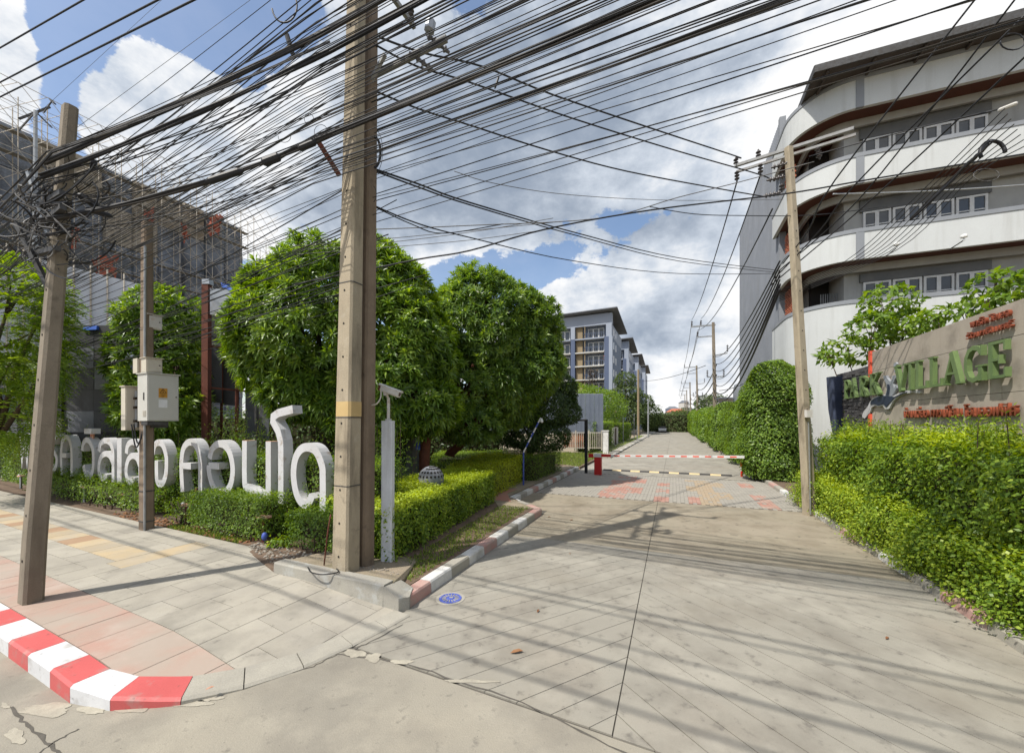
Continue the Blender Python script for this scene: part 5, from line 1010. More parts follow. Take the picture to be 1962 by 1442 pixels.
# ================================================================== OVERHEAD CABLES
def line3(p, q, sag, n=22):
    p, q = np.array(p), np.array(q); return [p + (q - p) * t + np.array([0, 0, -4 * sag * t * (1 - t)]) for t in np.linspace(0, 1, n)]
rc = random.Random(5)
G_A = 'thin cables sweeping past the twin pole along the main road'
zs = []
for lo, hi, n in ((5.60, 5.74, 4), (6.0, 6.25, 10), (6.4, 6.65, 9), (6.75, 7.2, 14), (7.3, 7.7, 13), (7.8, 8.25, 12), (8.4, 8.8, 3)):
    for k in range(n): zs.append((rc.uniform(lo, hi), lo))
STR = {5.60: 'lowest loose strand', 6.0: 'second strand from below', 6.4: 'strand beside the lumpy taped bundle', 6.75: 'strand above the lumpy taped bundle', 7.3: 'strand just under the thick dark bundle', 7.8: 'strand round the tan brown bundle', 8.4: 'topmost thin strand'}
for i, (z, zlo) in enumerate(zs):
    w = 3.78 + rc.uniform(-.32, .10) if i % 3 else 4.28 + rc.uniform(.25, .55)
    mid = Q(4.7, w, z); lz = z + rc.uniform(-.75, .15) - (.45 if z > 7 else .0); left = Q(24, w + rc.uniform(-.35, .9), lz); right = Q(-20, w + rc.uniform(-.5, .7), z + rc.uniform(-.3, .5))
    r = rc.choice((.0045, .0055, .007, .0085, .005)); p = line3(left, mid, rc.uniform(.06, .35), 16) + line3(mid, right, rc.uniform(.08, .34), 26)[1:]
    cab(p, r, rc.choice(('cable', 'cable', 'cable', 'cable_old')), 'cable', 'thin dark cable of the %s past the twin pole' % STR[zlo], G_A, 5, 1)
G_B = 'cables fanning out from the left pole to the twin pole'
for i in range(17):
    zL = rc.uniform(4.75, 5.95); a = Lp(zL) - NV3 * (.12 + rc.random() * .1) + MR * rc.uniform(-.1, .25); zb = 5.7 + (zL - 4.7) * 2.1 + rc.uniform(-.25, .3); b = Q(4.7, 3.9 + rc.uniform(-.2, .1), zb)
    lf = Q(24, 2.2 + rc.uniform(-.1, 1.0), zL + rc.uniform(-.3, .6)); rt = Q(-20, 4.0 + rc.uniform(-.3, .6), zb + rc.uniform(-.2, .3))
    p = line3(lf, a, rc.uniform(.1, .5), 12) + line3(a, b, rc.uniform(.03, .22), 12)[1:] + line3(b, rt, rc.uniform(.08, .32), 22)[1:]
    cab(p, rc.choice((.0045, .006, .0075)), rc.choice(('cable', 'cable', 'cable_old')), 'cable', 'dark cable clamped at the left pole and rising to the twin pole', G_B, 5, 1)
def bundle(label, a, b, c, sag1, sag2, r, nst, mat='cable_old'):
    P = line3(a, b, sag1, 16) + line3(b, c, sag2, 24)[1:]; t = thing('cable_bundle', label, 'cable bundle', tuple(P[0]))
    t_P = P; rr = random.Random(int(r * 1e4) + nst)
    for k in range(nst):
        o = np.array([rr.uniform(-r, r) * .4, rr.uniform(-r, r) * .4, rr.uniform(-r, r)]); mb = MB(); mb.tube([p + o * (.7 + .3 * math.sin(i * .9 + k)) for i, p in enumerate(P)], r * rr.uniform(.28, .45), 5); mb.build('strand', MT[mat if k % 2 else 'cable'], t, smooth=True)
    return P
bundle('thick tan brown bundle of lashed cables crossing the upper part of the twin pole', Lp(5.75) + MR * .1 - NV3 * .2, Q(4.6, 3.82, 7.95), Q(-18, 4.2, 8.4), .05, .2, .044, 9)
bundle('second thick dark bundle just under the tan brown bundle', Lp(5.55) + MR * .1 - NV3 * .22, Q(4.6, 3.8, 7.62), Q(-18, 4.0, 8.0), .06, .2, .034, 7, 'cable')
LP_ = bundle('lumpy taped bundle passing the twin pole at half its visible height', Lp(5.0) + MR * .15 - NV3 * .2, Q(4.6, 3.86, 6.52), Q(-18, 4.0, 6.7), .14, .2, .034, 7)
bundle('pale grey bundle climbing from the left pole cluster', Q(13, 1.7, 5.2), Lp(5.5) - NV3 * .25 + MR * .6 + [0, 0, .2], Q(4.6, 3.8, 7.75), .2, .05, .022, 4, 'cable_grey')
# taped joints and splice boxes on the bundles
def splice(label, p, q, r, name='splice_box', mat='cable'):
    mb = MB(); p, q = np.array(p), np.array(q); mb.tube([p, p + (q - p) * .12, p + (q - p) * .88, q], [r * .5, r, r, r * .5], 8); tag(mb.build(name, MT[mat], None), label, 'splice box')
splice('fat taped joint on the lumpy bundle left of the twin pole', LP_[11], LP_[12], .055); splice('long taped joint on the lumpy bundle farther left', LP_[8], LP_[10], .044); splice('short taped joint on the lumpy bundle beside the twin pole', LP_[13], LP_[14], .045)
splice('black splice box hanging left above the twin pole', at(548, 62, 5.8), at(562, 108, 5.8), .035); splice('small dark splice tube dangling from the sagging line right of the twin pole', at(956, 146, 6.6), at(948, 170, 6.6), .018)
splice('dark box clamped right of the left pole', at(172, 312, 5.1), at(186, 318, 5.15), .07); splice('dark box low on the left pole crossarm', at(150, 372, 5.1), at(190, 398, 5.2), .045); splice('dark arm end box below the left pole crossarm', at(165, 400, 5.1), at(215, 415, 5.2), .035)
splice('drooping pale terminal tube at the arm end on the twin pole', at(826, 40, 5.55), at(822, 62, 5.55), .075, mat='panel_light')
for (n_, a, lab) in ((4, at(784, 100, 5.9), 'ribbed grey insulator string hanging off the nearer arm right of the twin pole'), (4, at(815, 64, 5.7), 'ribbed grey insulator string hanging off the farther arm right of the twin pole')):
    mb = MB(); insulator(mb, a, tuple(VR * .55 + UR * .6 + np.array([0, 0, -.32])), n_, .05, .085); tag(mb.build('insulator_string', MT['insul_grey']), lab, 'insulator')
# curls of loose wire
def loop(label, px, py, d, rx, ry, a0=0, a1=6.0, r=.007, mat='cable'):
    pts = [at(px + rx * math.cos(a), py - ry * math.sin(a), d + .04 * math.sin(a)) for a in np.linspace(a0, a1, 14)]; cab(pts, r, mat, 'wire_loop', label, None, 5, 1, 'wire loop')
loop('tall black loop of cable over the splice box at the top of the photo', 545, 12, 5.8, 24, 32, 3.3, 6.9, .012); loop('thick black cable arc at the right side of the twin pole', 716, 292, 6.05, 13, 30, -1.5, 1.5, .02)
loop('thin wire ring under the lumpy bundle beside the twin pole', 615, 253, 5.8, 13, 14, 0, 6.2, .004); loop('thin wire curl under the taped joint', 545, 262, 5.75, 12, 11, 3, 6.4, .004); loop('small curl of wire at the right edge of the twin pole', 715, 372, 6, 6, 15, -1.4, 1.5, .005)
loop('thin arc of wire outside the thick cable arc', 720, 290, 6.05, 13, 40, -1.4, 1.3, .004); loop('thin ring above the lumpy bundle', 592, 228, 5.8, 9, 10, 0, 6.2, .004)
# lines from the twin pole across the street to the leaning pole
def rline(lab, pts, r=.013, mat='cable', res=5): cab(pts, r, mat, 'cable', lab, None, 6, res)
rline('highest twisted line from the twin pole to the leaning pole', [at(727, 72, 6.0), at(812, 102, 6.6), at(925, 128, 7.2), at(1060, 182, 7.9), at(1260, 250, 9.2), at(1412, 300, 11.25), tuple(ins['a'])], .017)
rline('middle twisted line from the twin pole to the leaning pole', [at(715, 84, 6.1), at(800, 128, 6.6), at(900, 158, 7.1), at(1100, 228, 8.2), at(1300, 290, 9.6), at(1460, 336, 10.5), tuple(ins['f'])], .016)
rline('lower twisted line from the twin pole to the leaning pole', [at(712, 172, 6.2), at(800, 208, 6.7), at(900, 240, 7.3), at(1050, 288, 8.1), at(1200, 328, 9), at(1380, 362, 10.0), tuple(ins['g'])], .016)
rline('long drooping pair of wires to the grey tower, upper wire', [at(712, 322, 6.2), at(800, 352, 7), at(900, 388, 8), at(1100, 445, 11), at(1300, 494, 16), at(1490, 518, 22)], .017, 'cable')
rline('long drooping pair of wires to the grey tower, lower wire', [at(714, 326, 6.2), at(800, 358, 7), at(905, 394, 8), at(1100, 450, 11), at(1300, 500, 16), at(1488, 522, 22)], .015)
rline('wire dipping lower behind the domed tree towards the grey tower', [at(712, 392, 6.3), at(800, 428, 7), at(900, 455, 8), at(1100, 500, 11), at(1300, 524, 16), at(1490, 524, 22)], .013)
rline('wire branching just under the dipping wire', [at(713, 394, 6.3), at(790, 430, 7), at(850, 447, 7.6), at(960, 430, 8.5)], .010)
rline('nearly straight thick line low across the sky from behind the big tree to the right', [at(560, 545, 8.6), at(640, 530, 8.4), at(800, 497, 8.2), at(900, 480, 8.1), at(1050, 438, 8.2), at(1250, 402, 8.4), at(1500, 372, 8.6), at(1660, 345, 8.4), at(1980, 292, 8)], .016)
rline('second line leaving the low straight line towards the right building', [at(700, 440, 8.8), at(900, 432, 8.7), at(1150, 418, 8.7), at(1300, 378, 9), at(1420, 348, 9.6), at(1560, 310, 9)], .010, 'cable_grey')
rline('slack wire from the low line across the pole top to the building', [at(1245, 396, 9), at(1330, 410, 9.4), at(1420, 413, 10), at(1560, 412, 10.4), at(1700, 395, 10.6)], .010)
rline('faint wire curving across the middle sky', [at(870, 328, 7.5), at(950, 352, 8), at(1100, 374, 9), at(1300, 384, 11), at(1500, 382, 13)], .007, 'cable_grey')
for k, (y0, y1, y2) in enumerate(((460, 452, 440), (468, 455, 432), (476, 470, 452))): rline('faint level wire over the big tree, %s of three' % ('top', 'middle', 'bottom')[k], [at(560, y0 + 12, 9), at(712, y0, 9), at(900, y1 - 10, 9), at(1060, y2 - 14, 9)], .007, 'cable_grey')
# three high lines at upper left, and thin strays
for k, (y0, x1) in enumerate(((92, 160), (158, 303), (186, 372))):
    b = np.array(on_w(x1, 0, 3.7)); m = np.array(on_w(0, y0, 3.7)); cab([m + (m - b) * 3, m, b, b + (b - m) * 2], .017, 'cable', 'cable', '%s heavy line crossing the blue sky at the upper left' % ('first', 'second', 'third')[k], None, 6, 1)
rline('faint hair thin wire over the white cloud at the upper left', [at(120, 265, 12), at(480, 0, 12)], .006, 'cable_grey', 1); rline('second hair thin wire left of the white cloud', [at(60, 230, 14), at(310, 0, 14)], .005, 'cable_grey', 1)
for k in range(11):
    a = at(-20, 165 + k * 13, 15 - k * .4); b = at(185 + rc.uniform(-40, 60), 262 + k * 14, 13); cab(line3(a, b, .12, 8), .008, 'cable_old', 'cable', 'thin wire slanting down behind the left pole from the upper left edge', 'wires slanting down behind the left pole', 4, 1)
for k in range(16):
    zb = rc.uniform(4.1, 5.3); w = rc.uniform(4.2, 6.5); cab(line3(Q(30, w + 1, zb + rc.uniform(-.3, .6)), Q(4.9, w - rc.uniform(0, .5) if w > 4.6 else 4.62, zb + rc.uniform(.5, 1.3)), rc.uniform(.1, .5), 14), rc.choice((.008, .010)), 'cable', 'cable', 'cable crossing low in front of the scaffolded building', 'cables crossing in front of the scaffolded building', 5, 1)
for k in range(7):                                          # power lines strung over the carriageway, higher than the picture reaches
    w = -1.75 + (.0, .22, .65, .8, 1.3, 1.85, 2.0)[k] + rc.uniform(-.05, .05); z = 8.6 + rc.uniform(-.4, .5); cab(line3(Q(34, w + .6, z + .6), Q(-26, w - .3, z + .5), .9, 20), (.022, .015, .026, .015, .015, .022, .016)[k], 'cable', 'cable', 'power line high above the carriageway, known from its shadow on the drive', 'power lines high above the carriageway', 5, 1)
# the knot of leads round the left pole
mb = MB()
for k in range(85):
    c = Lp(rc.uniform(4.5, 5.6)) + MR * rc.gauss(-.08, .22) + NV3 * rc.gauss(-.12, .08); d = np.array([rc.gauss(0, .2), rc.gauss(0, .08), rc.gauss(0, .14)]); e = np.array([rc.gauss(.1, .25), rc.gauss(0, .08), rc.gauss(.05, .14)])
    P = [c, c + d + [0, 0, rc.uniform(-.16, .1)], c + d + e, c + d * .3 + e * 1.5]; out = []
    P = [np.array(q) for q in P]
    for t in np.linspace(0, 1, 11): out.append(P[0] * (1 - t) ** 3 + P[1] * 3 * t * (1 - t) ** 2 + P[2] * 3 * t * t * (1 - t) + P[3] * t ** 3)
    mb.tube(out, rc.choice((.005, .007, .010)), 4, rc.choice((0, 0, 0, 1, 2)))
tag(mb.build('wire_tangle', [MT['cable'], MT['cable_old'], MT['cable_grey']], None), 'dense knot of leads and loops wrapped round the upper left pole', 'wire tangle', kind='stuff')
# from the leaning pole up to the unseen pole at the right, and down the street
for k, (x, y, xe, ye) in enumerate(((1600, 345, 1962, -120), (1690, 330, 1990, -60), (1640, 352, 1985, 8), (1725, 332, 1995, 80))):
    rline('%s of the heavy lines rising steeply to the upper right corner' % ('first', 'second', 'third', 'fourth')[k], [at(1500 - 8 * k, 505 + 14 * k, 11), at((x + 1500) / 2, (y + 505) / 2 + 14, 9.6), at(x, y, 8.2), at(xe, ye, 5.6)], .016)
for k in range(8): rline_p = [at(1492, 556 + k * 3, 11.4), at(1620 + k * 14, 500 - k * 3, 9.4), at(1760 + 14 * k, 372 - 4 * k, 7.6), at(1925 + 6 * k, 208 + 10 * k, 6.2)]; cab(rline_p, .008, rc.choice(('cable', 'cable_old')), 'cable', 'thin lead running from the leaning pole to the clamp at the right edge', 'thin leads to the clamp at the right edge', 5, 6)
bundle('black taped bundle slanting across the right building windows', at(1745, 420, 8.6), at(1850, 318, 7.6), at(1900, 270, 7.0), .02, .02, .05, 6, 'cable')
loop('heavy black coil hanging before the right building', 1902, 292, 7.0, 24, 22, 0, 3.6, .03); loop('thin pale ring of wire near the heavy coil', 1890, 335, 7.0, 25, 12, 0, 6.2, .006, 'cable_grey'); loop('black wire ring high at the right edge', 1940, 80, 6.2, 24, 16, 0, 6.2, .01)
splice('pale clamp bar holding leads at the right edge', at(1912, 212, 6.3), at(1950, 197, 6.1), .03, 'clamp_bar', 'cctv'); rline('lead entering the pale clamp bar from the left', [at(1550, 300, 8.6), at(1740, 250, 7.4), at(1912, 210, 6.3)], .011)
cab(line3(at(1596, 372, 10.3), at(1990, 352, 10.2), .05), .02, 'galv', 'service_pipe', 'pale service line running level along the balcony band', cat='service line')
for k, (p, q) in enumerate(((ins['c'], FT[0] - VR * 1.85 + [0, 0, .45]), (ins['d'], FT[0] - VR * 1.05 + [0, 0, .45]), (np.array(at(1480, 400, 10.4)), FT[0] - VR * 1.35 + [0, 0, -.6]))): cab(line3(p, q, .5 + .15 * k, 18), .02, 'cable', 'cable', '%s bare line from the leaning pole down the street to the nearest tall pole' % ('left', 'middle', 'right')[k], None, 5, 1)
for k in range(7):
    p = np.array(at(1494, 500 + k * 9, 10.6)); q = FT[0] + np.array([0, 0, -3.2 - .62 * k]); cab(line3(p, q, .9 + .12 * k, 20), .022 if k < 5 else .035, 'cable', 'cable', 'sagging service cable from the leaning pole down the street past the grey tower', 'sagging service cables past the grey tower', 5, 1)
for i in range(len(FT) - 1):
    for k, (o, z) in enumerate(((-1.85, .35), (-1.05, .35), (-1.35, -.7), (.3, -4.), (.3, -5.), (.3, -6.))): cab(line3(FT[i] + VR * o + [0, 0, z], FT[i + 1] + VR * o + [0, 0, z], .6 if k < 3 else .9, 10), .03 if k < 3 else .05, 'cable_grey' if k < 3 else 'cable', 'cable', ('line strung between the nearest and second street poles', 'line strung between the second and third street poles', 'line strung between the third and fourth street poles', 'line strung between the fourth and farthest street poles')[i], 'lines between the far street poles', 4, 1)
cab(line3(at(1352, 700, 43), at(1230, 730, 66), .4), .035, 'cable', 'cable', 'slack line from the nearest tall street pole over to the tan stained pole', n=4, res=1)
cab(line3(at(1378, 748, 30), at(1424, 735, 31), .1), .03, 'cable', 'cable', 'short line from the grey tower foot over the hedge', n=4, res=1)

# ================================================================== NAME WALL
VW = 5.0; EX = -UR                                           # letters read towards the viewer along the wall
nw = thing('name_wall', 'long beige panelled name wall with green lettering behind the right hedge', 'sign wall', S(9, VW, .1))
def wp(px, py, dv=0.): return np.array(on_v(px, py, VW - dv))
ux = lambda px: float(np.dot(wp(px, 800)[:2], Uv))
uA, uB = ux(1671), 2.2; mb = MB(); wprism(mb, [(uB, VW + .03), (uA, VW + .03), (uA, VW + .35), (uB, VW + .35)], .1, 4.40, S); mb.build('wall_core', MT['joint'], nw)
zr = [.1, 1.35, 2.42, 2.98, 3.86, 4.41]; nu = [uB + (uA - uB) * k / 5 for k in range(6)]
for i in range(5):
    for j in range(5):
        mb = MB(); wprism(mb, [(nu[i] + .004, VW), (nu[i + 1] - .004, VW), (nu[i + 1] - .004, VW + .04), (nu[i] + .004, VW + .04)], zr[j] + .004, zr[j + 1] - .004, S); mb.build('stone_panel', MT['sign_conc'], nw)
uC = ux(1606); mb = MB(); wprism(mb, [(uA + .13, VW + .05), (uC, VW + .05), (uC, VW + .4), (uA + .13, VW + .4)], .1, 4.05, S); mb.build('slate_backing', MT['slate'], nw)
mb = MB(); z = .1; rr = random.Random(3)
while z < 4.02:
    h = rr.uniform(.045, .085); u = uA + .13
    while u < uC - .05:
        l = rr.uniform(.18, .5); e = min(u + l, uC); pr_ = rr.uniform(0, .045); wprism(mb, [(u, VW - pr_), (e - .006, VW - pr_), (e - .006, VW + .06), (u, VW + .06)], z, min(z + h - .006, 4.06), S); u = e
    z += h
mb.build('slate_stone', MT['slate'], nw, kind='stuff')
mb = MB(); wprism(mb, [(uA, VW - .04), (uA + .12, VW - .04), (uA + .12, VW + .3), (uA, VW + .3)], 3.72, 4.44, S); wprism(mb, [(uA - .0, VW - .045), (uA + .12, VW - .045), (uA + .12, VW + .3), (uA - .0, VW + .3)], .1, 2.72, S); mb.build('orange_strip', MT['orange_strip'], nw)
t = thing('sheet_column', 'tall dark blue sheet wrapped column at the left end of the name wall', 'column', S(uC + .5, VW, .1)); cS = wp(1595, 800, .15); mb = MB(); rings = []
for z, wdt in ((.1, .5), (1.0, .48), (1.9, .46), (2.9, .56), (3.95, .60)): rings.append(cring((cS[0] + (.12 if z < 2 else 0) + .06 * math.sin(z * 3), cS[1] - .3 + .05 * math.cos(z * 2)), wdt, .34, .06, -A0 * .5, z))
mb.loft(rings); mb.build('sheet', MT['navy_sheet'], t)
def serif(ch):
    st_, th_ = .19, .085; B = lambda x0, x1, y: [[(x0, y), (x1, y)], .05]
    if ch == 'P': return [[[(.2, 0), (.2, 1)], st_], [[(.2, .955), (.55, .955), (.78, .86), (.8, .72), (.74, .58), (.55, .49), (.2, .49)], .10], B(.02, .42, .025), B(.02, .3, .975)]
    if ch == 'R': return [[[(.2, 0), (.2, 1)], st_], [[(.2, .955), (.55, .955), (.76, .86), (.78, .73), (.7, .6), (.5, .52), (.2, .52)], .10], [[(.42, .52), (.86, .0)], .17], B(.02, .4, .025), B(.02, .3, .975), B(.72, 1., .025)]
    if ch == 'A': return [[[(.08, 0), (.5, 1)], th_], [[(.46, 1), (.86, 0)], .2], [[(.22, .34), (.7, .34)], .07], B(0, .25, .025), B(.7, 1, .025)]
    if ch == 'K': return [[[(.2, 0), (.2, 1)], st_], [[(.25, .42), (.8, .98)], th_], [[(.40, .58), (.86, 0)], .19], B(.02, .4, .025), B(.02, .4, .975), B(.62, .96, .975), B(.68, 1, .025)]
    if ch == 'V': return [[[(.14, 1), (.54, 0)], .2], [[(.5, 0), (.9, 1)], th_], B(0, .34, .975), B(.72, 1, .975)]
    if ch == 'I': return [[[(.5, 0), (.5, 1)], .34], B(.1, .9, .025), B(.1, .9, .975)]
    if ch == 'L': return [[[(.26, 0), (.26, 1)], st_ + .03], [[(.26, .04), (.92, .04)], .085], [[(.91, .0), (.91, .25)], .09], B(.06, .46, .975)]
    if ch == 'G': return [[[(.84, .78), (.72, .92), (.5, .97), (.3, .9), (.17, .7), (.15, .5), (.17, .3), (.3, .1), (.5, .03), (.7, .08), (.82, .2)], .14], [[(.82, .0), (.82, .42)], .16], [[(.86, .70), (.86, 1)], .06], B(.62, 1, .42)]
    if ch == 'E': return [[[(.26, 0), (.26, 1)], st_ + .02], [[(.26, .96), (.88, .96)], .08], [[(.26, .5), (.66, .5)], .07], [[(.26, .04), (.9, .04)], .08], [[(.87, .98), (.87, .72)], .07], [[(.9, .02), (.9, .27)], .07], [[(.66, .38), (.66, .62)], .06]]
def word(txt, spans, z0, z1, mat, th=.075):
    for ch, (xa, xb) in zip(txt, spans):
        ua, ub = ux(xa), ux(xb); wd = ua - ub; hh = z1 - z0
        if len(txt) == 4: lab = 'green serif letter %s of PARK on the slate end of the name wall' % ch
        mb = MB(); o = np.array(S(ua, VW - .055, z0))
        for k, (pts, w) in enumerate(serif(ch)): mb.stroke([(x * wd, y * hh) for x, y in pts], w * (wd if abs(pts[0][0] - pts[-1][0]) < .3 and len(pts) == 2 and ch != 'I' else wd if ch != 'I' else wd) if abs(pts[0][1] - pts[-1][1]) > .02 or len(pts) > 2 else w * hh, o - VR * .0017 * k, EX, (0, 0, 1), -VR * th)
        mb.build('raised_letter', MT[mat], nw)
word('PARK', ((1626.5, 1638), (1637.5, 1651), (1656, 1674), (1676, 1699)), 3.21, 3.78, 'green_letter')
word('VILLAGE', ((1726, 1751), (1751, 1764), (1765, 1793), (1793, 1822), (1822, 1861), (1862, 1906), (1907, 1953)), 3.21, 3.82, 'green_letter')
def thai(body, uL, zb, size, mat, name, maxw=None):
    c = bpy.data.curves.new(name, 'FONT'); c.body = body; c.size = size; c.extrude = .022; c.offset = .003; c.resolution_u = 2; o = bpy.data.objects.new(name, c); COL.objects.link(o)
    bpy.context.view_layer.update(); me = bpy.data.meshes.new_from_object(o.evaluated_get(bpy.context.evaluated_depsgraph_get())); bpy.data.objects.remove(o); me.materials.clear(); me.materials.append(MT[mat])
    xs = [v.co.x for v in me.vertices]; sx = (maxw / (max(xs) - min(xs))) if maxw else 1
    b = np.array(OFF[nw.name]); base = np.array(S(uL, VW - .05, zb)) - b
    for v in me.vertices: p = base + EX * (v.co.x * sx) + np.array([0, 0, v.co.y]) - VR * v.co.z; v.co = tuple(p)
    me.name = name; r = bpy.data.objects.new(name, me); COL.objects.link(r); r.parent = nw; r['kind'] = 'stuff'; return r
thai('พาร์ค วิลเลจ', ux(1868), 4.19, .17, 'orange_letter', 'thai_name', ux(1868) - ux(1945)); thai('รัตนาธิเบศร์', ux(1860), 4.0, .15, 'orange_letter', 'thai_place', ux(1860) - ux(1950))
thai('บ้านเดี่ยว ทาวน์โฮม โฮมออฟฟิศ', ux(1738), 2.60, .27, 'orange_letter', 'thai_line', ux(1738) - ux(1958))
def emb(pts, mat, lift, th, name):
    mb = MB(); o = np.array(S(ux(1740), VW - lift, 0)); q = [((ux(1740) - ux(1620 + x / 7.211)), wp(1620 + x / 7.211, 640 + y / 7.211)[2]) for x, y in pts]; mb.extr(q, o, EX, (0, 0, 1), tuple(-VR * th)); mb.build(name, MT[mat], nw)
wing = [(262, 1120), (290, 1060), (340, 1000), (380, 920), (430, 870), (520, 830), (600, 835), (700, 850), (760, 820), (860, 782), (970, 765), (1085, 795), (1080, 815), (970, 805), (860, 822), (760, 862), (690, 930), (640, 1030), (585, 1035), (550, 985), (500, 1000), (440, 985), (395, 1010), (370, 1080), (300, 1165), (270, 1150)]
emb(wing, 'letter', .01, .045, 'emblem_outline')
navy = [(385, 975), (400, 920), (450, 880), (530, 850), (620, 850), (720, 865), (800, 830), (900, 795), (900, 803), (800, 845), (720, 880), (650, 960), (610, 1005), (570, 965), (500, 985), (440, 965)]
emb(navy, 'navy', .058, .012, 'emblem_body')
emb([(590, 840), (615, 760), (610, 690), (570, 610), (560, 575), (600, 570), (630, 620), (660, 655), (690, 620), (680, 580), (720, 565), (735, 600), (700, 680), (715, 740), (745, 700), (755, 740), (720, 800), (690, 850), (640, 860)], 'panel_light', .012, .05, 'emblem_figure'); emb([(610, 840), (628, 760), (625, 690), (650, 690), (660, 740), (650, 840)], 'navy', .064, .01, 'emblem_shade')  # last piece: narrow navy strip laid on the emblem figure
emb([(705, 400), (735, 385), (745, 410), (725, 440), (750, 450), (735, 520), (705, 525), (720, 470), (700, 440)], 'panel_light', .012, .04, 'emblem_spark')

# ================================================================== RIGHT BUILDING
FX = np.array([.931, -.364, 0]); INW = np.array([.364, .931, 0]); AP = np.array(at(1645, 808, 17.0)); AP[2] = 0; RR = 2.2; CC = AP + INW * RR
bd = thing('balcony_building', 'white building with curved balcony bands and brown soffits on the right', 'building', (float(CC[0]), float(CC[1]), 0))
def path(off):                                               # outline of a storey, inset by off
    r = RR - off; P = []
    for L in (2.6, 1.2, .3): P.append(CC - FX * r + UR * L)
    a0 = math.atan2(-FX[1], -FX[0]); a1 = math.atan2(-INW[1], -INW[0])
    if a1 < a0: a1 += 2 * math.pi
    if r > .05:
        for t in np.linspace(0, 1, 15): a = a0 + (a1 - a0) * t; P.append(CC + np.array([math.cos(a), math.sin(a), 0]) * r)
    else: P = [p for p in P] + [CC - INW * r]
    for L in (6, 12, 20, 30): P.append(CC - INW * r + FX * L)
    return P
def band(name, o0, o1, z0, z1, mat, parent=bd):
    a, b = path(o0), path(o1); mb = MB(); mb.loft([[(*p[:2], z0), (*p[:2], z1), (*q[:2], z1), (*q[:2], z0)] for p, q in zip(a, b)]); return mb.build(name, MT[mat], parent)
def inner_path(off):                                         # square recessed wall behind the balconies
    c = CC + FX * off * .2 - INW * (RR - off) + FX * 0; return [CC - FX * (RR - off) + UR * 9, CC - FX * (RR - off) - INW * (RR - off) * .0, ]
levels = [(3.2, 7.66), (9.56, 10.72), (12.86, 14.0), (16.15, 17.35)]
for i, (z0, z1) in enumerate(levels):
    b_ = band('balcony_band', 0, .16, z0 if i else .0, z1, 'bld_white')
    band('coping', -.03, .19, z1 + .002, z1 + .17, 'bld_grey', b_)
    if i:
        band('soffit', .165, 2.12, z0 + .05, z0 + .17, 'soffit'); band('beam', .90, 1.02, z0 - .28, z0 + .045, 'bld_wall')
WO = 1.05                                                      # recessed wall
WA = CC - INW * (RR - WO); zf = [(7.68, 9.55), (10.75, 12.85), (14.05, 16.15)]
def wpt(x, y, z): return WA + FX * x + INW * y + np.array([0, 0, z])
def wbox(mb, x0, x1, y0, y1, z0, z1): mb.prism(ccw([tuple(wpt(x, y, 0)[:2]) for x, y in ((x0, y0), (x1, y0), (x1, y1), (x0, y1))]), z0, z1)
mb = MB(); wbox(mb, -.1, 30, .16, 8, 0, 17.4); wbox(mb, -.9, 30, 2.2, 8, 0, 17.4); mb.build('inner_wall', MT['bld_wall'], bd)
mb = MB(); wbox(mb, -.88, -.12, 1.9, 2.18, 7.7, 16.1); mb.build('corner_recess', MT['dark_room'], bd)  # dark slab added in the recess, its shade put into the colour
bays = [(.55, 4.75), (6.2, 10.4), (11.8, 16.0)]
for fi, (za, zb) in enumerate(zf):
    ztop = levels[fi + 1][0] - .28
    for bi, (xa, xb) in enumerate(bays):
        if fi == 0: z0, z1 = 7.85, ztop - .02
        else: z0, z1 = za + .1, ztop
        mb = MB(); wbox(mb, xa - .08, xb + .08, .05, .157, z1 - (.40, .52, .50)[fi], z1 - .02); mb.build('transom_panel', MT['transom'], bd)
        zt = z1 - (.42, .54, .52)[fi]; zb_ = zt - (1.2, 1.1, 1.05)[fi]
        for k in range(4):
            x0 = xa + (xb - xa) * k / 4 + .03; x1 = xa + (xb - xa) * (k + 1) / 4 - .03
            mb = MB(); f_ = .085
            wbox(mb, x0, x1, .06, .15, zt - f_, zt); wbox(mb, x0, x1, .06, .15, zb_, zb_ + f_)
            for xx in (x0, (x0 + x1) / 2 - .07, x1 - f_): wbox(mb, xx, xx + (f_ if xx != (x0 + x1) / 2 - .07 else .14), .058, .148, zb_ + .002, zt - .002)
            wbox(mb, x0 + .09, x1 - .09, .07, .13, (zt + zb_) / 2 - .09, (zt + zb_) / 2 - .045); fr = mb.build('window', MT['frame_white'], bd)
            mb = MB(); wbox(mb, x0 + .05, x1 - .05, .10, .12, zb_ + .05, zt - .05); mb.build('pane', MT['glass'], fr)
for x in (.05, 5.4, 11.1, 16.8):                              # pilasters on the bands
    for (z0, z1) in levels[1:]:
        mb = MB(); p = CC - INW * RR + FX * x; mb.prism(ccw([tuple((p + FX * a + INW * b)[:2]) for a, b in ((-.14, -.025), (.14, -.025), (.14, .1), (-.14, .1))]), z0 - .01, z1 + .001); mb.build('pilaster', MT['bld_grey'], bd)
for z0, z1 in ((7.9, 9.5), (10.95, 12.6), (14.1, 15.6)):                                # brick screens at the corner
    mb = MB(); n = int((z1 - z0) / .12)
    for r_ in range(n):
        for k in range(5):
            c = CC - FX * (RR - .45) + UR * (.1 + k * .34 + (.1 if r_ % 2 else 0)); mb.box((c[0], c[1], z0 + r_ * .12 + .05), (.12, .22, .07), -A0)
    mb.build('brick_screen', MT['brick'], bd, kind='stuff')
mb = MB()
for k in range(9): c = wpt(-.75 + .09 * k, .9, 7.7); mb.box((c[0], c[1], 8.25), (.03, .03, .9))
mb.build('stair_rail', MT['galv'], bd)
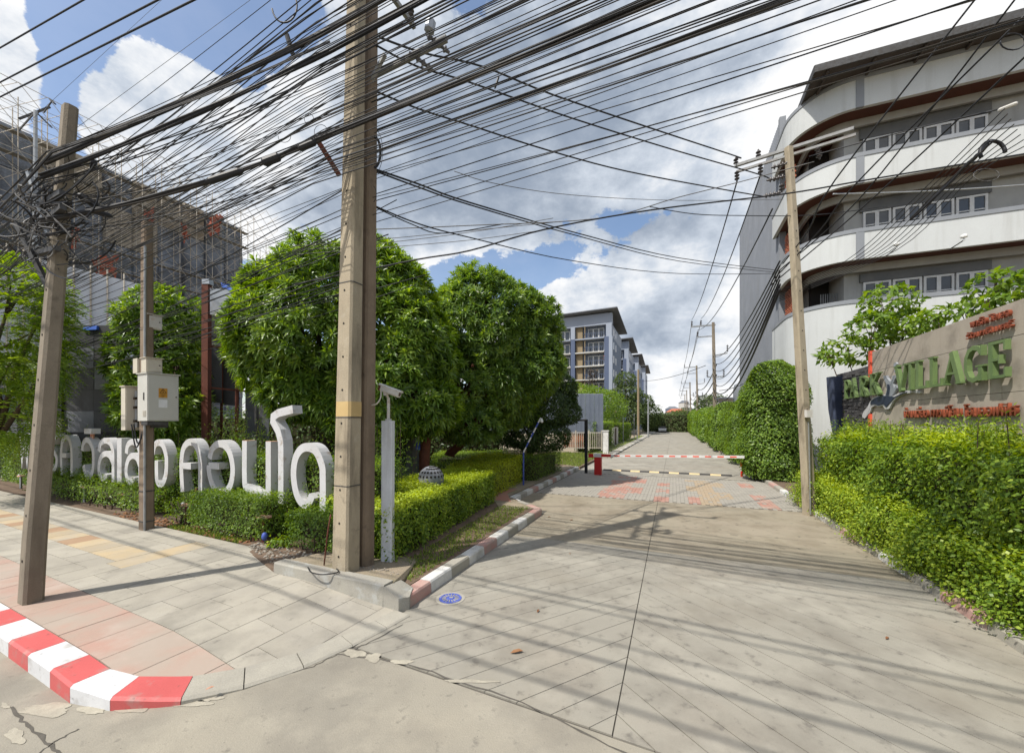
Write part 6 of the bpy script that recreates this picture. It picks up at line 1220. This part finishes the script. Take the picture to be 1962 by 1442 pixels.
E0 = np.array(at(1561, 137, 16.8)); mb = MB(); e1 = E0 + FX * 32; e2 = E0 + UR * 14
mb.prism(ccw([tuple(E0[:2]), tuple(e1[:2]), tuple((e1 + UR * 14)[:2]), tuple(e2[:2])]), 17.55, 17.75); rf = mb.build('roof', MT['eave'], bd)
mb = MB()
for L in np.arange(.5, 30, 1.6): p = E0 + FX * L + INW * .1; mb.bar((p[0], p[1], 17.48), tuple((p + INW * 3)[:2]) + (17.48,), .08, .13)
mb.build('rafter', MT['eave'], rf); mb = MB(); mb.bar((E0[0], E0[1], 17.63), (e1[0], e1[1], 17.63), .05, .30); mb.bar((E0[0], E0[1], 17.63), (e2[0], e2[1], 17.63), .05, .30); mb.build('gutter', MT['iron'], rf)
band('top_fascia', .3, .42, 17.36, 17.56, 'eave')
for px, py in ((1718, 470), (1847, 455)):
    p = np.array(at(px, py, 15.9 if px < 1800 else 14.8)); t = thing('wall_lamp', 'small white globe lamp on the balcony band, %s of two' % ('left' if px < 1800 else 'right'), 'lamp', tuple(p)); mb = MB(); mb.lathe([(.03, -.12), (.03, -.02), (.1, .0), (.11, .05), (.07, .11), (.02, .13)], p, 10); mb.build('globe', MT['bulb'], t); mb = MB(); mb.bar(p + [0, 0, -.1], p + INW * .8 + [0, 0, -.12], .03, .03); mb.build('bracket', MT['iron'], t)
# grey clad tower alongside
tw = thing('clad_tower', 'tall grey corrugated clad wall beside the balcony building', 'building', S(33, 5.66, 0)); u0, u1 = 25.75, 40.0; vT = 5.50
mb = MB(); wprism(mb, [(u0, vT + .06), (u1, vT + .06), (u1, 12), (u0, 12)], 0, 19.0, S); mb.build('core', MT['corr_grey'], tw)
for i in range(8):
    a = u0 + (u1 - u0) * i / 8; b = u0 + (u1 - u0) * (i + 1) / 8; mb = MB(); n = 8; vs = []; fs = []
    prof = []
    for k in range(n): q = a + (b - a - .01) * k / n; s_ = (b - a) / n; prof += [(q, 0), (q + s_ * .35, 0), (q + s_ * .5, .045), (q + s_ * .85, .045)]
    prof.append((b - .01, 0))
    for (u, e) in prof: vs += [S(u, vT - e, 0), S(u, vT - e, 19.2)]
    mb.add(vs, [(2 * k, 2 * k + 1, 2 * k + 3, 2 * k + 2) for k in range(len(prof) - 1)]); mb.build('cladding_sheet', MT['corr_grey'], tw)
mb = MB(); wprism(mb, [(u0 - .25, vT - .10), (u0 + .02, vT - .10), (u0 + .02, vT + .2), (u0 - .25, vT + .2)], 0, 19.25, S); mb.build('corner_strip', MT['bld_grey'], tw)
p = at(1413, 800, 38); t = thing('water_tank', 'round grey tank showing above the hedge at the foot of the grey tower', 'tank', (p[0], p[1], 0)); mb = MB(); mb.lathe([(.9, 0), (.9, 5.6), (.8, 6.1), (.4, 6.3), (.01, 6.35)], (p[0] + .6, p[1], 0), 18); mb.build('tank', MT['corr_grey'], t, smooth=True)

# ================================================================== APARTMENT BLOCKS
def frame_box(mb, o, ex, ey, x0, x1, y0, y1, z0, z1):
    q = [o + ex * a + ey * b for a, b in ((x0, y0), (x1, y0), (x1, y1), (x0, y1))]; mb.prism(ccw([tuple(p[:2]) for p in q]), z0, z1)
MVn = np.array([Mv[0], Mv[1], 0])
def block(label, u, v, nst, wid, dep, detail, zr, group='apartment blocks down the street'):
    o = np.array(S(u, v, 0)); t = thing('apartment_block', label, 'building', tuple(o), group=group); h = nst * 2.85
    def B(name, mat, boxes, parent=t):
        mb = MB()
        for b in boxes: frame_box(mb, o, MVn, UR, *b)
        return mb.build(name, MT[mat], parent)
    B('wall', 'apt_blue', [(1.1, wid, 1.2, dep, 0, h - .2), (.02, 1.1, .9, dep, 0, h - .2)])
    B('top_wall', 'apt_pale', [(-.05, wid, -.1, 1.3, h - .3, h + 2.0), (0, 1.15, -.12, dep, h - 2.85, h - .3)])
    B('corner_pier', 'apt_pale', [(-.15, .55, -.25, .75, 0, h - 2.85)])
    B('navy_pier', 'apt_navy', [(.56, 1.5, -.2, 1.1, 0, h - 2.85)] + [(x, x + .9, -.2, 1.1, 0, h - 2.85) for x in (7.7, 16.2)])
    if wid > 11.5: B('pale_pier', 'apt_pale', [(7.7, 8.6, -.22, 1.1, h - 2.85, h - .3)])
    for k in range(nst):
        z = k * 2.85
        B('balcony_slab', 'apt_slab' if k < nst - 1 else 'apt_pale', [(1.52, 7.65, -.3, 1.15, z - .24, z), (8.62, min(16.15, wid), -.3, 1.15, z - .24, z)])
        if detail:
            xs = [(1.7, 'f'), (2.85, 'f'), (4.0, 'f')] + ([(9.1, 'f'), (10.25, 'f'), (11.4, 'f')] if wid > 17 else [])
            for x, _ in xs:
                f = B('window', 'frame_white', [(x, x + .13, 1.05, 1.18, z + .02, z + 2.15), (x + 1.0, x + 1.13, 1.05, 1.18, z + .02, z + 2.15), (x + .13, x + 1.0, 1.05, 1.18, z + 2.02, z + 2.15)]); B('pane', 'glass', [(x + .13, x + 1.0, 1.12, 1.19, z + .02, z + 2.02)], f)
            B('tan_panel', 'apt_tan', [(6.2, 7.62, .5, 1.18, z + .02, z + 2.55)]); 
            mb = MB()
            for x in np.arange(1.6, 5.7, .42): frame_box(mb, o, MVn, UR, x, x + .06, -.2, -.15, z, z + .95)
            frame_box(mb, o, MVn, UR, 1.55, 5.7, -.22, -.13, z + .95, z + 1.02); mb.build('railing', MT['apt_navy'], t)
        else:
            for x in (2.0, 4.0, 6.0): f = B('window', 'glass', [(x, x + 1.4, 1.1, 1.22, z + .1, z + 2.1)])
        for y in ((2.2, 3.4), (5.5, 6.6)): B('side_window', 'glass', [(-.02, .06, y[0], y[1], z + .6, z + 2.1)])
    B('side_strip', 'apt_navy', [(-.06, .05, 1.3, 1.9, 0, h - 3)])
    mb = MB(); q = []
    for (a, b, z) in ((-1.3, -1.6, h + 2.15 + zr), (wid, -1.6, h + 2.15 - wid * .0), (wid, dep + 1, h + .9), (-1.3, dep + 1, h + .9 + zr * .2)): p = o + MVn * a + UR * b; q.append((p[0], p[1], z))
    mb.loft([q, [(x, y, z + .18) for x, y, z in q]]); mb.build('roof', MT['roof_dark'], t)
    return t, o, h
b1, o1, h1 = block('nearest blue grey apartment block with tan balcony screens', 81.5, -11.6, 8, 24, 16, True, .3)
mb = MB(); p = o1 + MVn * 5.6 + UR * .05; mb.bar((p[0], p[1], 0), (p[0], p[1], 24.5), .18, .18); mb.build('drain_pipe', MT['apt_tan'], b1)
mb = MB(); frame_box(mb, o1, MVn, UR, 11.5, 24, 4, 10, h1 + 1.5, h1 + 3.9); mb.build('plant_room', MT['corr_blue'], b1)
p = np.array(at(1161, 688, 80.6)); t = thing('flower_basket', 'red flowering basket hung on a balcony of the nearest apartment block', 'hanging plant', tuple(p)); q = p + RNG.normal(0, .22, (120, 3)); V, Fc, T = leaves(q, rand_unit(120), .25, .2); np_mesh('petals', V, Fc, MT['flower_red'], t, T)
p = np.array(at(1134, 760, 79.5)); t = thing('climbing_plant', 'dark leafless climber covering part of the nearest apartment front', 'plant', (p[0], p[1], 0)); q = np.stack([p[0] + RNG.normal(0, .5, 500), np.full(500, 79.3) + RNG.normal(0, .15, 500), RNG.uniform(0, 13.4, 500)], 1); V, Fc, T = leaves(q, rand_unit(500), .5, .25); np_mesh('twigs', V, Fc, MT['bark'], t, T)
block('second blue grey apartment block, its corner just right of the nearest block', 112, -11.4, 8, 11, 14, True, .3)
block('third apartment block, narrow between the second block and the conifer like tree', 140, -11.0, 8, 10, 14, False, .3)
block('farthest apartment block, a sliver left of the conifer like tree', 168, -10.6, 8, 9, 14, False, .3)

# ================================================================== HOARDING AND BARRED FENCE
t = thing('hoarding', 'blue grey corrugated metal hoarding raised on posts above the barred fence', 'hoarding', at(1115, 862, 30.5)); yH = 30.5
x0 = at(880, 800, yH)[0]; x1 = at(1156, 800, yH)[0]; zt = at(0, 754, yH)[2]; zb = at(0, 830, yH)[2]; n = 16
for i in range(n):
    a = x0 + (x1 - x0) * i / n; b = x0 + (x1 - x0) * (i + 1) / n - .012; mb = MB(); vs = []; k_ = 7; pr_ = []
    for k in range(k_): q = a + (b - a) * k / k_; s_ = (b - a) / k_; pr_ += [(q, 0), (q + s_ * .3, 0), (q + s_ * .5, -.05), (q + s_ * .8, -.05)]
    pr_.append((b, 0))
    for x, y in pr_: vs += [(x, yH + y, zb), (x, yH + y, zt)]
    mb.add(vs, [(2 * k, 2 * k + 1, 2 * k + 3, 2 * k + 2) for k in range(len(pr_) - 1)]); mb.build('corrugated_sheet', MT['corr_blue'], t)
mb = MB()
for x in (x0, (x0 + x1) / 2 + .6, x1 - .06): mb.box((x, yH + .1, (zt) / 2), (.09, .09, zt))
mb.build('post', MT['galv'], t)
fx0 = at(1078, 800, yH - .3)[0]; fx1 = at(1153, 800, yH - .3)[0]; t = thing('barred_fence', 'pale steel bar fence with orange slats behind, under the hoarding', 'fence', ((fx0 + fx1) / 2, yH - .3, 0)); zf0, zf1 = at(0, 859, yH)[2], at(0, 827, yH)[2]; nb = 22
for i in range(nb): x = fx0 + (fx1 - fx0) * i / (nb - 1); mb = MB(); mb.box((x, yH - .3, (zf0 + zf1) / 2), (.035 if i % 7 else .09, .035, zf1 - zf0 + (.25 if i % 7 == 0 else 0))); mb.build('bar' if i % 7 else 'fence_post', MT['fence_pale'], t)
mb = MB(); mb.box(((fx0 + fx1) / 2, yH - .3, zf0 + .08), (fx1 - fx0, .03, .05)); mb.box(((fx0 + fx1) / 2, yH - .3, zf1 - .05), (fx1 - fx0, .03, .05)); mb.build('rail', MT['fence_pale'], t)
for i in range(11): x = fx0 + .12 + (fx1 - fx0) * .55 * i / 11; mb = MB(); mb.box((x, yH + .05, (zf0 + zf1) / 2), (.105, .03, zf1 - zf0 - .12)); mb.build('orange_slat', MT['fence_orange'], t)
mb = MB(); mb.box((fx1 - .6, yH + .4, (zf0 + zf1) / 2), (1.4, .1, zf1 - zf0 - .1)); mb.build('dark_backing', MT['far_dark'], t)
p = at(1161, 862, 29.5); t = thing('gate_pillar', 'short grey rendered pillar between the barred fence and the clipped hedge', 'pillar', (p[0], p[1], 0)); mb = MB(); mb.box((p[0], p[1], .9), (.38, .38, 1.8), -A0); mb.box((p[0], p[1], 1.83), (.46, .46, .07), -A0); mb.build('pillar', MT['kerb_old_white'], t)
p = S(43, -6.2, 0); t = thing('garden_wall', 'short white wall piece in the gap between the two clipped hedges', 'wall', p); mb = MB(); wprism(mb, [(41, -5.7), (45, -5.7), (45, -5.9), (41, -5.9)], 0, 1.9, S); mb.build('wall', MT['far_wall'], t)
mb = MB(); wprism(mb, [(42.2, -5.66), (43.2, -5.66), (43.2, -5.69), (42.2, -5.69)], 0.1, 1.9, S); mb.build('door', MT['bark'], t)
p = S(102, -2.4, 0); t = thing('parked_car', 'small pale car parked at the far end of the street', 'car', p)
mb = MB(); mb.loft([[tuple(np.array(p) + VR * x * 1.0 + UR * y + [0, 0, z]) for x in (-.85, .85)] + [tuple(np.array(p) + VR * x + UR * y + [0, 0, .35]) for x in (.85, -.85)] for y, z in ((-2.1, .75), (-1.9, .95), (1.0, 1.0), (2.1, .8))]); mb.build('body', MT['barrier_white'], t); mb = MB(); mb.loft([[tuple(np.array(p) + VR * x + UR * y + [0, 0, z]) for x, z in ((-.8, .95), (.8, .95), (.62, 1.5), (-.62, 1.5))] for y in (-1.5, 1.2)]); mb.build('cabin', MT['glass'], t)
for x in (-.8, .8):
    for y in (-1.3, 1.3): mb = MB(); mb.lathe([(.32, -.1), (.32, .1)], np.array(p) + VR * x + UR * y + [0, 0, .32], 12, axis=tuple(VR)); mb.build('wheel', MT['black'], t)
for k, (px, py, w_, h_, d, m_) in enumerate(((1296, 797, 7, 5, 190, 'far_wall'), (1310, 778, 3, 8, 240, 'far_wall'), (1288, 790, 5, 6, 230, 'apt_blue'))):
    c = at(px, py, d); t = thing('house', ('low pale house with orange roof seen at the street end', 'slim distant tower at the street end', 'small bluish house at the street end')[k], 'house', (c[0], d, 0)); mb = MB(); mb.box((c[0], d, c[2] / 2 + 1), (w_, 8, c[2] + 2)); mb.build('wall', MT[m_], t); mb = MB(); mb.loft([[(c[0] - w_ * .55, d - 4.4, c[2] + 2), (c[0] + w_ * .55, d - 4.4, c[2] + 2), (c[0] + w_ * .55, d + 4.4, c[2] + 2), (c[0] - w_ * .55, d + 4.4, c[2] + 2)], [(c[0] - w_ * .3, d - .4, c[2] + 3.6), (c[0] + w_ * .3, d - .4, c[2] + 3.6), (c[0] + w_ * .3, d + .4, c[2] + 3.6), (c[0] - w_ * .3, d + .4, c[2] + 3.6)]]); mb.build('roof', MT['brick' if k == 0 else 'roof_dark'], t)
c = at(1395, 760, 60); t = thing('low_building', 'low pink grey building edge showing over the hedge tops on the right', 'building', (c[0] + 3, 60, 0)); mb = MB(); mb.box((c[0] + 3, 62, 3.0), (9, 4, 6)); mb.build('wall', MT['far_wall'], t); mb = MB(); mb.box((c[0] + 3, 61.8, 6.12), (9.6, 4.8, .24)); mb.build('roof', MT['roof_dark'], t)

# ================================================================== SCAFFOLDED BUILDING AT THE LEFT
VS = -46.0; UA, UB = -2.0, 29.9; ZT = 25.0
sb = thing('netted_building', 'big grey netted building under construction behind the wires at the left', 'building', S(15, VS, 0))
mb = MB(); wprism(mb, [(UA, VS - 12), (UB, VS - 12), (UB, VS), (UA, VS)], 0, ZT - .4, S); mb.build('core', MT['net_grey'], sb)
rr = random.Random(8); nx = 16
for i in range(nx):
    for j in range(7):
        a = UA + (UB - UA) * i / nx; b = UA + (UB - UA) * (i + 1) / nx - .06; z0 = 2 + j * 3.25; z1 = z0 + 3.18; z1 = min(z1, ZT)
        m_ = 'net_tan' if (j == 6 and (i in (1, 2, 3, 8, 9, 11, 12, 13)) or (j == 5 and i in (10, 11))) else 'net_red' if (i, j) in ((9, 5), (12, 4), (13, 5), (14, 5), (5, 2), (6, 3), (7, 2)) and False else 'net_grey'
        mb = MB(); bul = rr.uniform(.02, .3); wprism(mb, [(a, VS + .02), (b, VS + .02), (b - .1, VS + .05 + bul), (a + .1, VS + .05 + bul)], z0, z1, S); mb.build('net_panel', MT[m_], sb)
def netting(label, px0, px1, py0, py1, seed):
    rn = random.Random(seed); v = VS + 1.5; c = on_v((px0 + px1) / 2, (py0 + py1) / 2, v); t = thing('safety_net', label, 'netting', c, group='torn orange safety nets'); mb = MB(); n, m = 7, 7; vs = []
    for i in range(n):
        for j in range(m): px = px0 + (px1 - px0) * i / (n - 1); py = py0 + (py1 - py0) * j / (m - 1); ed = 0 if 0 < i < n - 1 and 0 < j < m - 1 else 1; p = on_v(px + rn.uniform(-3, 3) * (1 + ed), py + rn.uniform(-4, 4) * (1 + ed), v + rn.uniform(-.1, .25)); vs.append(p)
    mb.add(vs, [(i * m + j, (i + 1) * m + j, (i + 1) * m + j + 1, i * m + j + 1) for i in range(n - 1) for j in range(m - 1) if rn.random() > .12]); mb.build('net', MT['net_red'], t)
netting('large torn orange net low on the scaffold above the white sheeting', 178, 226, 492, 528, 1); netting('small orange net strip beside the cabinet pole top', 280, 292, 402, 436, 2); netting('orange net patch high at the right end of the scaffold', 402, 424, 415, 448, 3); netting('narrow orange net strip below the tan panels', 350, 360, 432, 460, 4); netting('narrow orange strip right of the left pole', 138, 148, 438, 470, 5)
sf = thing('scaffolding', 'tall rusty tube scaffold with cross braces in front of the netted building', 'scaffolding', S(15, VS + 1.4, 0))
us = list(np.arange(UA + 6, UB + 3.6, 1.45)); zz = list(np.arange(4.2, ZT + 2.5, 1.65))
v1 = VS + .6; v2 = VS + 1.7
for i, u in enumerate(us):
    mb = MB(); top = ZT + 1.6 - rr.random() * .8 if u < UB + .5 else ZT - .6 - .5 * (u - UB)
    mb.tube([S(u, v2, 0), S(u, v2, top)], .03, 4); mb.tube([S(u + .05, v1, 0), S(u + .05, v1, top - .4)], .03, 4); mb.build('standard', MT['scaffold'], sf)
for z in zz:
    mb = MB(); ue = UB + 3.4 if z < ZT - 1 else UB + .4; mb.tube([S(UA, v2, z), S(ue, v2, z)], .024, 4); mb.build('ledger', MT['scaffold'], sf)
    if z < ZT - 1 and int(z * 10) % 2: mb = MB(); wprism(mb, [(UA + 6, v1), (UB, v1), (UB, v2 - .5), (UA + 6, v2 - .5)], z - .1, z - .06, S); mb.build('deck', MT['wall_conc'], sf)
cnt = 0; rest = MB()
for i in range(len(us) - 1):
    for j in range(len(zz) - 1):
        if cnt < 240 and us[i] > 10: mb = MB()
        else: mb = rest
        mb.tube([S(us[i], v2 + .03, zz[j]), S(us[i + 1], v2 + .03, zz[j + 1])], .02, 4); mb.tube([S(us[i + 1], v2 + .07, zz[j]), S(us[i], v2 + .07, zz[j + 1])], .02, 4)
        if mb is not rest: mb.build('brace', MT['scaffold'], sf); cnt += 1
rest.build('brace', MT['scaffold'], sf, kind='stuff')
# white sheeting in front of the scaffold
t = thing('white_sheeting', 'sloping white sheet wall with thin posts below the scaffold', 'sheeting', at(200, 640, 24)); Pq = [(0, 478, 21), (130, 505, 22.5), (265, 545, 24.5), (265, 680, 24.5), (130, 680, 22.5), (-20, 680, 21)]
n = 9
for k in range(n):
    f0, f1 = k / n, (k + 1) / n - .006
    def pt(f, top): x = -20 + 290 * f; d = 21 + 3.6 * f; y = (472 + 73 * f) if top else 690; return at(x, y, d)
    mb = MB(); a, b, c, d_ = pt(f0, False), pt(f1, False), pt(f1, True), pt(f0, True); mb.loft([[a, b, c, d_], [tuple(np.array(q) + [0.02, .06, 0]) for q in (a, b, c, d_)]]); mb.build('sheet', MT['white_sheet'], t)
mb = MB()
for f in np.arange(.02, 1, .11): a = np.array(pt(f, True)) + [0, -.1, .4]; mb.tube([(a[0], a[1], 0), tuple(a)], .04, 4)
mb.build('post', MT['scaffold'], t)
# dark billboard back
t = thing('billboard_back', 'dark grey sheet metal billboard back between two leafy trees', 'billboard', at(165, 830, 14.5)); yB = 14.5
for i in range(2):
    for j in range(5):
        xa = at(124 + 57 * i, 0, yB)[0]; xb = at(124 + 57 * (i + 1), 0, yB)[0]; za = at(0, 828 - 41 * j, yB)[2]; zb = at(0, 828 - 41 * (j + 1), yB)[2]; mb = MB(); mb.box(((xa + xb) / 2, yB + rr.uniform(-.012, .012), (za + zb) / 2), (xb - xa - .012, .04, zb - za - .012)); mb.build('sheet_panel', MT['panel_dark' if (i + j) % 3 else 'panel_grey'], t)
mb = MB(); xx = at(121, 0, yB)[0]; mb.box((xx, yB - .05, at(0, 725, yB)[2] / 1.0 - 1.0), (.09, .09, 4.6)); mb.box((at(165, 0, yB)[0], yB + .06, 2.5), (2.2, .05, 4.6)); mb.box((at(240, 0, yB)[0], yB + .1, 2.0), (.1, .1, 4)); mb.build('frame', MT['black'], t)
mb = MB(); p = at(178, 630, yB); mb.loft([[(p[0] - .3, yB - .1, p[2] - .08), (p[0] - .3, yB + .2, p[2] - .05), (p[0] - .3, yB + .2, p[2] + .04), (p[0] - .3, yB - .1, p[2] + .02)], [(p[0] + .25, yB - .12, p[2] - .05), (p[0] + .25, yB + .2, p[2] - .02), (p[0] + .25, yB + .2, p[2] + .08), (p[0] + .25, yB - .1, p[2] + .1)]]); mb.build('torn_tarp', MT['blue_tarp'], t)
# rusty steel frame
yR = 13.0; t = thing('steel_frame', 'tall rusty steel billboard frame with torn grey sheets beside the big tree', 'billboard frame', at(400, 830, yR))
def col(pa, pb, w, mat='rust', name='column'): mb = MB(); mb.bar(pa, pb, w, w * .8); mb.build(name, MT[mat], t)
ga = at(395, 838, yR); col((ga[0], yR, .1), at(396, 540, yR), .21); col((at(452, 0, yR + .6)[0], yR + .6, .1), at(455, 700, yR + .6), .09); col((at(424, 0, yR + .8)[0], yR + .8, .1), at(425, 620, yR + .8), .07); col((at(491, 0, yR + 1)[0], yR + 1, .1), at(492, 735, yR + 1), .10, 'iron')
for y in (600, 663, 742): col(at(397, y, yR + .02), at(470, y + 7 if y > 650 else y + 4, yR + .7), .07, 'rust', 'beam')
for y in (650, 668): col(at(400, y - 8, yR + .1), at(440, y + 8, yR + .4), .05, 'iron', 'beam')
def sheet(px0, px1, py0, py1, d, mat, tilt=0): mb = MB(); a, b, c, e = at(px0, py1, d), at(px1, py1 + tilt, d + .1), at(px1, py0 + tilt, d + .1), at(px0, py0, d); mb.loft([[a, b, c, e], [tuple(np.array(q) + [0, .03, 0]) for q in (a, b, c, e)]]); mb.build('metal_sheet', MT[mat], t)
sheet(402, 452, 552, 602, yR - .05, 'panel_light', 4); sheet(400, 428, 604, 656, yR + .3, 'panel_dark', 2); sheet(402, 424, 660, 770, yR + .55, 'panel_dark', 2); sheet(426, 450, 664, 775, yR + .9, 'panel_dark', 2); sheet(452, 475, 560, 605, yR + .3, 'panel_light'); sheet(470, 515, 740, 840, yR + 1.2, 'panel_grey')
mb = MB(); P = [at(423, 541, yR), at(445, 546, yR), at(465, 555, yR + .1), at(463, 560, yR + .1), at(440, 556, yR), at(424, 549, yR)]; mb.loft([P, [tuple(np.array(q) + [0, .1, 0]) for q in P]]); mb.build('torn_tarp', MT['blue_tarp'], t); mb = MB(); mb.box(at(398, 541, yR), (.24, .2, .16)); mb.build('cap_lamp', MT['panel_light'], t)
# far left grey wall and the stone sign behind the letters
t = thing('slatted_wall', 'low grey slatted wall above the dark hedge at the left edge', 'wall', at(30, 830, 14.6))
for k in range(4): a, b = at(-30, 827 - 5.5 * k, 14.3), at(80, 828 - 5.2 * k, 14.6); mb = MB(); mb.bar(a, b, .04, .085); mb.build('slat', MT['panel_grey'], t)
mb = MB(); mb.bar(at(-30, 831, 14.25), at(80, 832, 14.55), .1, .05); mb.bar(at(98, 812, 13.8), at(124, 812, 13.8), .2, .36); mb.build('ledge', MT['wall_conc'], t)
